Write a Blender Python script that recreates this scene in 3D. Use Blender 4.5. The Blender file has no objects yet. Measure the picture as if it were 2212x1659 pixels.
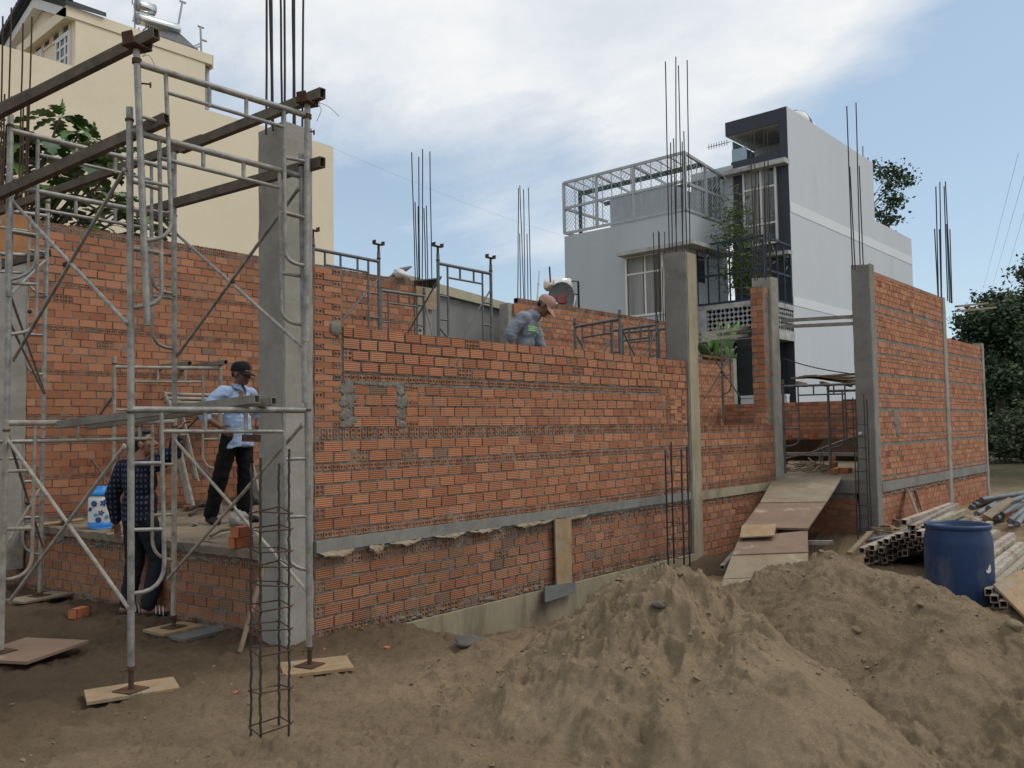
import bpy, bmesh, math, random
import numpy as np
from mathutils import Vector, Matrix, Euler, noise as mnoise
random.seed(7); rng = np.random.default_rng(7)
SC = bpy.context.scene
COL = SC.collection
R = math.radians

# ------------------------------------------------------------------ camera
F_, CX, CY, H_ = 1840.0, 1106.0, 829.5, 1.6
def _n(v): return v/np.linalg.norm(v)
_vx = _n(np.array([2720-CX, 915-CY, F_])); _up = -_n(np.array([.016, 1.0, -.053]))
_vx = _n(_vx-_up*_vx.dot(_up)); _vy = np.cross(_up, _vx)
AX = np.stack([_vx, _vy, _up])
def ray(x, y): return AX@np.array([x-CX, y-CY, F_])
_r = ray(679, 1378); _t = H_/-_r[2]
CAM = np.array([-_r[0]*_t, -_r[1]*_t, H_])
def at(x, y, X=None, Y=None, Z=None):
    r = ray(x, y)
    if X is not None: t = (X-CAM[0])/r[0]
    elif Y is not None: t = (Y-CAM[1])/r[1]
    else: t = (Z-CAM[2])/r[2]
    return Vector(CAM+r*t)
def on_plane(p, q):
    """pixel -> point of the vertical plane through p and q"""
    nx, ny = q[1]-p[1], p[0]-q[0]
    def f(x, y, off=0.0):
        r = ray(x, y); L = math.hypot(nx, ny)
        t = (nx*(p[0]-CAM[0])+ny*(p[1]-CAM[1]))/(nx*r[0]+ny*r[1])
        d = np.linalg.norm(r)*t
        return Vector(CAM+r*(t*(1-off/d)))
    return f
cam = bpy.data.cameras.new('camera'); co = bpy.data.objects.new('camera', cam); COL.objects.link(co)
cam.sensor_width = 36; cam.lens = 36*F_/2212; cam.clip_end = 3000; cam.clip_start = .05
a = AX@np.array([1., 0, 0]); b = -(AX@np.array([0, 1., 0])); c = -(AX@np.array([0, 0, 1.]))
co.matrix_world = Matrix(((a[0], b[0], c[0], CAM[0]), (a[1], b[1], c[1], CAM[1]), (a[2], b[2], c[2], CAM[2]), (0, 0, 0, 1)))
SC.camera = co

# ------------------------------------------------------------------ materials
def nt(name):
    m = bpy.data.materials.new(name); m.use_nodes = True
    t = m.node_tree; return m, t, t.nodes, t.links, t.nodes['Principled BSDF']
def mixc(N, L, a, b, fac, mode='MIX'):
    x = N.new('ShaderNodeMix'); x.data_type = 'RGBA'; x.blend_type = mode
    for s, v in ((x.inputs[0], fac), (x.inputs[6], a), (x.inputs[7], b)):
        if hasattr(v, 'is_linked'): L.new(v, s)
        elif isinstance(v, (int, float)): s.default_value = v
        else: s.default_value = (*v[:3], 1)
    return x.outputs[2]
def noi(N, L, scale, detail=5, rough=.6, vec=None, dist=0):
    x = N.new('ShaderNodeTexNoise'); x.inputs['Scale'].default_value = scale
    x.inputs['Detail'].default_value = detail; x.inputs['Roughness'].default_value = rough; x.inputs['Distortion'].default_value = dist
    if vec is not None: L.new(vec, x.inputs['Vector'])
    return x.outputs[0]
def ramp(N, L, src, p0, p1, c0=(0, 0, 0), c1=(1, 1, 1)):
    x = N.new('ShaderNodeValToRGB'); e = x.color_ramp.elements
    e[0].position = p0; e[1].position = p1; e[0].color = (*c0, 1); e[1].color = (*c1, 1)
    L.new(src, x.inputs[0]); return x.outputs[0]
def pos(N, L, stretch=(1, 1, 1)):
    g = N.new('ShaderNodeNewGeometry')
    if stretch == (1, 1, 1): return g.outputs['Position']
    mp = N.new('ShaderNodeMapping'); mp.inputs['Scale'].default_value = stretch
    L.new(g.outputs['Position'], mp.inputs[0]); return mp.outputs[0]
def bump(N, L, bs, h, st, dist=.01, prev=None):
    x = N.new('ShaderNodeBump'); x.inputs['Strength'].default_value = st; x.inputs['Distance'].default_value = dist
    L.new(h, x.inputs['Height'])
    if prev is not None: L.new(prev, x.inputs['Normal'])
    L.new(x.outputs[0], bs.inputs['Normal']); return x.outputs[0]
def M(name, col, col2=None, rough=.8, metal=0, scale=4, bscale=60, bst=.15, stain=None, sscale=1.2, sp=(.5, .7), stretch=(1, 1, 1), attr=False, spec=.4, fine=0.25):
    """weathered surface: two-tone noise, optional third stain colour, fine bump"""
    m, t, N, L, bs = nt(name)
    p = pos(N, L, stretch); col2 = col2 or tuple(c*.72 for c in col)
    o = mixc(N, L, col, col2, ramp(N, L, noi(N, L, scale, 7, .65, p), .35, .68))
    if fine: o = mixc(N, L, o, tuple(c*.55 for c in col), ramp(N, L, noi(N, L, scale*11, 4, .7, p), .52, .8, (0, 0, 0), (fine*2, fine*2, fine*2)))
    if stain: o = mixc(N, L, o, stain, ramp(N, L, noi(N, L, sscale, 8, .7, p, .3), *sp))
    if attr:
        at_ = N.new('ShaderNodeAttribute'); at_.attribute_name = 'Col'
        o = mixc(N, L, o, at_.outputs['Color'], 1.0, 'MULTIPLY')
    L.new(o, bs.inputs['Base Color'])
    bs.inputs['Roughness'].default_value = rough; bs.inputs['Metallic'].default_value = metal
    bs.inputs['Specular IOR Level'].default_value = spec
    if bst: bump(N, L, bs, noi(N, L, bscale, 5, .7, p), bst)
    return m
def brick_material(name, smear, smear_pos, ribs=True, mcol=(.2, .185, .16), dirt=.28):
    m, t, N, L, bs = nt(name); p = pos(N, L)
    at_ = N.new('ShaderNodeAttribute'); at_.attribute_name = 'Col'
    o = mixc(N, L, at_.outputs['Color'], (.33, .115, .065), ramp(N, L, noi(N, L, 17, 5, .7, p), .5, .85, (0, 0, 0), (.55, .55, .55)))
    o = mixc(N, L, o, (.62, .33, .2), ramp(N, L, noi(N, L, 38, 5, .75, pos(N, L, (1, 1, 3))), .56, .8, (0, 0, 0), (.5, .5, .5)))
    o = mixc(N, L, o, mcol, ramp(N, L, noi(N, L, 3.1, 9, .72, p, .5), smear_pos, smear_pos+.1, (0, 0, 0), (smear, smear, smear)))
    o = mixc(N, L, o, (.10, .05, .035), ramp(N, L, noi(N, L, 5.3, 6, .7, p), .66, .82, (0, 0, 0), (.6, .6, .6)))
    if dirt: o = mixc(N, L, o, (.165, .105, .062), ramp(N, L, noi(N, L, 1.4, 8, .7, p), .3, .62, (.12, .12, .12), (dirt, dirt, dirt)))
    L.new(o, bs.inputs['Base Color']); bs.inputs['Roughness'].default_value = .88; bs.inputs['Specular IOR Level'].default_value = .25
    pv = bump(N, L, bs, noi(N, L, 90, 5, .7, p), .25, .006)
    if ribs:
        w = N.new('ShaderNodeTexWave'); w.bands_direction = 'Z'; w.inputs['Scale'].default_value = 19; w.inputs['Distortion'].default_value = 0
        L.new(p, w.inputs['Vector']); bump(N, L, bs, w.outputs[1], .5, .007, pv); gr = ramp(N, L, w.outputs[1], .05, .4, (.24, .24, .24), (0, 0, 0)); L.new(mixc(N, L, o, (.22, .085, .05), gr), bs.inputs['Base Color'])
    return m
MT = {}
MT['brick'] = brick_material('orange_brick', .75, .61)
MT['brick_low'] = brick_material('dirty_orange_brick', .8, .545, mcol=(.19, .165, .115), dirt=.6)
MT['brick_back'] = brick_material('orange_brick_far', .6, .63, False)
MT['brick_plain'] = brick_material('hollow_brick_end', .6, .62, False); MT['brick_low_plain'] = brick_material('dirty_hollow_brick_end', .8, .52, False, mcol=(.19, .165, .115), dirt=.6); MT['brick_back_plain'] = MT['brick_back']
MT['mortar'] = M('mortar', (.225, .208, .178), (.135, .123, .103), .95, scale=9, bscale=45, bst=.9)
MT['mortar_wet'] = M('fresh_mortar', (.135, .12, .10), (.09, .082, .07), .9, scale=9, bscale=45, bst=.8)
MT['concrete'] = M('concrete', (.33, .31, .275), (.23, .215, .185), .9, scale=2.5, bscale=50, bst=.3, stain=(.12, .11, .095), sscale=1.6, sp=(.58, .74))
MT['concrete_dark'] = M('dark_concrete', (.235, .225, .205), (.17, .16, .145), .9, scale=2.2, bscale=45, bst=.3, stain=(.10, .095, .085), sscale=2.4, sp=(.56, .72))
MT['concrete_yellow'] = M('yellowed_concrete', (.36, .31, .215), (.25, .21, .14), .92, scale=3, bscale=50, bst=.35, stain=(.15, .12, .08), sscale=2, sp=(.52, .7), stretch=(1, 1, .35))
MT['slab'] = M('sandy_slab', (.25, .195, .135), (.17, .135, .095), .95, scale=3, bscale=30, bst=.6, stain=(.13, .11, .085), sscale=1.1, sp=(.5, .66))
MT['plaster'] = M('grey_plaster', (.235, .235, .225), (.19, .19, .18), .9, scale=1.2, bscale=80, bst=.1, stain=(.14, .14, .13), sscale=.7, sp=(.55, .8), stretch=(1, 1, .4), fine=.08)
MT['plaster_cap'] = M('yellowish_plaster', (.47, .43, .31), (.38, .35, .25), .9, scale=1.5, bst=.1, stain=(.1, .1, .075), sscale=2.2, sp=(.6, .75), stretch=(1, 1, .5))
MT['galv'] = M('galvanised_tube', (.34, .335, .315), (.17, .16, .145), .55, .55, scale=14, bscale=120, bst=.15, stain=(.42, .38, .31), sscale=5, sp=(.5, .72), spec=.5)
MT['galv_white'] = M('mortar_splashed_tube', (.43, .39, .32), (.24, .215, .18), .75, .2, scale=13, bscale=120, bst=.2, stain=(.14, .12, .1), sscale=6, sp=(.56, .74))
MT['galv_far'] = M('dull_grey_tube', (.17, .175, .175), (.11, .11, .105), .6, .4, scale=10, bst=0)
MT['rust'] = M('rusty_steel', (.13, .07, .04), (.06, .037, .026), .85, .3, scale=18, bscale=150, bst=.3)
MT['rebar'] = M('rebar_steel', (.075, .066, .062), (.05, .043, .04), .7, .5, scale=25, bst=0)
MT['rebar_rust'] = M('rusty_rebar', (.10, .055, .035), (.05, .035, .028), .8, .3, scale=14, bst=0)
MT['beam'] = M('grimy_steel_beam', (.15, .12, .088), (.08, .063, .047), .8, .25, scale=7, bscale=70, bst=.25, stain=(.2, .18, .145), sscale=3, sp=(.55, .72))
MT['beam_pale'] = M('mortar_stained_beam', (.27, .25, .21), (.17, .15, .125), .8, .15, scale=6, bscale=70, bst=.2)
MT['tube_pale'] = M('weathered_box_tube', (.44, .40, .33), (.27, .24, .2), .85, .1, scale=6, bscale=60, bst=.25, stain=(.2, .13, .09), sscale=4, sp=(.52, .66), attr=True)
MT['ply'] = M('plywood', (.36, .245, .135), (.255, .165, .09), .85, scale=6, bscale=40, bst=.2, stain=(.3, .26, .2), sscale=2.2, sp=(.5, .66), stretch=(1, 3, 1))
MT['ply_old'] = M('worn_formwork_ply', (.28, .225, .155), (.195, .15, .10), .85, scale=3.5, bscale=40, bst=.2, stain=(.38, .33, .25), sscale=2.4, sp=(.56, .74))
MT['ply_red'] = M('reddish_formwork_ply', (.235, .155, .105), (.18, .125, .088), .85, scale=3.5, bscale=40, bst=.2, stain=(.42, .36, .29), sscale=2.1, sp=(.57, .7))
MT['ply_orange'] = M('orange_plywood', (.40, .19, .075), (.30, .135, .055), .85, scale=5, bst=.15)
MT['board_grey'] = M('grey_cement_board', (.16, .16, .155), (.11, .11, .105), .9, scale=5, bst=.3)
MT['wood'] = M('old_wood', (.27, .205, .135), (.17, .125, .085), .9, scale=7, bscale=50, bst=.3, stretch=(2, 2, .6))
MT['paper'] = M('torn_brown_paper', (.33, .265, .185), (.2, .16, .11), .95, scale=7, bst=.3)
MT['yellow'] = M('cream_yellow_render', (.78, .675, .50), (.74, .64, .47), .9, scale=.5, bscale=90, bst=.05, stain=(.66, .57, .42), sscale=.35, sp=(.5, .8), fine=.04)
MT['white_trim'] = M('white_paint', (.72, .71, .68), (.62, .61, .58), .7, scale=2, bst=0, fine=.05)
MT['house_white'] = M('pale_grey_render', (.585, .605, .635), (.55, .57, .6), .9, scale=.5, bst=0, stain=(.44, .455, .475), sscale=.45, sp=(.56, .85), stretch=(1, 1, .25), fine=.03)
MT['house_band'] = M('white_band_render', (.72, .735, .75), (.68, .695, .71), .9, scale=.6, bst=0, fine=.03)
MT['house_front'] = M('grey_blue_render', (.46, .49, .51), (.42, .45, .47), .9, scale=.5, bst=0, stain=(.34, .36, .37), sscale=.5, sp=(.58, .85), stretch=(1, 1, .25), fine=.03)
MT['house_dark'] = M('charcoal_render', (.055, .058, .075), (.045, .048, .062), .85, scale=.6, bst=0, fine=.03)
MT['ledge'] = M('stained_ledge', (.5, .5, .47), (.3, .3, .28), .9, scale=2.5, bst=0, stain=(.16, .15, .13), sscale=1.5, sp=(.54, .7))
MT['lattice'] = M('lattice_block', (.36, .37, .38), None, .9, scale=2, bst=0)
MT['dark'] = M('interior_shade_black', (.02, .02, .022), None, .9, bst=0, fine=0)  # near-black colour that paints in the shade inside openings
MT['steel_grey'] = M('grey_painted_steel', (.42, .435, .45), (.36, .375, .39), .6, .2, scale=3, bst=0, fine=.05)
MT['steel_green'] = M('dark_green_steel', (.03, .075, .075), None, .6, .2, scale=3, bst=0, fine=.05)
MT['steel_blue'] = M('dark_blue_steel', (.022, .045, .07), None, .6, .2, scale=3, bst=0, fine=.05)
MT['iron'] = M('black_iron', (.025, .027, .03), None, .6, .3, bst=0, fine=.05)
MT['stainless'] = M('stainless_steel', (.72, .72, .70), (.6, .6, .58), .22, .95, scale=3, bst=0, fine=.03)
MT['chrome_dark'] = M('tank_end_cap', (.34, .35, .36), None, .4, .6, bst=0, fine=.05)
MT['white_plastic'] = M('white_plastic', (.74, .73, .69), (.68, .67, .63), .45, scale=3, bst=0, fine=.05)
MT['tubes_dark'] = M('solar_tubes', (.16, .16, .165), (.1, .1, .105), .3, .4, bst=0, fine=.05)
MT['roof_tile'] = M('dark_roof_tile', (.06, .07, .08), (.04, .045, .05), .6, scale=5, bst=.2)
MT['dish'] = M('grey_dish', (.155, .155, .15), None, .6, .2, bst=0, fine=.05)
MT['red'] = M('red_paint', (.5, .035, .03), None, .6, bst=0, fine=.05)
MT['navy'] = M('navy_paint', (.02, .035, .1), None, .5, bst=0, fine=.05)
MT['drum'] = M('blue_plastic_drum', (.009, .034, .105), (.014, .036, .085), .5, scale=3, bscale=50, bst=.08, stain=(.13, .125, .115), sscale=2.6, sp=(.5, .8), fine=.2, stretch=(1, 1, .4))
MT['drum_rim'] = M('blue_plastic_rim', (.012, .045, .13), None, .45, bst=0)
MT['blue_lid'] = M('bright_blue_plastic', (.03, .25, .68), None, .4, scale=2, bst=0, fine=.03)
MT['deep_blue'] = M('deep_blue_print', (.02, .07, .32), None, .5, bst=0, fine=.03)
MT['sky_blue'] = M('light_blue_print', (.06, .38, .6), None, .5, bst=0, fine=.03)
MT['pipe_grey'] = M('blue_grey_pipe', (.17, .2, .22), (.11, .125, .135), .6, .3, scale=5, bst=.1, stain=(.26, .22, .17), sscale=3, sp=(.55, .7))
MT['bark'] = M('bark', (.10, .08, .06), None, .95, scale=9, bscale=40, bst=.5)
MT['stone'] = M('dark_stone', (.13, .12, .105), (.08, .075, .065), .9, scale=8, bscale=30, bst=.5)
MT['clod'] = M('damp_sand_clod', (.25, .187, .12), (.17, .127, .082), .95, scale=12, bscale=60, bst=.6)
MT['loose_brick'] = M('loose_orange_brick', (.50, .175, .075), (.40, .13, .06), .9, scale=10, bscale=70, bst=.3, stain=(.25, .17, .12), sscale=5, sp=(.56, .72))
MT['wire'] = M('thin_wire', (.06, .055, .05), None, .7, .3, bst=0, fine=0)
MT['skin'] = M('tanned_skin', (.27, .135, .085), (.22, .11, .07), .6, scale=6, bst=0, fine=.05)
MT['skin_dark'] = M('deeply_tanned_skin', (.19, .093, .06), (.155, .076, .05), .6, scale=6, bst=0, fine=.05)
MT['hair'] = M('black_hair', (.012, .011, .011), None, .6, scale=40, bst=.3, fine=0)
MT['eye'] = M('dark_eye', (.02, .015, .012), None, .4, bst=0, fine=0)
MT['lip'] = M('dark_lip', (.10, .04, .03), None, .6, bst=0, fine=0)
def cloth(name, c, scale=6):
    return M(name, c, tuple(v*.8 for v in c), .95, scale=scale, bscale=18, bst=.35, spec=.15, fine=.06)
MT['shirt_blue'] = cloth('light_blue_cotton', (.36, .47, .66)); MT['black_cloth'] = cloth('black_cotton', (.014, .014, .016))
MT['cap_black'] = cloth('black_cap_cloth', (.02, .02, .02)); MT['grey_shirt'] = cloth('grey_work_cloth', (.25, .27, .315))
MT['cap_pink'] = M('faded_pink_cap', (.46, .285, .235), (.38, .215, .18), .95, scale=14, bst=.1, stain=(.34, .14, .12), sscale=9, sp=(.52, .7))
MT['jeans_black'] = cloth('dark_denim', (.02, .022, .027)); MT['sole'] = M('sandal_rubber', (.03, .03, .03), None, .8, bst=0)
MT['lime'] = M('lime_reflective_tape', (.42, .85, .12), None, .5, bst=0, fine=0)
MT['silver'] = M('silver_tape', (.6, .62, .6), None, .4, bst=0, fine=0)
MT['leather'] = M('black_shoe', (.02, .018, .016), None, .5, bst=0)
MT['bagwhite'] = M('white_plastic_sack', (.62, .6, .58), (.5, .48, .46), .7, scale=6, bst=.3, stain=(.55, .08, .1), sscale=4, sp=(.55, .62))
MT['clear_bag'] = M('milky_plastic_bag', (.30, .29, .27), (.2, .19, .175), .5, scale=9, bst=.4)
MT['tarp'] = M('black_tarp', (.03, .03, .032), None, .6, bst=.2)
def checked():
    m, t, N, L, bs = nt('navy_checked_cloth'); tc = N.new('ShaderNodeTexCoord')
    mp = N.new('ShaderNodeMapping'); mp.inputs['Scale'].default_value = (1, 1, 1); L.new(tc.outputs['Object'], mp.inputs[0])
    sx = N.new('ShaderNodeSeparateXYZ'); L.new(mp.outputs[0], sx.inputs[0])
    def stripe(sock, fr, th):
        q = N.new('ShaderNodeMath'); q.operation = 'MULTIPLY'; q.inputs[1].default_value = fr; L.new(sock, q.inputs[0])
        f = N.new('ShaderNodeMath'); f.operation = 'FRACT'; L.new(q.outputs[0], f.inputs[0])
        g = N.new('ShaderNodeMath'); g.operation = 'GREATER_THAN'; g.inputs[1].default_value = th; L.new(f.outputs[0], g.inputs[0]); return g.outputs[0]
    s = N.new('ShaderNodeMath'); s.operation = 'SUBTRACT'; L.new(sx.outputs[0], s.inputs[0]); L.new(sx.outputs[1], s.inputs[1])
    pr = N.new('ShaderNodeMath'); pr.operation = 'MULTIPLY'; L.new(stripe(s.outputs[0], 19, .52), pr.inputs[0]); L.new(stripe(sx.outputs[2], 21, .52), pr.inputs[1])
    L.new(mixc(N, L, (.012, .014, .028), (.075, .08, .105), pr.outputs[0]), bs.inputs['Base Color'])
    bs.inputs['Roughness'].default_value = .95; bs.inputs['Specular IOR Level'].default_value = .15
    bump(N, L, bs, noi(N, L, 18, 4, .6, tc.outputs['Object']), .4); return m
MT['checked'] = checked()
def leafmat(name, c1, c2, rough=.5, trans=.0):
    m, t, N, L, bs = nt(name); at_ = N.new('ShaderNodeAttribute'); at_.attribute_name = 'Col'
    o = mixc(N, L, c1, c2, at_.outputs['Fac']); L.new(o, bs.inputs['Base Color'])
    bs.inputs['Roughness'].default_value = rough; bs.inputs['Specular IOR Level'].default_value = .35
    if trans: bs.inputs['Subsurface Weight'].default_value = 0
    return m
MT['leaf_bread'] = leafmat('breadfruit_leaf', (.03, .07, .022), (.17, .30, .07), .38)
MT['leaf_banana'] = leafmat('banana_leaf', (.04, .095, .025), (.16, .28, .07), .45)
MT['leaf_dark'] = leafmat('dark_tree_leaf', (.022, .042, .02), (.095, .14, .065), .6)
MT['leaf_bush'] = leafmat('bush_leaf', (.034, .046, .022), (.10, .115, .055), .7)
MT['leaf_roof'] = leafmat('roof_tree_leaf', (.025, .05, .02), (.08, .13, .05), .6)
MT['leaf_bamboo'] = leafmat('bamboo_leaf', (.05, .085, .025), (.20, .22, .08), .6)
def glassmat(name, col, rough=.08):
    m, t, N, L, bs = nt(name); L.new(mixc(N, L, col, tuple(c*.7 for c in col), noi(N, L, .8, 2)), bs.inputs['Base Color'])
    bs.inputs['Roughness'].default_value = rough; bs.inputs['Specular IOR Level'].default_value = .8; return m
MT['glass'] = glassmat('dark_window_glass', (.06, .065, .07)); MT['curtain'] = M('grey_curtain', (.33, .33, .32), (.2, .2, .195), .9, scale=3.5, bst=0, stretch=(1, 1, .05), fine=.05)
MT['glass_blue'] = glassmat('balcony_glass', (.30, .42, .47), .1)
def sandmat(name, a, b, dark, damp=.5, bst=1.0):
    m, t, N, L, bs = nt(name); p = pos(N, L)
    o = mixc(N, L, a, b, ramp(N, L, noi(N, L, 1.6, 8, .65, p, .4), .38, .64))
    o = mixc(N, L, o, dark, ramp(N, L, noi(N, L, 2.3, 9, .75, p, .3), .53, .7, (0, 0, 0), (damp, damp, damp)))
    o = mixc(N, L, o, tuple(c*.45 for c in a), ramp(N, L, noi(N, L, 34, 7, .8, p), .53, .7, (0, 0, 0), (.6, .6, .6)))
    o = mixc(N, L, o, tuple(min(1, c*1.5) for c in a), ramp(N, L, noi(N, L, 95, 4, .75, p), .54, .7, (0, 0, 0), (.6, .6, .6)))
    L.new(o, bs.inputs['Base Color']); bs.inputs['Roughness'].default_value = .97; bs.inputs['Specular IOR Level'].default_value = .15
    pv = bump(N, L, bs, noi(N, L, 120, 6, .85, p), .9*bst, .012)
    bump(N, L, bs, noi(N, L, 24, 9, .78, p), .9*bst, .045, pv); return m
MT['sand'] = sandmat('building_sand', (.44, .33, .212), (.37, .278, .178), (.28, .208, .134))
MT['sand_damp'] = sandmat('lumpy_sand', (.435, .325, .208), (.34, .253, .162), (.20, .148, .097), .75, 1.2)
def groundmat():
    m, t, N, L, bs = nt('bare_earth_ground'); p = pos(N, L)
    sx = N.new('ShaderNodeSeparateXYZ'); L.new(p, sx.inputs[0])
    o = mixc(N, L, (.41, .305, .195), (.315, .233, .148), ramp(N, L, noi(N, L, 1.3, 9, .66, p, .5), .36, .66))
    o = mixc(N, L, o, (.17, .128, .09), ramp(N, L, noi(N, L, .9, 10, .74, p, .4), .5, .68, (0, 0, 0), (.8, .8, .8)))
    # soil turns darker brown with rising Y, towards scaffold and wall foot
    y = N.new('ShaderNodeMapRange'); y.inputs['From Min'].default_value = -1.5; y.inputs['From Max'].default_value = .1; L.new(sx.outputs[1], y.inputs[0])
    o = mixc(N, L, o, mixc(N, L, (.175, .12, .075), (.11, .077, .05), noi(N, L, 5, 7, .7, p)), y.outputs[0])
    o = mixc(N, L, o, (.11, .085, .062), ramp(N, L, noi(N, L, 36, 7, .8, p), .52, .7, (0, 0, 0), (.7, .7, .7)))
    x = N.new('ShaderNodeMapRange'); x.inputs['From Min'].default_value = 17.; x.inputs['From Max'].default_value = 22.; L.new(sx.outputs[0], x.inputs[0])
    o = mixc(N, L, o, mixc(N, L, (.05, .05, .026), (.11, .088, .052), ramp(N, L, noi(N, L, .25, 8, .7, p), .45, .62)), x.outputs[0])
    L.new(o, bs.inputs['Base Color']); bs.inputs['Roughness'].default_value = .97; bs.inputs['Specular IOR Level'].default_value = .15
    pv = bump(N, L, bs, noi(N, L, 120, 6, .85, p), .9, .012)
    bump(N, L, bs, noi(N, L, 20, 9, .78, p), .9, .045, pv); return m
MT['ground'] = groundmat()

# ------------------------------------------------------------------ mesh building
class MB:
    def __init__(s): s.v = []; s.f = []; s.m = []; s.c = []; s.sm = []
    def add(s, vs, fs, m=0, col=None, smooth=False):
        o = len(s.v); s.v += [tuple(v) for v in vs]; s.c += [col or (1, 1, 1)]*len(vs)
        for f in fs: s.f.append(tuple(i+o for i in f)); s.m.append(m); s.sm.append(smooth)
        return s
    def box(s, lo, hi, m=0, col=None, rot=None, org=None):
        x0, y0, z0 = lo; x1, y1, z1 = hi
        vs = [Vector(p) for p in ((x0, y0, z0), (x1, y0, z0), (x1, y1, z0), (x0, y1, z0), (x0, y0, z1), (x1, y0, z1), (x1, y1, z1), (x0, y1, z1))]
        if rot is not None:
            o = Vector(org) if org is not None else (Vector(lo)+Vector(hi))/2
            vs = [o+rot@(v-o) for v in vs]
        return s.add(vs, ((3, 2, 1, 0), (4, 5, 6, 7), (0, 1, 5, 4), (1, 2, 6, 5), (2, 3, 7, 6), (3, 0, 4, 7)), m, col)
    def bar(s, p, q, w, h, m=0, col=None, up=(0, 0, 1), hollow=0):
        p, q = Vector(p), Vector(q); d = (q-p).normalized(); sd = d.cross(Vector(up))
        if sd.length < 1e-4: sd = d.cross(Vector((1, 0, 0)))
        sd.normalize(); u = sd.cross(d)
        c = lambda o, w, h: [o+sd*(a*w/2)+u*(b*h/2) for a, b in ((-1, -1), (1, -1), (1, 1), (-1, 1))]
        vs = c(p, w, h)+c(q, w, h); side = [(i, (i+1) % 4, 4+(i+1) % 4, 4+i) for i in range(4)]
        if not hollow: return s.add(vs, side+[(3, 2, 1, 0), (4, 5, 6, 7)], m, col)
        vs += c(p, w-hollow*2, h-hollow*2)+c(q, w-hollow*2, h-hollow*2)
        vs += c(p+d*min(.4, (q-p).length*.4), w-hollow*2, h-hollow*2)+c(q-d*min(.4, (q-p).length*.4), w-hollow*2, h-hollow*2)
        fs = list(side)
        for i in range(4):
            j = (i+1) % 4
            fs += [(i, j, 8+j, 8+i), (4+i, 12+i, 12+j, 4+j), (8+i, 8+j, 16+j, 16+i), (12+i, 20+i, 20+j, 12+j)]
        return s.add(vs, fs+[(16, 17, 18, 19), (20, 23, 22, 21)], m, col)
    def tube(s, pts, r, n=8, m=0, col=None, caps=True, smooth=True):
        pts = [Vector(p) for p in pts]; k = len(pts); rs = r if isinstance(r, (list, tuple)) else [r]*k
        vs, fs = [], []; pu = None
        for i, p in enumerate(pts):
            d = (pts[min(i+1, k-1)]-pts[max(i-1, 0)]).normalized()
            if pu is None:
                pu = d.cross(Vector((0, 0, 1)));
                if pu.length < 1e-3: pu = d.cross(Vector((1, 0, 0)))
            pu = (pu-d*pu.dot(d)).normalized(); w = d.cross(pu)
            vs += [p+(pu*math.cos(2*math.pi*j/n)+w*math.sin(2*math.pi*j/n))*rs[i] for j in range(n)]
        for i in range(k-1):
            fs += [(i*n+j, i*n+(j+1) % n, (i+1)*n+(j+1) % n, (i+1)*n+j) for j in range(n)]
        s.add(vs, fs, m, col, smooth)
        if caps:
            s.add(vs[:n], [tuple(range(n-1, -1, -1))], m, col); s.add(vs[-n:], [tuple(range(n))], m, col)
        return s
    def lathe(s, prof, c, axis=(0, 0, 1), n=28, m=0, col=None, smooth=True):
        ax = Vector(axis).normalized(); u = ax.cross(Vector((0, 0, 1)))
        if u.length < 1e-3: u = Vector((1, 0, 0))
        u.normalize(); w = ax.cross(u); c = Vector(c); vs = []; fs = []
        for r, h in prof: vs += [c+ax*h+(u*math.cos(2*math.pi*j/n)+w*math.sin(2*math.pi*j/n))*max(r, 1e-4) for j in range(n)]
        for i in range(len(prof)-1): fs += [(i*n+j, i*n+(j+1) % n, (i+1)*n+(j+1) % n, (i+1)*n+j) for j in range(n)]
        return s.add(vs, fs, m, col, smooth)
    def slab(s, pts, t, m=0, col=None):
        """polygon of 3-d points extruded by vector t"""
        pts = [Vector(p) for p in pts]; n = len(pts); t = Vector(t)
        return s.add(pts+[p+t for p in pts], [tuple(range(n)), tuple(range(2*n-1, n-1, -1))]+[(i, (i+1) % n, n+(i+1) % n, n+i) for i in range(n)], m, col)
    def ell(s, c, r, m=0, col=None, rot=None, n=12, k=8, jit=0, sm=True):
        c = Vector(c); vs = []; fs = []
        for i in range(k+1):
            th = math.pi*i/k
            for j in range(n):
                ph = 2*math.pi*j/n; v = Vector((r[0]*math.sin(th)*math.cos(ph), r[1]*math.sin(th)*math.sin(ph), r[2]*math.cos(th)))
                if jit: v *= 1+jit*(mnoise.noise(v*(2.2/max(r))+c*3.7))
                vs.append(c+(rot@v if rot is not None else v))
        for i in range(k): fs += [(i*n+j, (i+1)*n+j, (i+1)*n+(j+1) % n, i*n+(j+1) % n) for j in range(n)]
        return s.add(vs, fs, m, col, sm)
    def build(s, name, mats, parent=None, base=None):
        me = bpy.data.meshes.new(name); b = Vector(parent['_b'] if parent is not None else (base or (0, 0, 0)))
        me.from_pydata([(v[0]-b[0], v[1]-b[1], v[2]-b[2]) for v in s.v], [], s.f)
        for x in (mats if isinstance(mats, (list, tuple)) else [mats]): me.materials.append(MT[x])
        me.polygons.foreach_set('material_index', s.m); me.polygons.foreach_set('use_smooth', s.sm)
        ca = me.color_attributes.new('Col', 'FLOAT_COLOR', 'POINT')
        ca.data.foreach_set('color', [x for c in s.c for x in (c[0], c[1], c[2], 1.0)])
        me.validate(); me.update()
        o = bpy.data.objects.new(name, me); COL.objects.link(o)
        if parent is not None: o.parent = parent
        else: o.location = b
        o['_b'] = tuple(b); return o
def tag(o, label=None, cat=None, group=None, kind=None):
    if label: o['label'] = label
    if cat: o['category'] = cat
    if group: o['group'] = group
    if kind: o['kind'] = kind
    return o
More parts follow.
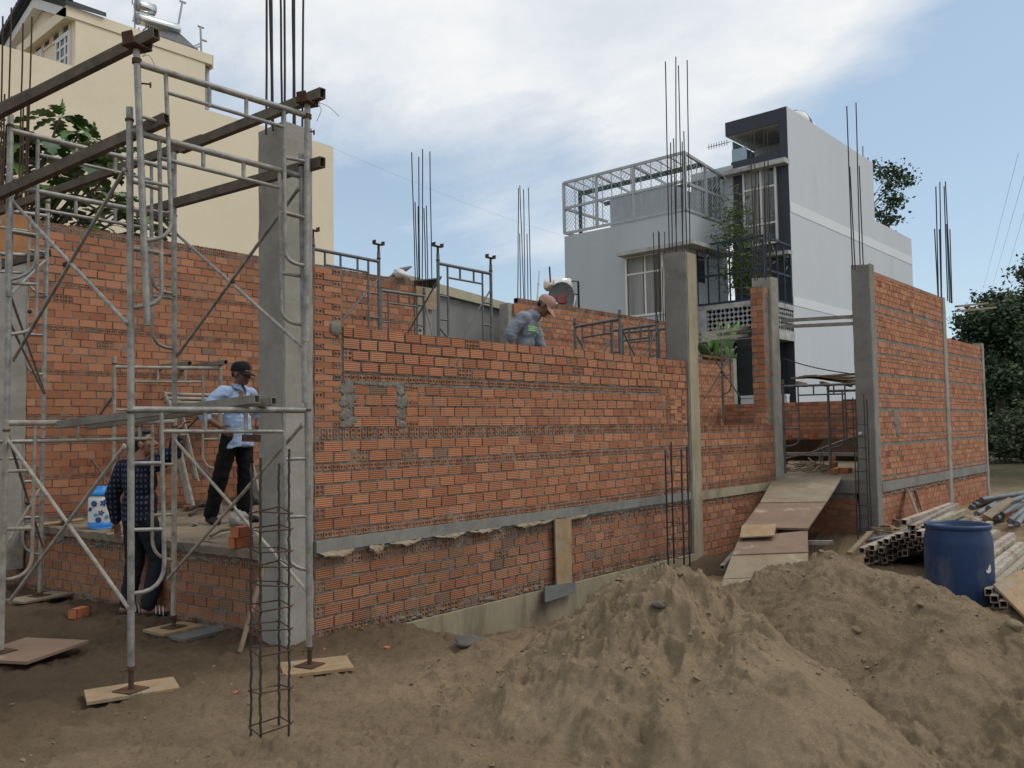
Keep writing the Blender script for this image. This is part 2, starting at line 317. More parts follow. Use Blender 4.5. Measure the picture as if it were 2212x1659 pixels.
def thing(name, base, label, cat, group=None):
    o = bpy.data.objects.new(name, None); COL.objects.link(o); o.location = Vector(base); o['_b'] = tuple(base)
    o.empty_display_size = .1; return tag(o, label, cat, group)
def single(mb, name, mats, base, label, cat, group=None): return tag(mb.build(name, mats, None, tuple(base)), label, cat, group)
def jit(a): return random.uniform(-a, a)

# ------------------------------------------------------------------ brickwork
BR = [(.52, .218, .115), (.50, .20, .102), (.545, .238, .127), (.47, .182, .094), (.525, .226, .122), (.445, .168, .088), (.56, .255, .14)]
def bcol(dark=.1):
    c = random.choice(BR); k = random.uniform(.70, .95)
    if random.random() < dark: c = random.choice([(.36, .13, .07), (.33, .15, .09), (.40, .145, .075), (.40, .15, .085), (.25, .17, .12)])
    return tuple(v*k for v in c)
class Wall:
    """bricks set on the face of a mortar core; u along the wall, d into it"""
    def __init__(s, o, U, D): s.o = Vector(o); s.U = Vector(U); s.D = Vector(D); s.mb = MB(); s.dark = .1
    def P(s, u, d, z): return s.o+s.U*u+s.D*d+Vector((0, 0, z))
    def solid(s, u0, u1, z0, z1, dep, col=None, d0=0., m=0, smash=0):
        e = [jit(.0032) for _ in range(8)]
        P = s.P; vs = [P(u0+e[0], d0, z0+e[1]), P(u1+e[2], d0+jit(.001), z0+e[3]), P(u1+e[4], d0+jit(.001), z1+e[5]), P(u0+e[6], d0, z1+e[7])]
        vs += [P(u0, dep, z0), P(u1, dep, z0), P(u1, dep, z1), P(u0, dep, z1)]
        s.mb.add(vs, ((0, 1, 2, 3), (0, 4, 5, 1), (1, 5, 6, 2), (2, 6, 7, 3), (3, 7, 4, 0), (7, 6, 5, 4)), m, col or bcol(s.dark))
    def holed(s, u0, u1, z0, z1, nu, nz, dep, col=None, d0=0., k=8):
        col = col or bcol(s.dark*.6); P = s.P; du = (u1-u0)/nu; dz = (z1-z0)/nz; r = min(du, dz)*.40; col = tuple(v*.86 for v in col)
        s.mb.add([P(u0, d0, z0), P(u1, d0, z0), P(u1, d0, z1), P(u0, d0, z1), P(u0, dep, z0), P(u1, dep, z0), P(u1, dep, z1), P(u0, dep, z1)],
                 ((0, 4, 5, 1), (1, 5, 6, 2), (2, 6, 7, 3), (3, 7, 4, 0)), 1, col)
        sq = [(1, 0), (1, 1), (0, 1), (-1, 1), (-1, 0), (-1, -1), (0, -1), (1, -1)]
        for i in range(nu):
            for j in range(nz):
                cu, cz = u0+du*(i+.5), z0+dz*(j+.5)
                vs = [P(cu+a*du/2, d0, cz+b*dz/2) for a, b in sq]
                vs += [P(cu+r*math.cos(math.pi*q/4), d0, cz+r*math.sin(math.pi*q/4)) for q in range(8)]
                vs += [P(cu+r*math.cos(math.pi*q/4), d0+.085, cz+r*math.sin(math.pi*q/4)) for q in range(8)]
                fs = [(q, (q+1) % 8, 8+(q+1) % 8, 8+q) for q in range(8)]+[(8+q, 8+(q+1) % 8, 16+(q+1) % 8, 16+q) for q in range(8)]
                s.mb.add(vs, fs+[tuple(range(16, 24))], 1, col)
    def row(s, zc, typ, u0, u1, off=0., dep=.09, gap=.0, top=None, wave=None):
        T = {'s': (.170, .079, .0125), 'h4': (.079, .081, .0085), 'h2f': (.069, .045, .0085), 'h2v': (.043, .083, .0145), 't': (.166, .042, .009)}
        w, h, g = T[typ]; g += gap; u = u0-off
        while u < u1-.012:
            ww = w+jit(.004); a, b = max(u, u0), min(u+ww, u1)
            zz = zc+jit(.0022)+.007*mnoise.noise((a*.9+s.o.y*3, zc*2.3, s.o.x)); d0 = jit(.003)
            if b-a > .02:
                if typ in ('s', 't'):
                    if random.random() < .012 and typ == 's' and b-a > .15:
                        s.holed(a, a+.081, zz-h/2, zz+h/2, 2, 2, dep, None, d0); s.holed(a+.09, b, zz-h/2, zz+h/2, 2, 2, dep, None, d0)
                    else: s.solid(a, b, zz-h/2, zz+h/2, top if top else dep, None, d0, int(typ == 't'))
                elif b-a > w*.75:
                    s.holed(a, b, zz-h/2, zz+h/2, 1 if typ == 'h2v' else 2, 1 if typ == 'h2f' else 2, top if top else dep, None, d0)
                else: s.solid(a, b, zz-h/2, zz+h/2, dep, None, d0)
            u += ww+g+abs(jit(.003))
    def core(s, mb, u0, u1, z0, z1, d0=.007, d1=.17, st=.05, amp=.0045):
        P = s.P; nu = max(1, int((u1-u0)/st)); nz = max(1, int((z1-z0)/st))
        vs = []; fs = []
        for j in range(nz+1):
            for i in range(nu+1):
                vs.append(P(u0+(u1-u0)*i/nu, d0+jit(amp), z0+(z1-z0)*j/nz))
        for j in range(nz):
            for i in range(nu): q = j*(nu+1)+i; fs.append((q, q+1, q+nu+2, q+nu+1))
        mb.add(vs, fs)
        b = [P(u0, d0, z0), P(u1, d0, z0), P(u1, d0, z1), P(u0, d0, z1), P(u0, d1, z0), P(u1, d1, z0), P(u1, d1, z1), P(u0, d1, z1)]
        mb.add(b, ((0, 4, 5, 1), (1, 5, 6, 2), (2, 6, 7, 3), (3, 7, 4, 0), (7, 6, 5, 4)))

def smears(W, mb, n, u0, u1, z0, z1, s=.05):
    for _ in range(n):
        u, z = random.uniform(u0, u1), random.uniform(z0, z1); k = random.uniform(.4, 1)*s
        rt = Matrix(((W.U.x, W.D.x, 0), (W.U.y, W.D.y, 0), (0, 0, 1)))
        mb.ell(W.P(u, .003, z), (k*random.uniform(.8, 2), .012, k*random.uniform(.3, .8)), 0, None, rt, 9, 6, .5)

# main side wall between the two front columns ------------------------------------
A = thing('brick_wall', (2.9, .05, 0), 'longest brick wall in front with a raw concrete band, rising from the yellow footing', 'brick wall')
W = Wall((0, 0, 0), (1, 0, 0), (0, 1, 0)); W.dark = .04
lo = Wall((0, 0, 0), (1, 0, 0), (0, 1, 0)); lo.dark = .08
XE = 5.86
lo.row(0.0, 'h4', .012, XE, gap=.004); lo.row(.575, 'h4', .012, XE, gap=.006)
for i, z in enumerate((.096, .192, .288, .384, .480)):
    if i % 2: lo.holed(.012, .092, z-.04, z+.04, 2, 2, .09); lo.row(z, 's', .1, XE, .02)
    else: lo.row(z, 's', .012, XE, .0)
W.row(.782, 'h2f', .012, XE)
for i, z in enumerate((.863, .953, 1.045, 1.140, 1.236)):
    if i % 2: W.holed(.012, .092, z-.04, z+.04, 2, 2, .09); W.row(z, 's', .1, XE, .0)
    else: W.row(z, 's', .012, XE, .0)
W.row(1.316, 'h2f', .012, XE)
W.row(1.398, 's', .012, XE, 0); W.holed(.012, .092, 1.447, 1.527, 2, 2, .09); W.row(1.488, 's', .1, XE, .0)
W.row(1.586, 'h2v', .012, XE)
P1, P2 = .395, .885
for i, z in enumerate((1.679, 1.771, 1.863, 1.953)):
    W.row(z, 's', P1+.01*(i % 2), P2-.02*(i % 2), (.09, 0, .06, .02)[i]); W.row(z, 's', 1.12, 5.33, .092*(i % 2))
    if i in (1,): W.row(z, 's', .98, 1.11)
    else:
        for q in (-.023, .023): W.row(z+q, 't' if (i+(q > 0)) % 2 else 'h2f', .965, 1.11)
    W.holed(5.345, 5.425, z-.04, z+.04, 2, 2, .09)
    for q in (-.023, .023):
        if (i+(q > 0)) % 2: W.row(z+q, 'h2f', 5.44, 5.53); W.row(z+q, 't', 5.54, 5.72); W.row(z+q, 'h2f', 5.73, 5.85)
        else: W.row(z+q, 't', 5.44, 5.62); W.row(z+q, 'h2f', 5.63, 5.72); W.row(z+q, 't', 5.73, 5.85)
W.row(2.046, 'h2f', .3, 5.2); W.row(2.04, 's', 5.21, XE)
for i, z in enumerate((2.135, 2.228, 2.322)): W.row(z, 's', .3+.09*(i == 1), XE, (0, 0, .01)[i], gap=.006)
W.holed(.3, .38, 2.186, 2.266, 2, 2, .09)
W.row(2.417, 's', .30, XE, .085, gap=.006, top=.1)
k = 0; z = 1.66
while z < 2.93:       # toothed pier of thin two-hole bricks beside the front column
    q = .05 if z > 2.4 else 0
    if k % 2: W.row(z, 'h2f', .014, .1); W.row(z, 't', .105, .285)
    else: W.row(z, 't', .014, .19); W.row(z, 'h2f', .2, .285)
    z += .0478; k += 1
W.mb.build('brickwork', ['brick', 'brick_plain'], A); lo.mb.build('lower_brickwork', ['brick_low', 'brick_low_plain'], A)
mo = MB(); W.core(mo, 0, .29, .745, 2.945, d1=.1); W.core(mo, .29, XE, .745, 2.02, d1=.1, st=.03, amp=.0062); W.core(mo, 0, XE, -.045, .62, d1=.1, st=.03, amp=.0062)
fm_ = MB(); W.core(fm_, .29, XE, 2.02, 2.46, d1=.1, st=.03, amp=.006); fm_.build('fresh_mortar', 'mortar_wet', A)
W.core(mo, .287, .39, 1.635, 2.02, .001, .05); W.core(mo, .30, .96, 1.993, 2.026, -.002, .05); W.core(mo, .885, .955, 1.635, 1.99, .001, .05)
rt = Matrix.Identity(3)
for q in range(26):
    zq = random.uniform(1.64, 2.01)
    mo.ell((.34+jit(.055), .0, zq), (.045+jit(.025), .004, .03), 0, None, rt, 9, 6, .7); mo.ell((.915+jit(.05), .0, zq), (.035+jit(.018), .004, .026), 0, None, rt, 9, 6, .7)
    if q < 12: mo.ell((random.uniform(.4, .95), .0, 2.0+jit(.015)), (.06, .004, .016), 0, None, rt, 9, 6, .7)
mo.ell((.225, .0, 2.44), (.06, .016, .075), 0, None, rt, 14, 10, .55)
for u in np.arange(.3, 5.8, .11):
    if random.random() < .6: mo.ell((u, .004, .62+jit(.01)), (.05+jit(.02), .02, .014), 0, None, rt, 8, 5, .5)
smears(W, mo, 60, .02, 5.8, -.05, .0, .03)
mo.build('mortar', 'mortar', A)
bd = MB(); pts = [(0, -.028, .672), (XE-.02, -.028, .672), (XE-.02, -.028, .748), (0, -.028, .748)]
n = 90
for (za, zb, ya) in ((.655, .748, -.03), (.625, .657, -.005)):
    vs = []; fs = []
    for i in range(n+1):
        x = .004+(XE-.01)*i/n
        vs += [(x, ya+jit(.003), za+jit(.004)), (x, ya+jit(.003), zb+jit(.003)), (x, .09, zb+jit(.001)), (x, .09, za)]
    for i in range(n):
        for q in range(4): fs.append((i*4+q, i*4+(q+1) % 4, i*4+4+(q+1) % 4, i*4+4+q))
    bd.add(vs, fs+[(0, 3, 2, 1), (n*4, n*4+1, n*4+2, n*4+3)])
bd.build('concrete_band', 'concrete_dark', A)
fo = MB(); n = 60; vs = []; fs = []
for i in range(n+1):
    x = .0+5.9*i/n
    vs += [(x, -.015+jit(.004), -.6), (x, -.035+jit(.004), -.052+jit(.003)), (x, .1, -.05), (x, .1, -.6)]
for i in range(n):
    for q in range(4): fs.append((i*4+q, i*4+(q+1) % 4, i*4+4+(q+1) % 4, i*4+4+q))
fo.add(vs, fs); fo.build('footing', 'concrete_yellow', A)

# torn paper hanging from the band
def paper(x, w, h, lab):
    mb = MB(); nx, nz = 9, 5; vs = []; fs = []
    for j in range(nz):
        for i in range(nx):
            u = i/(nx-1); v = j/(nz-1)*.62
            k = math.sin(u*math.pi)**.5*(.55+.45*mnoise.noise((x+u*5, 3, 0)))
            vs.append((x+u*w+jit(.008), -.034-.05*math.sin(v*2.2)*(.5+.5*mnoise.noise((u*6+x, v*4, 1)))-.004, .655-v*h*k+.014*mnoise.noise((u*9, v*7, x))))
    for j in range(nz-1):
        for i in range(nx-1): q = j*nx+i; fs.append((q, q+1, q+nx+1, q+nx))
    mb.add(vs, fs); mb.add([(a, b+.004, c) for a, b, c in vs], fs)
    single(mb, 'torn_paper', 'paper', (x+w/2, -.04, .6), lab, 'torn paper', 'scraps of cement sack paper along the concrete band')
paper(.02, .34, .16, 'brown paper scrap nearest the scaffold, hanging low below the concrete band')
paper(.50, .17, .19, 'small torn paper flap pointing down, second scrap from the scaffold')
paper(.73, .36, .10, 'crumpled paper scrap third from the scaffold under the concrete band')
paper(1.27, .38, .085, 'pale wide paper scrap near the middle of the concrete band')
paper(1.71, .42, .07, 'thin paper strip just left of the longest crumpled scrap under the band')
paper(2.32, .62, .10, 'longest crumpled paper scrap, left of the upright plywood strip')
paper(3.15, .4, .09, 'last paper scrap along the band, reaching the top of the plywood strip')

# plywood strip and grey board against the wall
mb = MB(); mb.slab([at(1199, 1122, Y=-.06), at(1234, 1119, Y=-.06), at(1236, 1258, Y=-.07), at(1203, 1264, Y=-.07)], (0, .018, 0))
single(mb, 'plywood_strip', 'ply', at(1218, 1262, Y=-.07), 'narrow plywood strip standing upright against the lower brickwork of the front wall', 'plywood strip')
mb = MB(); mb.slab([at(1177, 1268, Y=-.09), at(1243, 1257, Y=-.09), at(1244, 1281, Y=-.11), at(1178, 1301, Y=-.11)], (0, .02, 0))
single(mb, 'cement_board', 'board_grey', at(1210, 1300, Y=-.1), 'small dark grey board below the plywood strip, on the yellow footing', 'board')

# second side wall, between the middle column and the brick-faced post ---------------
A = thing('brick_wall', (7.3, .05, 0), 'low brick wall between the two tall posts left of the ramp, topped by standing bricks', 'brick wall')
W = Wall((0, 0, 0), (1, 0, 0), (0, 1, 0)); X0, X1 = 6.14, 8.49
for i, z in enumerate((-.1, 0., .096, .192, .288, .384, .480)): W.row(z, 's', X0, X1, .092*(i % 2))
W.row(-.19, 'h4', X0, X1); W.row(.575, 'h4', X0, X1)
for z in (-.28, -.37): W.row(z, 's', X0, X1, .05)
W.row(.785, 'h2v', X0, X1)
for i, z in enumerate((.88, .972, 1.064, 1.156)): W.row(z, 's', X0, X1, .092*(i % 2))
W.row(1.235, 'h2f', X0, X1); W.row(1.285, 'h2f', X0, X1, .04)
for i, z in enumerate((1.37, 1.462)): W.row(z, 's', X0, X1, .092*(i % 2))
W.row(1.56, 'h2v', X0, X1, top=.1)
W.mb.build('brickwork', ['brick', 'brick_plain'], A)
mo = MB(); W.core(mo, X0, X1, .73, 1.60, d1=.1); W.core(mo, X0, X1, -.45, .62, d1=.1); smears(W, mo, 24, X0, X1, .58, .66, .05); mo.build('mortar', 'mortar', A)
bd = MB(); bd.box((X0, -.02, .622), (X1, .1, .738)); bd.build('concrete_band', 'concrete_yellow', A)

# right wing walls (stand 1.3 m nearer) -----------------------------------------------
YR = -1.3
def wing(X0, X1, ztop, lab):
    A = thing('brick_wall', ((X0+X1)/2, YR+.05, 0), lab, 'brick wall')
    W = Wall((0, YR, 0), (1, 0, 0), (0, 1, 0)); W.dark = .05
    z = -.12; i = 0
    while z < .5: W.row(z, 's', X0, X1, .092*(i % 2)); z += .092; i += 1
    W.row(.515, 'h4', X0, X1)
    z = .80; i = 0; W.row(.755, 't', X0, X1); 
    while z < ztop-.04:
        z += .05 if i % 5 == 0 else 0
        if i % 6 == 5:
            W.row(z-.02, 't', X0, X1); W.row(z+.03, 't', X0, X1, .08); z += .03
        else: W.row(z, 's', X0, X1, .092*(i % 2))
        z += .0905; i += 1
    W.mb.build('brickwork', ['brick_back', 'brick_back_plain'], A)
    mo = MB(); W.core(mo, X0, X1, -.2, .56, d1=.1); W.core(mo, X0, X1, .72, z-.05, d1=.1); smears(W, mo, 60, X0, X1, .48, .6, .05)
    mo.build('mortar', 'mortar', A)
    bd = MB(); bd.box((X0, YR-.015, .565), (X1, YR+.1, .715)); bd.build('concrete_band', 'concrete_dark', A)
    if X0 < 10:
        for c, r in (((10.65, YR-.001, 1.62), (.2, .012, .13)), ((10.72, YR-.001, 1.45), (.12, .012, .12))):
            pass
    return A, W
A, W = wing(9.31, 13.0, 3.93, 'tallest right-hand brick wall between the dark grey column and a slim pillar')
mo = MB(); mo.ell(W.P(10.15, .002, 1.66), (.17, .012, .14), 0, None, rt, 14, 8, .35); mo.ell(W.P(10.18, .002, 1.5), (.1, .012, .12), 0, None, rt, 14, 8, .35); mo.build('mortar_patch', 'mortar', A)
wing(13.2, 15.86, 3.24, 'farthest right-hand brick wall, one step lower, ending before the trees')

# back wall along the neighbour ------------------------------------------------------
YB = 4.4
def backwall(X0, X1, ztop, lab, z0=.68, solid_top=True):
    A = thing('brick_wall', ((X0+X1)/2, YB+.05, z0), lab, 'brick wall')
    W = Wall((0, YB, 0), (1, 0, 0), (0, 1, 0)); W.dark = .04
    twos = [.74, 1.15, 1.815, 2.315, 2.808, 3.295]
    W.row(1.555, 'h4', X0, X1)
    for t in twos: W.row(t, 'h2f', X0, X1)
    ed = sorted(twos+[1.555, ztop-.05]); i = 0
    for a_, b_ in zip(ed[:-1], ed[1:]):
        lo_ = a_+(.043 if a_ == 1.555 else .026); hi = b_-(.043 if b_ in (1.555, ztop-.05) else .026)
        n = max(1, round((hi-lo_)/.091)); st = (hi-lo_)/n
        if b_ > ztop: continue
        for q in range(n): W.row(lo_+st*(q+.5), 's', X0, X1, .092*(i % 2)); i += 1
    W.row(ztop-.04, 'h2v' if solid_top else 's', X0, X1)
    return A, W, X0, X1, ztop, z0
def fin(t, holes=()):
    A, W, X0, X1, ztop, z0 = t
    W.mb.build('brickwork', ['brick_back', 'brick_back_plain'], A); mo = MB(); W.core(mo, X0, X1, z0, ztop-.005, .006, .1); mo.build('mortar', 'mortar', A)
t = backwall(-.56, 5.08, 3.98, 'tall brick wall at the back of the house, behind the scaffold and the breadfruit tree leaves'); fin(t)
t = backwall(7.62, 13.25, 3.98, 'back brick wall beside the satellite dish, behind the bending worker'); fin(t)
t = backwall(13.5, 15.95, 3.2, 'short lower brick wall far back, seen between the two tall posts'); fin(t)

# low wall below the slab edge, facing the scaffold ----------------------------------
XL = -.30
A = thing('brick_wall', (XL, 2.3, 0), 'low dirty brick wall below the floor edge, behind the man in the checked shirt', 'brick wall')
def xl(y): return -.23-.08*(y-.4)
_s = math.hypot(1, .08)
W = Wall((xl(0), 0, 0), (-.08/_s, 1/_s, 0), (1/_s, .08/_s, 0)); W.dark = .2
W.row(.0, 'h4', .3, 4.75, gap=.01); W.row(-.09, 's', .3, 4.75); W.row(.555, 'h4', .3, 4.75, gap=.012)
for i, z in enumerate((.096, .192, .286, .379, .468)): W.row(z, 's', .3, 4.75, .092*(i % 2))
W.mb.build('brickwork', ['brick_low', 'brick_low_plain'], A); mo = MB(); W.core(mo, .3, 4.75, -.4, .6, d1=.1); smears(W, mo, 60, .3, 4.7, .52, .6, .045); mo.build('mortar', 'mortar', A)

# end wall deep inside the doorway
A = thing('brick_wall', (15.2, 1.5, .68), 'brick wall deep inside the doorway, above a dark recess', 'brick wall')
W = Wall((15.2, -1.2, 0), (0, 1, 0), (1, 0, 0)); z = 1.34; i = 0
while z < 2.08:
    if i == 4: W.row(z, 'h4', 0, 5.5)
    else: W.row(z, 's', 0, 5.5, .092*(i % 2))
    z += .092; i += 1
W.mb.build('brickwork', ['brick_back', 'brick_back_plain'], A); mo = MB(); W.core(mo, 0, 5.5, 1.28, z-.05, d1=.12); mo.build('mortar', 'mortar', A)
lb = MB(); lb.box((15.55, -1.2, .6), (15.7, 4.3, 1.29)); lb.build('recess_wall', 'ply_red', A)
lb = MB(); lb.box((15.2, -1.2, .88), (15.55, 4.3, .95)); lb.build('shelf_slab', 'concrete_dark', A)

# brick stub beside the second post, brick edge beside the middle column
A = thing('brick_pier', (8.36, .1, 1.6), 'narrow brick pier bonded to the second concrete post, left of the ramp', 'brick pier')
W = Wall((8.3, .03, 0), (0, 1, 0), (1, 0, 0)); z = 1.66; i = 0
while z < 3.72:
    if i % 2: W.row(z, 's', .0, .2)
    else: W.row(z, 's', .0, .09); W.row(z, 's', .1, .2)
    z += .092; i += 1
W2 = Wall((8.3, .03, 0), (1, 0, 0), (0, 1, 0)); z = 1.66; i = 0
while z < 3.72: W2.row(z, 'h4' if i % 2 else 's', .095, .19); z += .092; i += 1
W.mb.add(W2.mb.v, W2.mb.f, 1); W.mb.c[-len(W2.mb.c):] = W2.mb.c
W.mb.build('brickwork', ['brick_back', 'brick_back_plain'], A); mo = MB(); W.core(mo, 0, .2, 1.6, 3.74, d1=.19); mo.build('mortar', 'mortar', A)
A = thing('brick_pier', (6.19, .05, 1.6), 'thin toothed brick edge running up the right side of the middle column', 'brick pier')
W = Wall((0, .03, 0), (1, 0, 0), (0, 1, 0)); z = 1.66; i = 0
while z < 3.75:
    W.row(z, ('h4', 's', 'h2f')[i % 3], 6.14, 6.225+.03*(i % 2)); z += .092 if i % 3 < 2 else .06; i += 1
W.mb.build('brickwork', ['brick_back', 'brick_back_plain'], A); mo = MB(); W.core(mo, 6.135, 6.21, 1.6, 3.78, d1=.1); mo.build('mortar', 'mortar', A)

# ------------------------------------------------------------------ concrete columns with starter bars
def shaft(x0, x1, y0, y1, z0, z1, mbs=None, lean=0):
    mb = mbs or MB(); n = int((z1-z0)/.12); vs = []; fs = []; N_ = 8
    for k in range(n+1):
        z = z0+(z1-z0)*k/n; e = .0035
        for (x, y) in ((x0+.012, y0), (x1-.012, y0), (x1, y0+.012), (x1, y1-.012), (x1-.012, y1), (x0+.012, y1), (x0, y1-.012), (x0, y0+.012)):
            vs.append((x+jit(e)*(1 if k < n else 2.5), y+jit(e), z+(jit(.02) if k == n else 0)))
    for k in range(n):
        for i in range(8): fs.append((k*8+i, k*8+(i+1) % 8, k*8+8+(i+1) % 8, k*8+8+i))
    fs.append(tuple(range(n*8, n*8+8))); mb.add(vs, fs); return mb
def rods(A, lst, Y, ztop=None, mat='rebar', r=.009):
    for i, (xb, yb, xt, yt) in enumerate(lst):
        y = Y+(.07 if i % 2 else -.07); p = at(xb, yb, Y=y); q = at(xt, yt, Y=y)
        p.z -= .12
        if ztop: d = (q-p); q = p+d*((ztop-p.z)/d.z)
        mb = MB(); n = 5; pts = [p.lerp(q, t/n)+Vector((jit(.004), 0, 0))*(1 if 0 < t < n else 0) for t in range(n+1)]
        mb.tube(pts, r, 6, caps=False); mb.build('rebar', mat, A)
def d4(x, y): return ((700+x/2.37)/1.1573, (200+y/2.37)/1.1573)
def dH(x, y): return ((1380+x/2.9625)/1.1573, (240+y/2.9625)/1.1573)
def dR(x, y): return ((1900+x/2.514)/1.1573, (200+y/2.514)/1.1573)
def dA(x, y): return (x/2.977, y/2.977)
def conv(f, l): return [(*f(a, b), *f(c, d)) for a, b, c, d in l]
YC1 = at(557, 700, X=-.275)[1]; YC2 = at(1437, 700, X=5.86)[1]
A = thing('concrete_column', (-.14, .15, 0), 'big smooth concrete column nearest the camera, behind the front scaffold', 'column')
shaft(-.275, 0.0, -.004, YC1, -.5, 4.03).build('shaft', 'concrete', A)
rods(A, [(x, y, x2, 0) for x, y, x2 in ((575, 258, 576, ), (588, 256, 583), (590, 250, 586), (610, 247, 606), (615, 250, 615), (634, 250, 633), (637, 252, 636), (653, 252, 655))], .17, 6.5)
A = thing('concrete_column', (6, .3, 0), 'broad patchy concrete column in the middle with a yellowish front edge', 'column')
shaft(5.865, 6.13, -.03, YC2, -.3, 3.92).build('shaft', 'concrete_dark', A)
fc = MB(); fc.box((5.895, -.036, -.3), (6.125, -.031, 3.9)); fc.build('front_face', 'concrete_yellow', A)
rods(A, conv(dH, [(868, 1140, 840, 10-265), (890, 1090, 878, 345), (922, 1115, 900, 315), (918, 1110, 917, -290), (968, 1115, 936, -225), (968, 1110, 964, 338), (997, 1080, 976, 262), (1020, 1080, 1001, -265)]), .4, None)
A = thing('concrete_column', (8.63, .15, 0), 'slim concrete post with a brick strip on its left side, at the head of the ramp', 'column')
shaft(8.5, 8.77, -.02, .3, .2, 3.9).build('shaft', 'concrete', A)
rods(A, conv(dH, [(1503, 1310, 1465, 225), (1520, 1310, 1497, 255), (1590, 1300, 1567, 188), (1622, 1300, 1593, 240), (1500, 1300, 1497, 672), (1545, 1310, 1530, 648), (1580, 1300, 1570, 672), (1612, 1300, 1590, 640)]), .13, None)
A = thing('concrete_column', (9.2, -1.1, 0), 'dark grey column right of the ramp with a white pipe stub in it', 'column')
shaft(9.08, 9.30, YR-.015, YR+.26, -.4, 4.0).build('shaft', 'concrete_dark', A)
rods(A, conv(dR, [(580, 1140, 545, 165), (628, 1135, 603, 142), (597, 1145, 564, 545), (648, 1132, 623, 540)]), YR+.13, None)
pp = MB(); p = at(1857, 936, X=9.0); pp.tube([p, p+Vector((.16, .02, .0))], .022, 10); pp.build('pipe_stub', 'white_plastic', A)
A = thing('concrete_column', (13.1, -1.2, 0), 'slim pale pillar between the two right-hand brick walls', 'column')
shaft(13.0, 13.2, YR-.02, YR+.2, -.3, 3.9).build('shaft', 'concrete', A)
rods(A, conv(dR, [(1120, 1330, 1105, 670), (1140, 1340, 1130, 640), (1178, 1350, 1157, 668), (1200, 1365, 1165, 638), (1117, 1320, 1097, 935), (1137, 1330, 1127, 938), (1190, 1360, 1173, 905), (1205, 1365, 1193, 938)]), YR+.1, None, r=.011)
A = thing('concrete_column', (15.95, -1.2, 0), 'thin pillar closing the farthest right-hand brick wall', 'column')
shaft(15.86, 16.02, YR-.02, YR+.16, -.3, 3.24).build('shaft', 'concrete', A)
A = thing('concrete_column', (-.75, 4.5, .2), 'grey column at the far left corner, with a plywood box at its top', 'column')
cl, cr = -.9, -.57
shaft(cl, cr, YB-.02, YB+.25, .2, 3.5).build('shaft', 'concrete', A)
fm = MB(); fm.box((cl-.02, YB-.04, 3.5), (cr+.02, YB+.27, 4.0)); fm.build('formwork_box', 'ply_orange', A)
rods(A, conv(dA, [(0, 1420, 18, 105), (35, 1420, 73, 50), (118, 1420, 148, 150), (165, 1420, 206, 108), (15, 1420, 30, 605), (60, 1420, 75, 620), (140, 1420, 152, 640), (160, 1420, 178, 600)]), YB+.12, None, 'rebar_rust')
A = thing('concrete_column', (5.3, 4.5, .68), 'back column with plywood at its head and eight bare bars above the wall', 'column')
shaft(5.10, 5.46, YB-.02, YB+.22, .5, 3.6).build('shaft', 'concrete', A)
fm = MB(); p, q = d4(858, 1238), d4(930, 1365); p = at(*p, Y=YB-.06); q = at(*q, Y=YB-.06); fm.box((p.x, YB-.07, q.z), (q.x, YB-.045, p.z)); fm.box((5.1, YB-.04, 3.6), (5.46, YB+.22, 3.9)); fm.build('formwork_panel', 'ply', A)
rods(A, conv(d4, [(803, 1190, 780, 428), (828, 1190, 822, 455), (842, 1200, 845, 410), (900, 1185, 888, 423), (815, 1190, 800, 722), (822, 1195, 818, 748), (866, 1210, 853, 760), (876, 1225, 867, 745)]), YB+.1, None)
A = thing('concrete_column', (7.5, 4.5, .68), 'back column behind the bending worker, plywood head and bars showing', 'column')
shaft(7.32, 7.6, YB-.02, YB+.2, .5, 3.85).build('shaft', 'concrete', A)
fm = MB(); p, q = at(*d4(1385, 1330), Y=YB-.05), at(*d4(1452, 1400), Y=YB-.05); fm.box((p.x, YB-.06, q.z), (q.x, YB-.03, p.z+.02)); fm.build('formwork_panel', 'ply_orange', A)
rods(A, conv(d4, [(1408, 1325, 1413, 640), (1447, 1325, 1421, 625), (1452, 1325, 1443, 648), (1488, 1325, 1472, 638), (1426, 1325, 1420, 910), (1470, 1325, 1463, 912)]), YB+.1, None)
A = thing('concrete_column', (13.38, 4.5, .68), 'far back column half hidden by the broad middle column, with thin dark bars', 'column')
shaft(13.26, 13.48, YB-.02, YB+.2, .5, 3.4).build('shaft', 'concrete', A)
rods(A, conv(dH, [(770, 1660, 750, 1010), (800, 1660, 787, 998), (805, 1660, 795, 1010), (840, 1660, 834, 1005), (775, 1660, 771, 1280), (825, 1660, 815, 1270)]), YB+.1, None, r=.012)
A = thing('concrete_column', (16.05, 4.5, .68), 'pale corner post of the short lower wall far back between the posts', 'column')
shaft(15.95, 16.15, YB-.02, YB+.2, .5, 3.3).build('shaft', 'concrete', A)

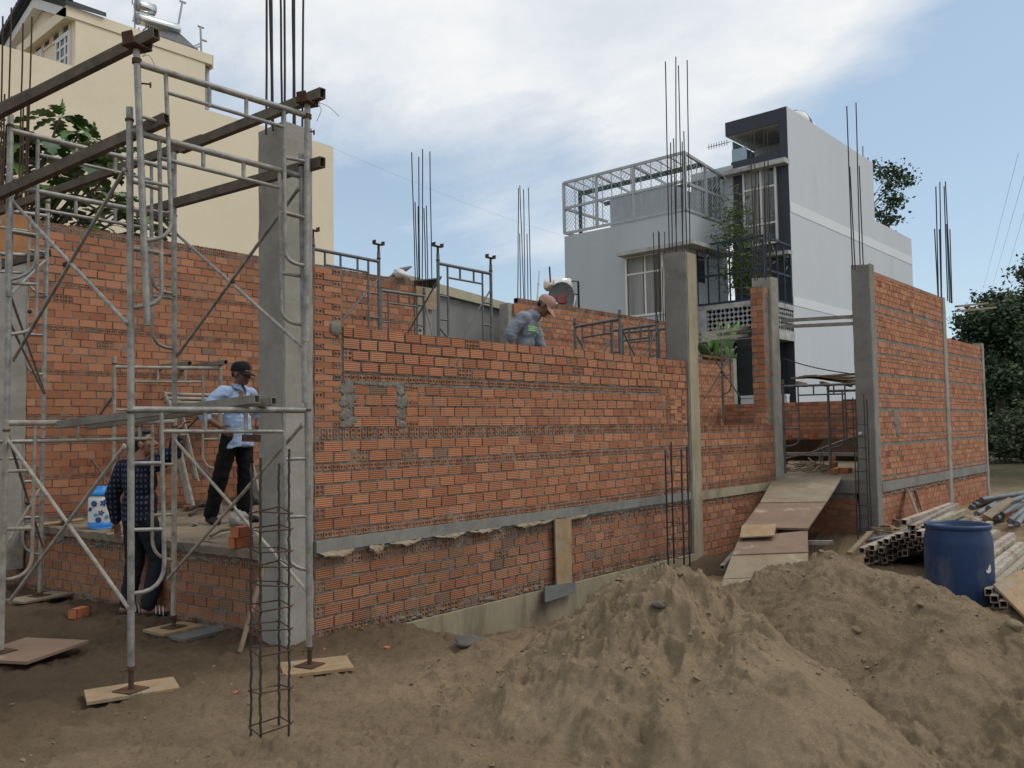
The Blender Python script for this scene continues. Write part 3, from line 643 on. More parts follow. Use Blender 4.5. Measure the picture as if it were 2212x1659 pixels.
# floor slab
mb = MB(); n = 40; mb.box((0., .1, .4), (16, YB, .655)); mb.box((9.02, YR+.27, .4), (16, .0, .76)); mb.box((9.31, YR+.1, .4), (16, YR+.28, .757)); mb.box((8.77, .0, .4), (16, YB-.01, .763))
vs = []; fs = []
for i in range(61):
    y = .28+(4.8-.28)*i/60
    vs += [(xl(y)-.035+jit(.012), y, .6+jit(.008)), (xl(y)-.04+jit(.012), y, .668+jit(.008)), (xl(y)+.12, y, .672), (xl(y)+.12, y, .6)]
for i in range(60):
    for q in range(4): fs.append((i*4+q, i*4+(q+1) % 4, i*4+4+(q+1) % 4, i*4+4+q))
mb.add(vs, fs)
NX, NY = 140, 90; vs = []; fs = []
for j in range(NY+1):
    for i in range(NX+1):
        y = .12+(YB-.14)*j/NY; x = xl(y)+.08+(4.2-xl(y))*i/NX
        vs.append((x, y, .672+.012*mnoise.noise((x*3, y*3, 0))+.012*mnoise.noise((x*11, y*11, 2))+(.03*max(0, mnoise.noise((x*5, y*5, 7))-.1) if y > 2.8 else 0)))
for j in range(NY):
    for i in range(NX): q = j*(NX+1)+i; fs.append((q, q+1, q+NX+2, q+NX+1))
mb.add(vs, fs, 0, None, True)
o = mb.build('floor', 'slab'); o['kind'] = 'structure'
# sill wall under the doorway
A = thing('brick_wall', (8.95, -.6, 0), 'shaded brick base wall under the doorway sill behind the ramp', 'brick wall')
W = Wall((8.95, YR+.27, 0), (0, 1, 0), (1, 0, 0)); z = -.2; i = 0
while z < .5: W.row(z, 's', 0, 1.0, .092*(i % 2)); z += .092; i += 1
W.mb.build('brickwork', ['brick_low', 'brick_low_plain'], A); mo = MB(); W.core(mo, 0, 1.02, -.4, .56, d1=.2); mo.build('mortar', 'mortar', A)
bd = MB(); bd.box((8.93, YR+.27, .56), (9.02, -.02, .755)); bd.build('concrete_sill', 'concrete_dark', A)

# ------------------------------------------------------------------ ground and sand
_tab = {}
def vnoise(x, y, seed):
    """numpy value noise"""
    if seed not in _tab: _tab[seed] = np.random.default_rng(seed).random((257, 257))
    r_ = _tab[seed]; xi = np.floor(x).astype(int); yi = np.floor(y).astype(int)
    fx = x-xi; fy = y-yi; fx = fx*fx*(3-2*fx); fy = fy*fy*(3-2*fy); q = lambda a, b: r_[a % 256, b % 256]
    return (q(xi, yi)*(1-fx)+q(xi+1, yi)*fx)*(1-fy)+(q(xi, yi+1)*(1-fx)+q(xi+1, yi+1)*fx)*fy-.5
def fbm(x, y, f, o, seed, g=.5):
    s = 0; a_ = 1
    for i in range(o): s = s+a_*vnoise(x*f, y*f, seed+i); f *= 2.03; a_ *= g
    return s
def sst(a, b, x): t = np.clip((x-a)/(b-a), 0, 1); return t*t*(3-2*t)
def lumps(x, y, f, seed, th=.22): return np.maximum(0, vnoise(x*f, y*f, seed)+.5*vnoise(x*f*2.1, y*f*2.1, seed+5)-th)
def crust(x, y, f, seed, th, w): return sst(th-w, th+w, fbm(x+.05*fbm(x, y, 6, 3, seed+40), y+.05*fbm(x, y, 6, 3, seed+50), f, 5, seed, .58))
def gh(x, y):
    z = .05*fbm(x, y, .8, 3, 11)+.028*fbm(x, y, 4, 4, 21, .6)
    z = z+.06*lumps(x, y, 8, 31, .2)+.04*lumps(x, y, 19, 41, .15)+.016*fbm(x, y, 14, 3, 51, .6)
    near = np.exp(-((y+3.2)/1.3)**2-((x+2.2)/2.2)**2)
    z = z+.02*crust(x, y, 3.2, 501, .05, .06)+.014*crust(x, y, 8, 511, .08, .08)-.03*lumps(x, y, 3.4, 521, .2)
    z = z*(1+1.5*near)+.06*near
    tr = sst(.45, 1.9, x)*(1-sst(4.6, 6.2, x))*np.exp(-((y-.0)/.75)**2)
    z = z-.43*tr
    tr2 = sst(4.8, 5.6, x)*(1-sst(8.4, 8.9, x))*sst(-2.0, -1.2, y)*(1-sst(-.3, .0, y))
    z = z-.28*tr2-.12*sst(5.5, 6.5, x)*(1-sst(8.6, 9, x))*np.exp(-((y+.2)/.5)**2)
    z = z+.06*np.exp(-((y+1.55)/.25)**2)*sst(9, 9.6, x)*(1-sst(16, 17, x))
    z = z+.05*np.exp(-((y+.22)/.16)**2)*(1-sst(.5, 1.1, x))*sst(-.1, .1, x)
    far = sst(14, 40, np.hypot(x, y)); return z*(1-far)-.02-.3*far*0
def axis(fine0, fine1, st, lo, hi, g=1.09):
    a_ = list(np.arange(fine0, fine1, st)); d = st; v = a_[-1]
    while v < hi: d = min(d*g, 60); v += d; a_.append(v)
    d = st; v = fine0
    while v > lo: d = min(d*g, 60); v -= d; a_.insert(0, v)
    return np.array(a_)
def grid_obj(name, mat, xs, ys, fn, base=None, mask=None):
    X, Y = np.meshgrid(xs, ys, indexing='ij'); Z = fn(X, Y); V = np.stack([X, Y, Z], -1).reshape(-1, 3)
    n, m = X.shape; i = np.arange(n-1)[:, None]*m+np.arange(m-1)[None, :]
    Fq = np.stack([i, i+m, i+m+1, i+1], -1).reshape(-1, 4)
    if mask is not None:
        mk = mask(X, Y, Z).reshape(-1); Fq = Fq[mk[Fq].any(1)]
        used = np.unique(Fq); mp_ = np.full(len(V), -1); mp_[used] = np.arange(len(used)); V = V[used]; Fq = mp_[Fq]
    b = np.array(base or (0, 0, 0), float); me = bpy.data.meshes.new(name); me.from_pydata((V-b).tolist(), [], Fq.tolist())
    me.polygons.foreach_set('use_smooth', [True]*len(me.polygons)); me.materials.append(MT[mat]); me.update()
    o = bpy.data.objects.new(name, me); COL.objects.link(o); o.location = b; o['_b'] = [float(v) for v in b]; return o
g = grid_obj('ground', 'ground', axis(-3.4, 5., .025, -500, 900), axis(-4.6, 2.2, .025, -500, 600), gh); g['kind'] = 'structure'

def heap(ridges, slope):
    P = []
    for rd in ridges:
        for (a_, b_) in zip(rd[:-1], rd[1:]):
            for t in np.linspace(0, 1, 14): P.append(np.array(a_)*(1-t)+np.array(b_)*t)
    P = np.array(P)
    def f(x, y):
        dx = .10*fbm(x, y, 1.7, 3, 77); dy = .10*fbm(x, y, 1.7, 3, 87); x2, y2 = x+dx, y+dy
        z = np.full(x.shape, -9.)
        for p in P:
            d = np.hypot(x2-p[0], y2-p[1]); z = np.maximum(z, p[2]-slope*(np.sqrt(d*d+.014)-.118))
        return z
    return f
def P3(x, y, z): v = at(x, y, Z=z); return (v.x, v.y, v.z)
h1 = heap([[P3(1330, 1285, .55), P3(1390, 1250, .71), P3(1440, 1236, .78), P3(1500, 1250, .745), P3(1545, 1285, .64)],
           [P3(1545, 1285, .64), P3(1640, 1360, .58), P3(1740, 1460, .50)]], .76)
h2 = heap([[P3(1640, 1290, .50), P3(1700, 1240, .60), P3(1800, 1212, .66), P3(1880, 1235, .66), P3(1990, 1280, .62), P3(2080, 1330, .58), P3(2240, 1395, .50)],
           [P3(1800, 1212, .66), P3(1800, 1300, .60)], [P3(2080, 1330, .58), P3(2040, 1420, .5)]], .55)
h3 = heap([[P3(760, 1640, .12), P3(900, 1615, .16), P3(1040, 1640, .14), P3(1150, 1665, .12)]], .3)
def s1(x, y):
    z = h1(x, y); c = np.array(P3(1440, 1236, .78)); ang = np.arctan2(y-c[1], x-c[0]); rr = np.hypot(x-c[0], y-c[1])
    run = vnoise(ang*9+.6*fbm(x, y, 2, 2, 5), rr*.9, 51)+.6*vnoise(ang*21, rr*1.7, 61)
    step = vnoise(ang*3.2, rr*3.3+2*fbm(x, y, 1.5, 2, 15), 71)
    rough = sst(-.15, .25, fbm(x, y, 1.5, 3, 95)+.25*sst(.25, .75, z))
    z = z+.04*run*sst(.05, .5, rr)+.05*np.clip(step*6, -.5, .5)*rough
    m_ = rough*sst(.02, .2, z); z = z+m_*(.05*crust(x, y, 2.2, 401, .02, .03)+.035*crust(x, y, 4.5, 421, .05, .04)+.02*crust(x, y, 10, 441, .05, .06))
    z = z+rough*(.07*lumps(x, y, 7, 101, .15)+.06*lumps(x, y, 15, 111, .15)+.04*fbm(x, y, 12, 4, 121, .65))+.012*fbm(x, y, 20, 3, 131)
    return z-.075*sst(.2, .6, z)
def s2(x, y):
    z = h2(x, y); m_ = .6+.4*sst(-.2, .2, fbm(x, y, 1.2, 2, 205)); z = z+m_*(.035*crust(x, y, 4, 461, .05, .05)+.025*crust(x, y, 9, 471, .08, .07))
    return z+m_*(.05*fbm(x, y, 3.2, 4, 211, .6)+.13*lumps(x, y, 6, 221, .16)+.08*lumps(x, y, 13, 231, .16)+.04*lumps(x, y, 27, 241, .15)+.02*fbm(x, y, 22, 3, 251))
def s3(x, y): return h3(x, y)+.04*fbm(x, y, 5, 4, 311, .6)+.07*lumps(x, y, 11, 321, .15)+.04*lumps(x, y, 24, 331, .15)
mk = lambda X, Y, Z: Z > gh(X, Y)-.09
o = grid_obj('sand_heap', 'sand', np.arange(-1.7, 3.2, .0115), np.arange(-4.7, -.5, .0115), s1, (.1, -3, 0), mk)
tag(o, 'biggest cone of grey brown sand in the middle foreground with crumbling streaked slope', 'sand heap')
o = grid_obj('sand_heap', 'sand_damp', np.arange(-.9, 5.0, .016), np.arange(-5.6, -1.2, .016), s2, (1.8, -3.6, 0), mk)
tag(o, 'wide lumpy sand heap at the right, in front of the blue drum', 'sand heap')
o = grid_obj('sand_heap', 'sand_damp', np.arange(-2.6, .3, .016), np.arange(-4.2, -2., .016), s3, (-1.2, -3, 0), lambda X, Y, Z: Z > gh(X, Y)-.03)
tag(o, 'small low mound of sand at the bottom edge, left of the biggest heap', 'sand heap')
def zs(x, y):
    a_ = np.array([[x]]), np.array([[y]]); return float(max(f(*a_)[0, 0] for f in (gh, s1, s2, s3)))
# loose clods and crumbs too many to count
mb = MB()
for i in range(3200):
    if i < 2200: x, y = random.uniform(-.5, 4.2), random.uniform(-4.6, -1.7); 
    else: x, y = random.uniform(-3, 1.5), random.uniform(-3.6, .2)
    if y > -.1 and x > -.4: continue
    if vnoise(np.array([x*2.2]), np.array([y*2.2]), 900)[0] < .0 and random.random() < .8: continue
    k = random.random()**5*.012+.0035
    mb.ell((x, y, zs(x, y)+k*.2), (k*random.uniform(.8, 1.7), k*random.uniform(.8, 1.4), k*.6), 0, None, Euler((jit(.6), jit(.6), random.uniform(0, 6))).to_matrix(), 6, 4, .9, False)
o = mb.build('sand_clods', 'clod'); o['kind'] = 'stuff'
def stone(px, py, z, r, lab, mat='stone'):
    p = at(px, py, Z=z); p.z = zs(p.x, p.y)+r[2]*.3
    mb = MB(); mb.ell(p, r, 0, None, Euler((.2, .1, random.uniform(-.5, .5))).to_matrix(), 14, 9, .6); single(mb, 'lump', mat, p, lab, 'lump of earth')
stone(1425, 1300, .66, (.05, .03, .022), 'dark lump near the top of the biggest sand heap')
stone(1018, 1385, 0, (.16, .09, .035), 'flat grey stone at the foot of the yellow footing')
stone(1990, 1330, .55, (.035, .02, .014), 'dark clod on the wide sand heap in front of the blue drum', 'clod')
stone(2195, 1430, .4, (.06, .035, .03), 'lump of earth at the right picture edge below the drum', 'clod')
stone(1850, 1345, .55, (.028, .024, .018), 'round clod in the hollow of the wide sand heap', 'clod')
stone(660, 1345, .02, (.08, .05, .03), 'dark lump of mortar at the foot of the front column', 'stone')
for i, (px, py, k, lab) in enumerate(((836, 1392, .035, 'orange brick chip lying on the soil below the front wall'), (700, 1392, .02, 'smallest orange brick chip beside the front column'), (790, 1362, .018, 'tiny orange chip close to the wall foot'), (510, 1501, .02, 'orange brick chip on the sand left of the rebar cage'))):
    p = at(px, py, Z=0); p.z = zs(p.x, p.y)+.006; mb = MB(); mb.ell(p, (k, k*.6, k*.45), 0, None, Euler((0, .3, i)).to_matrix(), 7, 5, .5); single(mb, 'brick_chip', 'loose_brick', p, lab, 'brick chip', 'orange brick chips on the ground')
def loose(name, p, yaw, lab, holes=True, size=(.18, .08, .08), pitch=0, mat='loose_brick'):
    mb = MB(); W_ = Wall((0, 0, 0), (1, 0, 0), (0, 1, 0)); c = (.56, .22, .11)
    l, wd, h = size; W_.mb = mb
    mb.box((-l/2, -wd/2, -h/2), (l/2, wd/2, h/2), 0, c)
    for sx in (-1, 1):
        w2 = Wall((sx*(l/2+.001), -wd/2*1, -h/2), (0, 1, 0), (-sx, 0, 0)); w2.mb = mb; w2.holed(0, wd, 0, h, 2, 2 if h > .05 else 1, .02, c)
    rot = Euler((0, pitch, yaw)).to_matrix(); mb.v = [tuple(rot@Vector(v)+Vector(p)) for v in mb.v]
    return single(mb, name, mat, (p[0], p[1], p[2]-h/2), lab, 'brick')
p = at(172, 1330, Z=.03); loose('loose_brick', (p.x, p.y, .06), .5, 'single orange brick lying on the soil under the scaffold')
p = at(520, 1180, Z=.68); loose('loose_brick', (p.x, p.y, .715), .1, 'brick on the floor edge beside the front column, lower of two stacked', True)
loose('loose_brick', (p.x+.01, p.y, .80), .35, 'brick on the floor edge beside the front column, upper of two stacked')
p = at(405, 1102, Z=.68); loose('loose_brick', (p.x, p.y, .71), 1.1, 'half buried brick lying behind the standing man in the pale blue shirt', True, (.16, .08, .05))

# ------------------------------------------------------------------ ramp
def panel(name, pts, mat, lab, t=.022):
    q = [P3(*p) for p in pts]; n = (Vector(q[1])-Vector(q[0])).cross(Vector(q[3])-Vector(q[0])).normalized()
    if n.z < 0: n = -n
    mb = MB(); mb.slab(q, -n*t); c = sum((Vector(v) for v in q), Vector())/4
    return single(mb, name, mat, (c.x, c.y, c.z-t), lab, 'ramp board')
panel('ramp_board', [(1672, 1029, .79), (1819, 1029, .81), (1785, 1083, .595), (1642, 1085, .585)], 'ply_old', 'top ramp board, resting on the doorway sill')
panel('ramp_board', [(1642, 1085, .58), (1785, 1083, .59), (1745, 1141, .40), (1603, 1138, .40)], 'ply_red', 'reddish second ramp board, stained with white plaster')
panel('ramp_board', [(1597, 1160, .34), (1745, 1146, .37), (1745, 1192, .225), (1582, 1198, .22)], 'ply_red', 'third ramp board down, just below the small orange plywood piece')
panel('ramp_board', [(1582, 1198, .215), (1745, 1192, .22), (1746, 1242, .07), (1562, 1250, .06)], 'ply_old', 'pale muddy ramp board second from the bottom')
panel('ramp_board', [(1562, 1251, .055), (1700, 1245, .06), (1690, 1290, -.03), (1552, 1290, -.03)], 'ply_old', 'lowest ramp board, its end buried between the sand heaps')
panel('plywood_piece', [(1603, 1134, .425), (1677, 1131, .425), (1673, 1156, .37), (1598, 1160, .36)], 'ply', 'small orange plywood piece bridging the bend in the ramp', .014)
def bt(name, p, q, mat, lab, w=.05, h=.05, cat='steel tube', group=None, hollow=.006):
    p, q = Vector(p), Vector(q); mb = MB(); mb.bar(p, q, w, h, 0, None, (0, 0, 1), hollow); b = (p+q)/2
    return single(mb, name, mat, (b.x, b.y, min(p.z, q.z)-h/2), lab, cat, group)
bt('box_tube', P3(1745, 1172, .14), P3(1800, 1172, .14), 'tube_pale', 'pale box tube end sticking out from under the right side of the ramp')
bt('box_tube', P3(1560, 1226, .02), P3(1600, 1180, .1), 'tube_pale', 'steel tube propping the left edge of the ramp')
mb = MB(); a_, b_ = P3(1600, 1178, .2), P3(1745, 1178, .16)
mb.bar((a_[0]+.1, a_[1]-.06, -.2), (a_[0]+.1, a_[1]-.06, .2), .08, .08); mb.bar((b_[0], b_[1]+.05, -.2), (b_[0], b_[1]+.05, .15), .08, .08); mb.bar((a_[0]+.1, a_[1], .2), (b_[0], b_[1], .17), .06, .06)
single(mb, 'ramp_trestle', 'wood', (a_[0], a_[1], -.2), 'low timber trestle carrying the bend of the ramp', 'trestle')

# ------------------------------------------------------------------ drum
dc = at(2075, 1300, Z=-.02); D = thing('plastic_drum', (dc.x, dc.y, -.05), 'open blue plastic drum standing behind the wide sand heap', 'drum')
mb = MB(); r_, zt = .283, .675
prof = [(r_*.93, -.12), (r_*.985, -.06), (r_, .0), (r_, .5), (r_*.985, .56), (r_*.93, .62), (r_*.93, zt-.02)]
mb.lathe(prof+[(r_*.9, zt-.02), (r_*.9, .56), (r_*.96, .5), (r_*.96, -.1), (0, -.1)], (dc.x, dc.y, 0), (0, 0, 1), 48); mb.build('body', 'drum', D)
mb = MB(); rr = [(r_*.93, zt-.035), (r_*.965, zt-.03), (r_*.98, zt-.008), (r_*.965, zt+.008), (r_*.92, zt+.01), (r_*.9, zt-.02)]
mb.lathe(rr, (dc.x, dc.y, 0), (0, 0, 1), 48); mb.build('rim', 'drum_rim', D)
mb = MB(); sp_ = at(2136, 1222, Y=dc.y-.1); ang = 0
v = Vector((CAM[0]-dc.x, CAM[1]-dc.y, 0)).normalized(); sd = Vector((v.y, -v.x, 0)); q = Vector((dc.x, dc.y, 0))+(v*.28-sd*.9*0).normalized()*0
best = None
for k in range(360):
    pz = Vector((dc.x+r_*math.cos(R(k)), dc.y+r_*math.sin(R(k)), .3)); u_ = AX.T@(np.array(pz)-CAM); px = CX+F_*u_[0]/u_[2]
    if best is None or abs(px-2134)+u_[2]*20 < best[0]: best = (abs(px-2134)+u_[2]*20, pz, k)
nn = Vector((math.cos(R(best[2])), math.sin(R(best[2])), 0)); tt = Vector((-nn.y, nn.x, 0))
mb.slab([best[1]+nn*.001+tt*a_+Vector((0, 0, b_)) for a_, b_ in ((-.03, .01), (-.01, .0), (.015, .04), (.03, .05), (.035, -.01), (.01, -.025), (-.02, -.02))], nn*.003); mb.build('sticker_remnant', 'bagwhite', D)

# ------------------------------------------------------------------ pile of square tubes
pile = []
def tubes(n, x0f, yz, L_, lab, grp, tilt=0, yaw=0):
    for i in range(n):
        y, z, x = yz(i); x += x0f(i); L2 = L_*random.uniform(.9, 1.1); yw = yaw+jit(.03)
        k = random.uniform(.72, 1.12); s_ = .062; d = Vector((math.cos(yw), math.sin(yw), tilt+jit(.008)))
        mb = MB(); p = Vector((x, y, z)); mb.bar(p, p+d*L2, s_*random.choice((1, 1, .8)), s_, 0, (k, k*random.uniform(.9, 1), k*random.uniform(.85, 1)), (jit(.06), jit(.06), 1), .006)
        o = single(mb, 'box_tube', 'tube_pale', (x, y, z-s_/2), lab(i), 'steel tube', grp)
# stepped right-hand stack
lay = []
for r in range(15):
    t = r/14; q = at(1955+(2165-1955)*t, 1128+(1306-1128)*t, Z=.50-.43*t)
    for k in range(3):
        z = q.z-.066*k
        if z > .02: lay.append((q.y+jit(.008), z, q.x+(.12 if k else 0)+jit(.05), k))
tubes(len(lay), lambda i: 0, lambda i: (lay[i][0], lay[i][1], lay[i][2]), 2.6,
      lambda i: 'weathered square tube forming one step of the slanted stack right of the drum' if lay[i][3] == 0 else 'square tube in the lower layers of the slanted stack right of the drum',
      'box tubes in the stepped stack', .0, .07)
lft = []
for r in range(9):
    t = r/8; q = at(1868+(1990-1868)*t, 1188+(1142-1188)*t, Z=.20+.27*t)
    for k in range(4):
        z = q.z-.064*k
        if z > .03: lft.append((q.y+jit(.02), z, q.x+jit(.1)+.07*k, k))
tubes(len(lft), lambda i: 0, lambda i: (lft[i][0], lft[i][1], lft[i][2]), 1.75,
      lambda i: 'pale square tube on top of the bundle left of the blue drum' if lft[i][3] == 0 else 'square tube with dark open end inside the bundle left of the blue drum',
      'box tubes in the bundle left of the drum', .02, .04)
bt('timber_bar', P3(1835, 1196, .08), P3(1880, 1150, .2), 'wood', 'pale timber bar lying slanted at the left end of the tube bundle', .06, .03, 'timber', None, 0)
mb = MB(); a_, b_ = Vector(P3(1870, 1168, .1)), Vector(P3(1960, 1152, .18)); mb.tube([a_, b_], .03, 10); single(mb, 'steel_pipe', 'pipe_grey', a_, 'grey round pipe behind the bundle of square tubes', 'pipe')
panel('plywood_sheet', [(2146, 1262, .20), (2205, 1230, .24), (2310, 1300, .12), (2228, 1345, .02)], 'ply', 'light plywood sheet leaning on the tube stack at the right picture edge', .02)

# planks leaning on the right-hand wall, scrap wood below
def plank(p, q, w, t, mat, lab, up=(0, -1, 0.4)):
    mb = MB(); mb.bar(p, q, w, t, 0, None, up); b = min((Vector(p), Vector(q)), key=lambda v: v.z); return single(mb, 'plank', mat, b, lab, 'plank')
a_ = at(1962, 1060, Y=YR-.04); b_ = at(1992, 1140, Y=YR-.5); plank(a_, b_, .13, .03, 'wood', 'long old plank leaning against the right-hand brick wall')
a_ = at(1982, 1100, Y=YR-.2); b_ = at(2014, 1150, Y=YR-.62); plank(a_, b_, .2, .03, 'wood', 'short broad plank leaning in front of the long old plank')
a_ = at(1978, 1058, Y=YR-.02); b_ = at(1990, 1100, Y=YR-.03); plank(a_, b_, .05, .02, 'board_grey', 'narrow grey batten standing against the brick wall behind the planks')
sc = [(1905+random.uniform(-20, 50), 1140+random.uniform(-12, 12), random.uniform(0, 3)) for _ in range(9)]
for i, (px, py, yw) in enumerate(sc):
    p = at(px, py, Z=.06); d = Vector((math.cos(yw), math.sin(yw), jit(.15)))*.22; p.z = .05+.02*(i % 4)
    mb = MB(); mb.bar(p-d, p+d, .05, .025); single(mb, 'wood_scrap', 'wood', p-Vector((0, 0, .02)), 'short wood offcut in the scrap heap at the foot of the right-hand wall', 'offcut', 'wood offcuts below the right-hand wall')

# grey steel pipes and props far right
pl = [((2098, 1096), (2160, 1072)), ((2105, 1090), (2190, 1068)), ((2112, 1084), (2212, 1066)), ((2110, 1110), (2150, 1088)), ((2135, 1098), (2215, 1072)), ((2152, 1120), (2205, 1090)), ((2165, 1112), (2210, 1080)), ((2182, 1126), (2215, 1098)), ((2196, 1132), (2216, 1108)), ((2120, 1079), (2230, 1062))]
for i, (u, v) in enumerate(pl):
    z = .08+.035*(i % 5); a_, b_ = Vector(P3(u[0], u[1], z)), Vector(P3(v[0], v[1], z)); d = (b_-a_).normalized(); b_ = a_+d*min((b_-a_).length, 3.2)
    mb = MB(); mb.tube([a_, b_], .042, 10, caps=False); mb.tube([a_+d*.01, b_-d*.01], .034, 10)
    single(mb, 'steel_pipe', 'pipe_grey', (a_.x, a_.y, z-.04), 'grey blue steel pipe in the loose pile at the right picture edge', 'pipe', 'pipes in the loose pile at the right')
panel('plywood_offcut', [(2122, 1110, .22), (2178, 1074, .27), (2192, 1077, .27), (2140, 1118, .22)], 'ply_old', 'pale board lying across the pile of grey pipes', .02)
p = at(2170, 1112, Z=.1); loose('loose_brick', (p.x, p.y, .1), .4, 'reddish brick among the grey pipes, left one'); p = at(2190, 1120, Z=.1); loose('loose_brick', (p.x, p.y-.1, .08), 1.2, 'reddish brick among the grey pipes, right one')
mb = MB(); p = P3(2186, 1136, .02); mb.slab([(p[0]-.06, p[1]-.04, .02), (p[0]+.06, p[1]-.05, .025), (p[0]+.05, p[1]+.05, .03), (p[0]-.05, p[1]+.04, .02)], (0, 0, .008)); single(mb, 'paper_scrap', 'white_trim', p, 'white scrap of paper on the soil below the pipe pile', 'litter')

# ------------------------------------------------------------------ rebar cages
def cage(pb, zb, zt, w, d, yaw, lab, rings, r=.0085, mat='rebar', lean=(0, 0)):
    A = thing('rebar_cage', (pb[0], pb[1], zb), lab, 'rebar cage'); rot = Matrix.Rotation(yaw, 3, 'Z'); c = Vector((pb[0], pb[1], 0))
    q = [c+rot@Vector((a_*w/2, b_*d/2, 0)) for a_, b_ in ((-1, -1), (1, -1), (1, 1), (-1, 1))]
    ln = lambda z: Vector((lean[0], lean[1], 0))*(z-zb)
    for i, v in enumerate(q):
        zz_ = zt+jit(.06); mb = MB(); n = max(4, int((zz_-zb)/.02)) if r < .007 else 6
        pts = [v+ln(zb+(zz_-zb)*k/n)+Vector((jit(.003), jit(.003), zb-.05*(i % 2)+(zz_-zb)*k/n)) for k in range(n+1)]
        mb.tube(pts, [r*(1+.13*(k % 2)) for k in range(n+1)] if r < .007 else r, 6, caps=True); mb.build('rebar', mat, A)
    for z in rings:
        mb = MB(); tl = [jit(.018) for _ in range(4)]; pts = [q[k % 4]+ln(z)+(q[k % 4]-c).normalized()*.014+Vector((0, 0, z+tl[k % 4])) for k in range(5)]
        mb.tube(pts+[pts[-1]+Vector((.03, .03, 0))], .0042, 5); mb.build('stirrup', 'rebar_rust', A)
f0 = Vector(P3(583, 1592, -.02)); za = [at(600, y, X=f0.x)[2] for y in (1105, 1145, 1188, 1225, 1265, 1310, 1355, 1410, 1495, 1575)]
cage((f0.x, f0.y), -.12, at(580, 990, X=f0.x)[2], .155, .155, R(76), 'rust brown rebar cage standing in the sand in front of the nearest column', za, .0066, 'rebar', (.004, .004))
p = at(1467, 1222, Y=-.28); zb = p.z
cage((p.x, p.y), zb, at(1467, 965, Y=-.28)[2], .2, .2, R(10), 'dark rebar cage standing against the front wall beside the middle column', [zb+.12+.2*i for i in range(7)], .011)
p = at(1834, 1165, Y=-1.15); 
cage((8.86, -1.18), -.1, 2.0, .16, .16, R(5), 'thin rebar cage standing at the right edge of the doorway', [.05+.17*i for i in range(10)], .009)

a_, b_ = at(539, 1233, Y=-.02), at(518, 1403, Z=.02); a_ = Vector((-.36, .12, .62)); mb = MB(); mb.tube([Vector((b_.x, b_.y, .0)), a_], .018, 8); single(mb, 'stick', 'wood', (b_.x, b_.y, 0), 'thin old stick leaning on the front column beside the low wall', 'stick')

# ------------------------------------------------------------------ scaffolding
ZG = -.02
pf1, pf2 = at(283, 1512, Z=-.03), at(668, 1450, Z=-.02); FP = on_plane(pf1, pf2)
pm1, pm2 = at(3, 1425, Z=.02), at(375, 1357, Z=.02); MP = on_plane(pm1, pm2)
pr2 = at(86, 1292, Z=.02); RP = on_plane(pr2-(pm2-pm1), pr2)
RL, RS = .0212, .0136
def arc(p0, p1, p2, n=6):
    return [p0.lerp(p1, t/n).lerp(p1.lerp(p2, t/n), t/n) for t in range(n+1)]
def frame(lab, mat, legs, header, rail=None, inner=(), rungs=(), struts=(), pins=(), group='scaffold frames of the near tower'):
    """door frame of tubes; every argument holds 3-d points"""
    b = min((p for l in legs for p in l), key=lambda v: v.z); A = thing('scaffold', b, lab, 'scaffold', group)
    def part(name, pts, r, n=8): mb = MB(); mb.tube(pts, r, n); return mb.build(name, mat, A)
    for l in legs:
        k = part('leg', l, RL, 12)
        d = (l[1]-l[0]).normalized(); mb = MB(); q = l[1] if l[1].z > l[0].z else l[0]
        mb.tube([q-Vector((0, 0, .09)), q-Vector((0, 0, .075))], RL+.006, 12); mb.build('collar', 'rust', A)
    part('header_bar', header, RL, 12)
    if rail: part('lower_rail', rail, RS)
    for i in inner: part('ladder_rail', i, RS)
    for i in rungs: part('rung', i, RS*.95)
    for i in struts: part('strut', i, RS)
    for p in pins:
        mb = MB(); mb.tube([p, p+Vector((.05, -.03, 0))], .006, 6); mb.box(p+Vector((.045, -.035, -.022)), p+Vector((.053, -.025, .012))); mb.build('lock_pin', 'rust', A)
    return A
def fpx(fn, lab, mat, legs, header, rail=None, inner=(), rungs=(), struts=(), pins=(), off=0., group='scaffold frames of the near tower'):
    g_ = lambda p: fn(p[0], p[1], off)
    inn = []
    for i in inner:      # top, bend start, bend corner, leg joint
        q = [g_(p) for p in i]; inn.append([q[0], q[0].lerp(q[1], .5)]+arc(q[1], q[2], q[3]))
    return frame(lab, mat, [[g_(a_), g_(b_)] for a_, b_ in legs], [g_(p) for p in header], [g_(p) for p in rail] if rail else None, inn,
                 [[g_(a_), g_(b_)] for a_, b_ in rungs], [[g_(a_), g_(b_)] for a_, b_ in struts], [g_(p) for p in pins], group)
fpx(FP, 'lowest frame of the front scaffold, its legs on plywood pads', 'galv', [((283, 1440), (283, 862)), ((668, 1400), (664, 860))], ((285, 885), (662, 886)), ((352, 932), (613, 932)),
    [((349, 887), (355, 1215), (355, 1278), (289, 1282)), ((613, 888), (617, 1180), (618, 1228), (664, 1230))],
    [((285, 1001), (353, 1000)), ((285, 1145), (354, 1143)), ((616, 992), (665, 990)), ((617, 1117), (666, 1115))], [((443, 887), (443, 931)), ((531, 887), (531, 931))], [(285, 920)])
fpx(FP, 'middle frame of the front scaffold, left leg ending in a bare tube', 'galv', [((283, 872), (280, 232)), ((658, 870), (651, 333))], ((281, 283), (653, 381)), ((347, 342), (603, 405)),
    [((344, 299), (349, 628), (350, 664), (283, 664)), ((604, 369), (608, 665), (610, 700), (655, 701))],
    [((281, 391), (345, 409)), ((282, 536), (348, 546)), ((606, 459), (653, 470)), ((608, 590), (655, 597))], [((439, 325), (439, 362)), ((526, 348), (526, 386))], [(283, 300)])
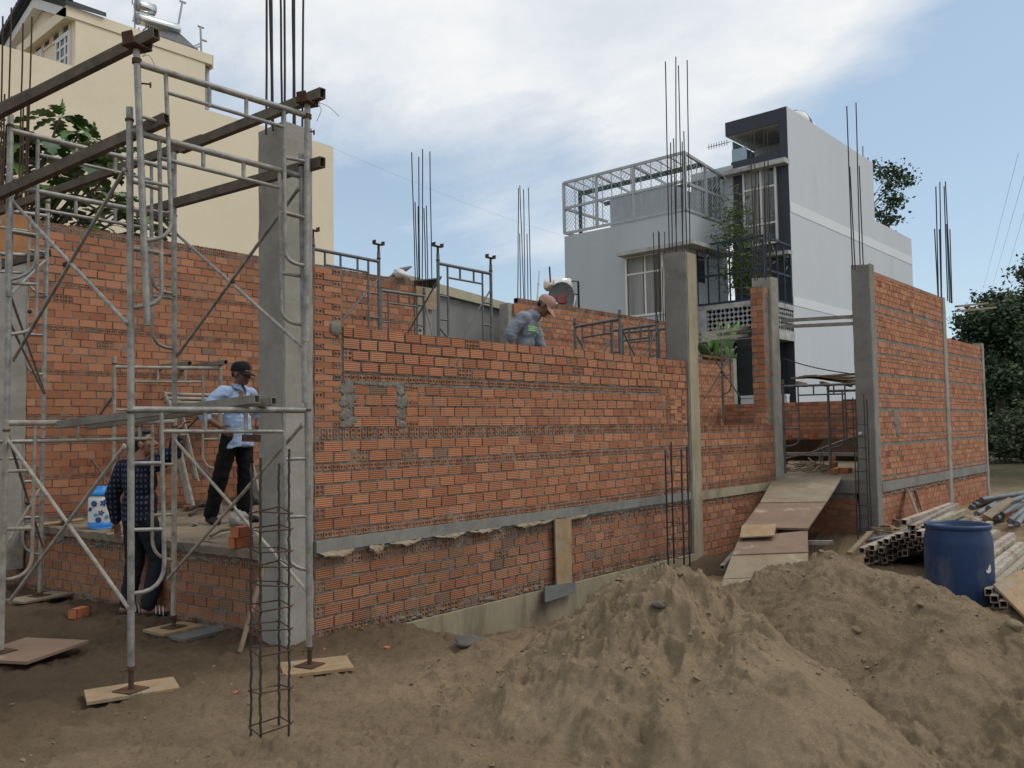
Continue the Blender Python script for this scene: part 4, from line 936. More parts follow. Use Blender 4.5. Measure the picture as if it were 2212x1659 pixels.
fpx(FP, 'top frame of the front scaffold, hung nearest the camera with slanting left leg', 'galv', [((318, 703), (295, 108)), ((661, 738), (664, 226))], ((297, 137), (664, 250)), ((362, 200), (615, 275)),
    [((358, 160), (370, 470), (374, 518), (316, 519)), ((614, 240), (616, 540), (618, 572), (660, 573))],
    [((302, 250), (359, 269)), ((309, 391), (366, 402)), ((614, 340), (662, 349)), ((615, 459), (661, 471))], [((452, 187), (452, 231)), ((532, 213), (532, 249))], [(304, 180), (660, 283)], off=.055)
fpx(MP, 'lowest frame of the second scaffold row, level with the man in the checked shirt', 'galv_white', [((2, 1405), (14, 905)), ((375, 1330), (377, 900))], ((12, 914), (378, 911)), ((79, 953), (328, 947)),
    [((76, 914), (69, 1200), (68, 1250), (5, 1253)), ((329, 912), (329, 1165), (330, 1208), (375, 1210))],
    [((10, 1018), (74, 1016)), ((7, 1143), (70, 1141)), ((329, 1004), (376, 1003)), ((329, 1113), (376, 1111))], [((168, 913), (168, 951)), ((302, 912), (302, 948))])
fpx(MP, 'middle frame of the second scaffold row, in front of the breadfruit leaves', 'galv', [((14, 905), (24, 392)), ((377, 900), (376, 445))], ((24, 403), (376, 469)), ((84, 452), (324, 494)),
    [((82, 415), (79, 690), (78, 720), (17, 722)), ((326, 458), (328, 712), (330, 752), (376, 753))],
    [((20, 500), (81, 512)), ((17, 612), (80, 614)), ((327, 545), (376, 552)), ((328, 640), (376, 645))], [((164, 430), (164, 467)), ((249, 446), (249, 483))])
fpx(MP, 'top frame of the second scaffold row, behind the crossing steel beams', 'galv', [((17, 640), (23, 248)), ((376, 640), (376, 330))], ((24, 282), (376, 366)), ((85, 334), (326, 388)),
    [((82, 297), (79, 550), (77, 595), (19, 604)), ((327, 354), (329, 600), (330, 632), (376, 634))],
    [((22, 385), (81, 398)), ((20, 498), (80, 508)), ((328, 455), (376, 462))], [((165, 317), (165, 353)), ((249, 337), (249, 374))], off=.05)
fpx(RP, 'lowest frame of the rear scaffold row at the left picture edge', 'galv', [((86, 1280), (93, 930)), ((-190, 1330), (-185, 920))], ((93, 953), (-185, 956)), ((50, 990), (-140, 992)),
    [((51, 953), (49, 1165), (49, 1196), (86, 1197))], [((51, 1040), (90, 1040)), ((50, 1118), (88, 1117))], [((0, 955), (0, 990))])
fpx(RP, 'middle frame of the rear scaffold row, before the grey corner column', 'galv', [((93, 925), (100, 500)), ((-185, 915), (-180, 470))], ((99, 553), (-180, 540)), ((60, 590), (-140, 580)),
    [((61, 552), (57, 780), (57, 808), (94, 809))], [((58, 640), (97, 642)), ((57, 722), (96, 724))], [((0, 548), (0, 585))])
fpx(RP, 'top frame of the rear scaffold row, before the orange plywood box', 'galv', [((99, 640), (104, 420)), ((-180, 640), (-175, 400))], ((103, 467), (-178, 430)), ((63, 500), (-140, 470)),
    [((64, 463), (60, 600), (60, 632), (99, 634))], [((62, 540), (101, 545))], [((0, 455), (0, 485))], off=.04)

def jack(fn, px, zt, lab, zb=None):
    p = fn(*px); zb = zb if zb is not None else zs(p.x, p.y)+.035; A = thing('base_jack', (p.x, p.y, zb), lab, 'base jack', 'screw jacks under the near scaffold')
    q = fn(px[0], zt); mb = MB(); mb.tube([(p.x, p.y, zb), (p.x, p.y, q.z+.1)], .0165, 10); mb.build('screw_rod', 'rust', A)
    mb = MB(); mb.box((p.x-.075, p.y-.075, zb), (p.x+.075, p.y+.075, zb+.006), 0, None, Matrix.Rotation(.3, 3, 'Z')); mb.build('foot_plate', 'rust', A)
    mb = MB(); mb.tube([(p.x, p.y, q.z-.02), (p.x, p.y, q.z+.005)], .028, 8); mb.tube([(p.x, p.y, q.z-.008), (p.x-.075, p.y-.03, q.z-.008)], .007, 6); mb.build('adjusting_nut', 'rust', A)
    return p, zb
def pad(cx, cy, z, w, d, yaw, mat, lab, t=.02, tilt=0):
    mb = MB(); rot = Euler((tilt, -tilt, yaw)).to_matrix(); mb.box((cx-w/2, cy-d/2, z-t/2), (cx+w/2, cy+d/2, z+t/2), 0, None, rot); single(mb, 'plywood_pad', mat, (cx, cy, z-t/2), lab, 'plywood pad')
p, z = jack(FP, (283, 1508), 1440, 'rusty screw jack under the left front scaffold leg'); pad(p.x+.02, p.y+.03, z-.012, .52, .28, -.33, 'ply', 'pale plywood pad in the sand under the left front scaffold leg')
p, z = jack(FP, (669, 1446), 1398, 'rusty screw jack in front of the nearest concrete column'); pad(p.x+.04, p.y-.02, z-.012, .46, .34, -.5, 'ply', 'plywood pad in front of the nearest concrete column')
p, z = jack(MP, (2, 1420), 1405, 'screw jack at the left picture edge under the second scaffold row'); pad(p.x+.15, p.y-.05, z-.012, .6, .55, .5, 'ply_red', 'reddish plywood pad at the left picture edge')
p, z = jack(MP, (375, 1352), 1330, 'screw jack below the low dirty brick wall', None); pad(p.x, p.y, z-.012, .36, .3, .1, 'ply', 'small plywood pad on top of a grey board, beside the low wall'); pad(p.x+.12, p.y-.1, z-.035, .52, .5, .15, 'board_grey', 'grey board under the small plywood pad beside the low wall', .025)
p, z = jack(RP, (86, 1290), 1280, 'screw jack of the rear scaffold row near the grey corner column'); pad(p.x, p.y, z-.012, .5, .3, .2, 'ply_old', 'dull plywood pad far back under the rear scaffold leg')

def ends(mb, p, q, r):
    d = (q-p).normalized()
    for o_ in (p, q): mb.ell(o_, (r*1.9, r*.8, r*1.9), 0, None, d.to_track_quat('X', 'Z').to_matrix(), 8, 6)
def brace(p, q, lab, mat='galv', r=.0125, p2=None, q2=None, grp='cross braces of the near scaffold'):
    mb = MB(); mb.tube([p, q], r, 8); ends(mb, p, q, r*.9); b = min((p, q), key=lambda v: v.z)
    if p2 is None: return single(mb, 'cross_brace', mat, b, lab, 'brace', grp)
    A = thing('cross_brace', b, lab, 'brace', grp); mb.build('brace_rod', mat, A)
    mb = MB(); mb.tube([p2, q2], r, 8); ends(mb, p2, q2, r*.9); mb.build('brace_rod', mat, A)
    c, d = (p+q)/2, (p2+q2)/2; mb = MB(); mb.ell((c+d)/2, (.02, .02, .02)); mb.build('pivot', 'rust', A); return A
brace(MP(380, 504), FP(652, 748), 'pair of crossed braces over the smooth column, upper right side of the scaffold', 'galv', .0125, MP(383, 768), FP(645, 407))
brace(MP(377, 950), FP(664, 1278), 'pair of crossed braces low on the right, in front of the man in pale blue', 'galv_white', .0125, MP(363, 1250), FP(652, 919))
brace(MP(28, 437), FP(274, 697), 'pair of crossed braces before the back wall, upper left side', 'galv', .0125, MP(30, 776), FP(268, 368))
brace(MP(17, 950), FP(276, 1311), 'pair of crossed braces low on the left, before the blue and white jug', 'galv_white', .0125, MP(20, 1300), FP(268, 965))
brace(RP(95, 1040), MP(12, 1180), 'braces at the left picture edge, low before the grey column', 'galv', .011, RP(92, 1180), MP(14, 930))
brace(RP(100, 560), MP(18, 640), 'upper braces at the left picture edge before the grey column', 'galv', .011, RP(97, 850), MP(16, 620))
brace(RP(95, 850), MP(18, 690), 'thin brace ending on the rear leg before the grey column', 'galv', .011)

def sbeam(lab, p, q, mat='beam', w=.05, h=.072, ext=0):
    p, q = Vector(p), Vector(q); q = q+(q-p)*ext; mb = MB(); mb.bar(p, q, w, h, 0, None, (0, 0, 1), .005); c = (p+q)/2
    return single(mb, 'steel_beam', mat, (c.x, c.y, min(p.z, q.z)-h/2), lab, 'steel beam')
sbeam('topmost dark steel beam, its open end held in a rusty fork above the front scaffold', FP(338, 72, .12), MP(-40, 262), ext=.05)
sbeam('short beam end with a wooden plug, beside the topmost beam at the left edge', MP(70, 203), RP(-60, 262))
sbeam('second dark steel beam, crossing the sky below the topmost one', FP(360, 257, .10), MP(-30, 432))
sbeam('steel beam across the bare bars of the nearest column', FP(697, 201, .12), MP(392, 322))
sbeam('steel beam joining behind the breadfruit leaves, overlapping another by a step', MP(440, 300), RP(-20, 462))
sbeam('steel beam with a ragged end sticking out past the right scaffold leg', FP(697, 350, .10), MP(372, 441), ext=.28)
sbeam('short beam end before the plywood box at the left', RP(106, 545), RP(-60, 590, -1.0))
sbeam('square tube lying on the lowest header, open end toward the concrete column', FP(556, 862, .1), MP(128, 917), 'beam_pale', .055, .055)
sbeam('second square tube on the lowest header, reaching farther right', FP(592, 866, .1), MP(190, 921), 'beam_pale', .05, .05)
sbeam('short dark steel piece hanging behind the lower rail before the blue shirt', FP(524, 946, -.25), FP(562, 947, -.25), 'rust', .05, .05)
def fork(fn, px, lab, s=1., off=0, tube=True):
    p = fn(px[0], px[1], off); A = thing('jack_head', p, lab, 'jack head'); mb = MB()
    mb.tube([p-Vector((0, 0, .16)), p], .017, 10); mb.tube([p-Vector((0, 0, .1)), p-Vector((0, 0, .07))], .03, 10); mb.build('screw_rod', 'rust', A)
    mb = MB(); rot = Matrix.Rotation(.35, 3, 'Z'); d = rot@Vector((.07*s, 0, 0)); e = rot@Vector((0, .06*s, 0))
    mb.slab([p-d-e, p+d-e, p+d+e, p-d+e], (0, 0, .006))
    for sg in (-1, 1): mb.slab([p+d*sg-e*.8, p+d*sg+e*.8, p+d*sg*1.25+e*.7+Vector((0, 0, .075*s)), p+d*sg*1.25-e*.7+Vector((0, 0, .075*s))], rot@Vector((.006, 0, 0)))
    mb.build('fork_plate', 'rust', A)
fork(FP, (296, 104), 'rusty fork holding the topmost steel beam above the left front leg', 1, .055)
fork(FP, (664, 226), 'rusty fork holding a steel beam in front of the bare bars', .9, .055)
def wires(lab, pts, r=.0018, mat='wire', base=None, name='tie_wire', cat='wire'):
    mb = MB(); pts = [Vector(p) for p in pts]; sm = []
    for i in range(len(pts)-1):
        a_, b_, c_, d_ = pts[max(i-1, 0)], pts[i], pts[i+1], pts[min(i+2, len(pts)-1)]
        for t in np.linspace(0, 1, 6)[:-1]: sm.append(.5*((2*b_)+(c_-a_)*t+(2*a_-5*b_+4*c_-d_)*t*t+(3*b_-a_-3*c_+d_)*t**3))
    mb.tube(sm+[pts[-1]], r, 5); return single(mb, name, mat, pts[0], lab, cat)
wires('loose curled tie wire dangling beside the fork on the right front leg', [FP(*p, .06) for p in ((668, 222), (690, 228), (686, 215), (678, 222), (694, 235), (684, 262))])
wires('tie wire end sticking out against the sky right of the scaffold', [FP(*p, .06) for p in ((676, 218), (690, 222), (712, 232), (733, 252))])
wires('tie wire loop below the rusty fork on the left front leg', [FP(*p, .06) for p in ((304, 108), (316, 112), (308, 122), (322, 120), (335, 142))])

# frames inside the house ------------------------------------------------------------
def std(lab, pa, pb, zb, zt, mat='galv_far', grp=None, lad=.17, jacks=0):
    a_, b_ = Vector((pa[0], pa[1], 0)), Vector((pb[0], pb[1], 0)); d = (b_-a_); P = lambda u, z: a_+d*u+Vector((0, 0, z)); h = zt-zb
    inn = [[P(lad, zt-.04), P(lad, zb+h*.55)]+arc(P(lad, zb+h*.40), P(lad, zb+h*.3), P(0, zb+h*.3)), [P(1-lad, zt-.04), P(1-lad, zb+h*.55)]+arc(P(1-lad, zb+h*.40), P(1-lad, zb+h*.3), P(1, zb+h*.3))]
    A = frame(lab, mat, [[P(0, zb), P(0, zt+.08)], [P(1, zb), P(1, zt+.08)]], [P(0, zt-.04), P(1, zt-.04)], [P(lad, zt-.2), P(1-lad, zt-.2)], inn,
              [[P(0, zb+h*.7), P(lad, zb+h*.7)], [P(0, zb+h*.5), P(lad, zb+h*.5)], [P(1-lad, zb+h*.7), P(1, zb+h*.7)], [P(1-lad, zb+h*.5), P(1, zb+h*.5)]], [[P(.4, zt-.2), P(.4, zt-.04)], [P(.66, zt-.2), P(.66, zt-.04)]], (), grp)
    if jacks:
        for u in (0, 1):
            mb = MB(); q = P(u, zt+.08); mb.tube([q, q+Vector((0, 0, .09))], .016, 8); mb.box(q+Vector((-.07, -.03, .09)), q+Vector((.07, .03, .1)))
            for s_ in (-1, 1): mb.box(q+Vector((s_*.07-.005, -.03, .09)), q+Vector((s_*.07+.005, .03, .14)))
            mb.build('fork_head', 'rust', A)
    return A
G2 = 'scaffold frames standing inside the house'
def szt(a_, b_, z): u, v = at(*a_, Z=z), at(*b_, Z=z); return u, v
u, v = szt((247, 793), (476, 796), 2.36); std('mortar spattered frame right behind the scaffold, before the back wall, beside the man in blue', u, v, .68, 2.40, 'galv_white', G2); IA = (u, v)
u2, v2 = szt((108, 813), (294, 819), 2.33); std('mortar spattered frame farther left, close to the back wall', u2, v2, .68, 2.37, 'galv_white', G2); IB = (u2, v2)
V3 = lambda p, z: Vector((p.x, p.y, z))
brace(V3(IB[0], 2.05), V3(IA[0], 1.0), 'crossed braces between the two spattered frames before the back wall', 'galv_far', .011, V3(IB[0], 1.0), V3(IA[0], 2.05), G2+' braces')
brace(V3(IB[1], 2.05), V3(IA[1], 1.0), 'crossed braces behind the man in pale blue, near the back wall', 'galv_far', .011, V3(IB[1], 1.0), V3(IA[1], 2.05), G2+' braces')
sbeam('mortar stained tube on the spattered frames, open end before the back wall', at(410, 785, Z=2.42), at(200, 812, Z=2.42), 'beam_pale', .055, .055)
sbeam('short dark tube on the spattered frame beside the leg of the scaffold', at(488, 782, Z=2.42), at(390, 796, Z=2.42), 'beam_pale', .05, .05)
for i, (dy, dz) in enumerate(((0, 0), (.05, .05), (.11, .02))):
    a_, b_ = at(355, 846+i*10, Y=4.15), at(500, 850+i*9, Y=4.15)
    a_.y -= dy; b_.y -= dy; d = Vector((.05, -.55, -1.45+.05*i))
    frame(('scaffold frame leaning on the back wall, innermost of three', 'scaffold frame leaning on the back wall, middle of three', 'scaffold frame leaning on the back wall, outermost of three')[i], 'galv_white', [[a_+d*.9, a_], [b_+d*.9, b_]], [a_+d*.02, b_+d*.02], [a_.lerp(b_, .15)+d*.12, a_.lerp(b_, .85)+d*.12],
          [[a_.lerp(b_, .15), a_.lerp(b_, .15)+d*.7], [a_.lerp(b_, .85), a_.lerp(b_, .85)+d*.7]], [[a_+d*.3, a_.lerp(b_, .15)+d*.3], [b_+d*.3, a_.lerp(b_, .85)+d*.3]], [], (), G2)
G3 = 'scaffold frames showing above the front wall'
def tier(pa, pb, zt, lab1, lab2, jacks=1):
    u, v = szt(pa, pb, zt); std(lab1, u, v, zt-1.5, zt, 'galv_far', G3, jacks=jacks); std(lab2, u, v, .7, zt-1.45, 'galv_far', G3); return u, v
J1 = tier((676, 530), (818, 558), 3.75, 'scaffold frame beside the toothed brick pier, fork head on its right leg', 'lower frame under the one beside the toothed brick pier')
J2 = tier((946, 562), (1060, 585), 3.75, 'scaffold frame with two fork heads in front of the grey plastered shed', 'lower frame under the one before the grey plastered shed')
u, v = szt((822, 621), (916, 634), 3.55); std('scaffold frame lower down between the toothed pier and the shed', u, v, 2.0, 3.55, 'galv_far', G3); J3 = (u, v)
brace(V3(J1[1], 3.55), V3(J3[0], 2.5), 'thin dark crossed braces before the back brick wall, right of the toothed pier', 'galv_far', .011, V3(J1[0], 2.5), V3(J1[1], 3.5), G3+' braces')
brace(V3(J3[1], 3.5), V3(J2[0], 2.4), 'thin crossed braces left of the shed frame', 'galv_far', .011, V3(J3[0], 2.3), V3(J2[0], 3.5), G3+' braces')
brace(V3(J2[1], 3.5), V3(J2[0], 2.3), 'thin crossed braces across the grey plastered shed wall', 'galv_far', .011, V3(J2[0], 2.9), V3(J2[1], 2.1), G3+' braces')
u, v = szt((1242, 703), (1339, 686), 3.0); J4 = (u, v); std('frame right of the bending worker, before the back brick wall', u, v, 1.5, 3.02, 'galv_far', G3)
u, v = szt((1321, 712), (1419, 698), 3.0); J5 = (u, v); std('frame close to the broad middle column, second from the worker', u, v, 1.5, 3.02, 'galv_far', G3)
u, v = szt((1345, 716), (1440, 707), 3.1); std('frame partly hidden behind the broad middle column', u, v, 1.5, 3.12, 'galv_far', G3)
brace(V3(J4[0], 2.9), V3(J5[0], 1.9), 'thin crossed braces right of the bending worker', 'galv_far', .011, V3(J4[0], 1.9), V3(J5[0], 2.9), G3+' braces')
brace(V3(J4[1], 2.9), V3(J5[1], 1.9), 'thin crossed braces just left of the broad middle column', 'galv_far', .011, V3(J4[1], 1.9), V3(J5[1], 2.9), G3+' braces')
# doorway frames
G4 = 'scaffold frames seen through the doorway'
b_ = at(1697, 1022, Z=.77); t_ = at(1690, 826, X=b_.x); c_ = at(1860, 822, Z=t_.z)
E1 = std('frame standing left in the doorway at the head of the ramp', b_, (b_.x+.35, max(-1.1, b_.y-1.2)), .77, t_.z-.03, 'galv_far', G4, .2)
b2 = at(1795, 1022, Z=.77); t2 = at(1786, 836, X=b2.x)
E2 = std('frame standing right in the doorway, nearly hidden by the dark column', b2, (b2.x+.55, max(-1.12, b2.y-1.2)), .77, t2.z-.03, 'galv_far', G4, .2)
for i in range(4):
    p = at(1716+i*6, 817-i*2.2, Z=t_.z+.12+.0*i); q = at(1850, 808+i*7, Z=t_.z+.12)
    mb = MB(); mb.bar(p+Vector((.1*i, .0, 0)), q+Vector((.1*i, 0, 0)), .22, .03); single(mb, 'scaffold_board', 'wood', p, ('front dark deck board over the doorway frames', 'second dark deck board over the doorway frames', 'third dark deck board over the doorway frames', 'rearmost dark deck board over the doorway frames')[i], 'board')
for i in range(3):
    p = at(1722+i*52, 828, Z=t_.z+.05); mb = MB(); mb.bar(p, p+Vector((.9, .2, 0)), .06, .08); single(mb, 'timber_joist', 'wood', p, ('left joist end under the deck boards in the doorway', 'middle joist end under the deck boards in the doorway', 'right joist end under the deck boards in the doorway')[i], 'joist')
b3 = at(1563, 905, X=9.5); t3 = at(1555, 712, X=9.5); b4 = at(1650, 905, X=9.5)
E3 = std('tall frame in the gap between the middle column and the brick faced post', (9.5, b3.y), (9.5, b4.y-.2), t3.z-1.6, t3.z, 'galv_far', G4)
e0 = at(1528, 740, X=9.0)
brace(at(1523, 745, X=9.0), at(1600, 860, X=9.6), 'thin crossed braces in the gap right of the middle column', 'galv_far', .012, at(1522, 860, X=9.0), at(1590, 750, X=9.6), G4+' braces')
mb = MB(); 
sb = [(1708, 693, 8.7, 0.0, 1842, 684, 'upper thin tube spanning from the brick faced post to the dark column'), (1708, 706, 8.7, 0, 1842, 699, 'lower thin tube spanning from the brick faced post to the dark column')]
for a_, b_, X_, _, c_, d_, lab in sb:
    p, q = at(a_-20, b_, X=8.86), at(c_, d_, X=9.15); mb = MB(); mb.bar(p, q, .05, .05); single(mb, 'box_tube', 'beam_pale', p, lab, 'steel tube')
for a_, b_, c_, d_, lab in ((1512, 722, 1630, 706, 'upper thin tube from the middle column to the brick faced post'), (1512, 734, 1630, 722, 'lower thin tube from the middle column to the brick faced post')):
    p, q = at(a_, b_, X=6.4), at(c_, d_, X=8.4); mb = MB(); mb.bar(at(a_, b_, Y=.35), at(c_, d_, Y=.33), .045, .045); single(mb, 'box_tube', 'beam_pale', at(a_, b_, Y=.35), lab, 'steel tube')
for a_, b_, c_, d_, lab in ((2066, 662, 2132, 655, 'upper pale timber sticking out behind the slim pillar'), (2066, 672, 2150, 664, 'lower pale timber sticking out behind the slim pillar')):
    p, q = at(a_, b_, Y=-.2), at(c_, d_, Y=-.2); mb = MB(); mb.bar(p, q, .08, .05); single(mb, 'timber_bar', 'wood', p, lab, 'timber')
# brick stacks, barrow and rubble in the doorway
for i, (px, py, dz, yw, lab) in enumerate(((1802, 1018, 0, .3, 'lowest brick of the little stack in the doorway'), (1800, 1004, .09, .1, 'middle brick of the little stack in the doorway'), (1826, 1016, 0, 1.3, 'brick beside the little stack in the doorway'), (1797, 990, .18, .5, 'topmost brick of the little stack in the doorway'))):
    p = at(px, py, Z=.81+dz); loose('loose_brick', (p.x, p.y, .81+dz), yw, lab, True, (.2, .1, .085))
Bp = at(1735, 1014, Z=.77); A = thing('wheelbarrow', (Bp.x, Bp.y, .77), 'wheelbarrow loaded with bricks inside the doorway', 'wheelbarrow')
X_ = Vector((Bp.x, Bp.y, .77)); dr = Vector((.25, -.97, 0)); sdv = Vector((.97, .25, 0))
mb = MB(); lo_ = [X_+dr*a_+sdv*b_+Vector((0, 0, .33)) for a_, b_ in ((-.25, -.16), (.2, -.16), (.2, .16), (-.25, .16))]; hi_ = [X_+dr*a_+sdv*b_+Vector((0, 0, .55)) for a_, b_ in ((-.45, -.28), (.35, -.28), (.35, .28), (-.45, .28))]
mb.add(lo_+hi_, [(3, 2, 1, 0)]+[(i, (i+1) % 4, 4+(i+1) % 4, 4+i) for i in range(4)]); mb.build('tray', 'rust', A)
mb = MB(); wc = X_-dr*.45+Vector((0, 0, .17)); mb.lathe([(.0, -.03), (.17, -.04), (.185, 0), (.17, .04), (0, .03)], wc, sdv, 20); mb.build('wheel', 'sole', A)
for s_ in (-1, 1):
    mb = MB(); mb.tube([wc+sdv*.05*s_, X_+dr*.2+sdv*.2*s_+Vector((0, 0, .33)), X_+dr*.9+sdv*.27*s_+Vector((0, 0, .6))], .015, 8); mb.build('handle', 'galv', A)
    mb = MB(); mb.tube([X_+dr*.3+sdv*.2*s_+Vector((0, 0, .35)), X_+dr*.35+sdv*.2*s_], .013, 6); mb.build('leg', 'galv', A)
for i in range(3): loose('loose_brick', tuple(X_+dr*(-.25+.22*i)+Vector((0, 0, .6+.03*(i % 2)))), .5*i, ('left', 'middle', 'right')[i]+' brick lying in the wheelbarrow inside the doorway')
mb = MB()
for i in range(40):
    p = at(random.uniform(1690, 1790), random.uniform(1004, 1022), Z=.77); d = Vector((jit(1), jit(1), jit(.2))).normalized()*random.uniform(.08, .3); mb.bar(p-d+Vector((0, 0, .03)), p+d+Vector((0, 0, .05)), .03, .02)
o = mb.build('wood_rubble', 'wood'); o['kind'] = 'stuff'

# things on the floor of the house --------------------------------------------------
jp = at(218, 1139, Z=.68); J = thing('water_jug', (jp.x, jp.y, .68), 'white insulated water jug with blue flowers and blue lid on the floor edge', 'water jug')
def jz(h): return .68+h
jr = .118
mb = MB(); mb.lathe([(jr*.86, .0), (jr*.95, .01), (jr*1.0, .05), (jr*1.02, .27), (jr*.98, .32), (0, .33)], (jp.x, jp.y, .68), (0, 0, 1), 36); mb.build('body', 'white_plastic', J)
mb = MB(); mb.lathe([(jr*1.025, .0), (jr*1.035, .055), (jr*1.0, .056), (jr*.9, -.005), (0, -.005)], (jp.x, jp.y, .685), (0, 0, 1), 36); mb.lathe([(jr*1.2, -.01), (jr*1.2, .004), (0, .004)], (jp.x+.03, jp.y-.02, .685), (0, 0, 1), 30); mb.build('base', 'blue_lid', J)
mb = MB(); mb.lathe([(jr*1.06, .325), (jr*1.08, .34), (jr*1.0, .37), (jr*.55, .378), (jr*.52, .405), (jr*.48, .412), (0, .412)], (jp.x, jp.y, .68), (0, 0, 1), 36); mb.build('lid', 'blue_lid', J)
vw = Vector((CAM[0]-jp.x, CAM[1]-jp.y, 0)).normalized(); a0 = math.atan2(vw.y, vw.x)
def onjug(a_, h): rr_ = jr*1.02+.0015+.004*(h > .06); return Vector((jp.x+rr_*math.cos(a0+a_), jp.y+rr_*math.sin(a0+a_), .68+h))
def flower(a_, h, s_, mat, n=6):
    mb = MB()
    for k in range(n):
        th = 2*math.pi*k/n; vs = []
        for q in range(9):
            t = 2*math.pi*q/9; x, y = s_*(.55+.42*math.cos(t)), s_*.27*math.sin(t); u = x*math.cos(th)-y*math.sin(th); v = x*math.sin(th)+y*math.cos(th)
            vs.append(onjug(a_+u/jr, h+v))
        mb.add(vs, [tuple(range(9))])
    mb.build('flower_print', mat, J)
for a_, h, s_, m_, n in ((-.55, .245, .034, 'deep_blue', 8), (.18, .25, .037, 'deep_blue', 5), (.78, .21, .03, 'deep_blue', 8), (-.95, .19, .024, 'deep_blue', 6), (.0, .155, .03, 'deep_blue', 5), (-.42, .135, .022, 'sky_blue', 6), (.42, .11, .024, 'sky_blue', 6), (-.2, .085, .03, 'deep_blue', 10), (.85, .11, .024, 'deep_blue', 6)): flower(a_, h, s_, m_, n)
mb = MB(); mb.tube([onjug(-1.15+.05*i, .172+.006*math.sin(i*2.1)+.004*i) for i in range(10)], .003, 5); mb.build('script_print', 'deep_blue', J)
mb = MB(); 
for s_ in (-1, 1): mb.tube([onjug(s_*1.5, .31), onjug(s_*1.5, .26)+Vector((0, 0, 0))], .009, 6)
mb.build('handle_lug', 'blue_lid', J)
a_ = at(25, 1143, Z=.70); b_ = at(178, 1122, Z=.70); mb = MB(); mb.tube([a_, b_], .018, 8); single(mb, 'bamboo_pole', 'ply', a_, 'pale pole lying along the floor edge left of the blue and white jug', 'pole')
for i, (x0, y0, x1, y1, r_, lab) in enumerate(((405, 1100, 470, 1085, .03, 'thick dark stick on the floor behind the standing man'), (425, 1092, 475, 1098, .025, 'crooked stick on the floor behind the standing man'), (410, 1112, 445, 1098, .022, 'short stick end left of the standing man'), (455, 1158, 505, 1143, .012, 'thin flat stick on the sandy floor near the column'))):
    p, q = at(x0, y0, Z=.70), at(x1, y1, Z=.71); mb = MB(); mb.tube([p, p.lerp(q, .4)+Vector((0, 0, .02)), q], [r_, r_*.9, r_*.7], 7); single(mb, 'stick', 'bark', p, lab, 'stick')
def bag(p, r, mat, lab, name='plastic_bag'):
    mb = MB(); mb.ell((p.x, p.y, p.z+r[2]*.7), r, 0, None, Euler((0, .1, .4)).to_matrix(), 18, 12, .7); single(mb, name, mat, p, lab, 'bag')
bag(at(515, 1140, Z=.68), (.10, .08, .09), 'clear_bag', 'milky plastic bag on the floor behind the small brick stack')
bag(at(503, 1133, Z=.68), (.045, .04, .02), 'clear_bag', 'tiny crumpled white bag at the heel of the standing man')
bag(at(420, 1136, Z=.68), (.04, .03, .02), 'clear_bag', 'scrap of white plastic on the floor left of the standing man')
bag(at(548, 1090, Z=.68), (.14, .12, .2), 'tarp', 'dark bucket shaped bag half hidden behind the smooth column')
b_ = at(868, 606, Y=4.45); b_.z = 3.98; bag(b_, (.24, .12, .09), 'bagwhite', 'white and red plastic sack lying on top of the back wall')
b_ = at(848, 600, Y=4.45); b_.z = 3.98; mb = MB(); mb.slab([b_+Vector(v) for v in ((-.05, 0, .0), (.2, 0, .18), (.42, .0, .24), (.25, .05, .1))], (0, .05, .02)); single(mb, 'board_scrap', 'board_grey', b_, 'dark board scrap under the white sack on the back wall', 'board')
b_ = at(915, 608, Y=4.5); b_.z = 3.95; mb = MB(); mb.slab([b_+Vector(v) for v in ((-.35, 0, .02), (.3, 0, .15), (.42, 0, .2), (.4, .15, .02), (-.2, .1, -.02))], (0, .02, .02)); single(mb, 'tarp', 'tarp', b_, 'black tarpaulin scrap beside the bars of the back column', 'tarp')

# ------------------------------------------------------------------ pale house across the lot
def rect(fn, x0, y0, x1, y1): return fn(x0, y0), fn(x1, y1)
XW = 22.7; YW = at(1699, 229, X=XW).y
pX = lambda X: (lambda x, y: at(x, y, X=X)); pY = lambda Y: (lambda x, y: at(x, y, Y=Y)); wx, wy = pX(XW), pY(YW)
HZ = wx(1699, 229).z; XR1 = wy(1886, 376).x; XR2 = wy(1968.5, 518).x; ZL = (wy(1890, 474).z+wy(1968, 518).z)/2
yT = wx(1580, 400).y; y0 = wx(1569, 489).y; xf = at(1481.5, 458, Y=y0).x; zf = at(1481.5, 458, Y=y0).z; yF = at(1219, 505, X=xf).y
Hs = thing('terraced_house', (XW, YW+2, 0), 'tall pale grey house with charcoal front and mesh caged terrace, behind the building site', 'house')
def part(name, mat, par, f): mb = MB(); f(mb); return mb.build(name, mat, par)
zled = wx(1700, 345).z; zled2 = wx(1705, 543).z
part('side_wall', 'house_white', Hs, lambda m: m.box((XW, YW, -.5), (XR1, YW+.25, HZ)).box((XR1, YW, -.5), (XR2, YW+.25, ZL)).box((XR1-.25, YW+.25, ZL), (XR1, YW+5, HZ)).box((XR2-.2, YW+.25, 0), (XR2, YW+5, ZL)))
for (ya, yb, yc, yd, xr) in ((435, 457, 556, 571.5, XR2), (638.5, 657.5, 0, 0, XR2)):
    zb, za = wy(1707, yb).z, wy(1707, ya).z
    part('wall_band', 'house_band', Hs, lambda m: m.box((XW+.02, YW-.012, zb), (xr-.01, YW-.002, za)))
zt0 = wx(1567, 295).z; yO = wx(1566, 262).y
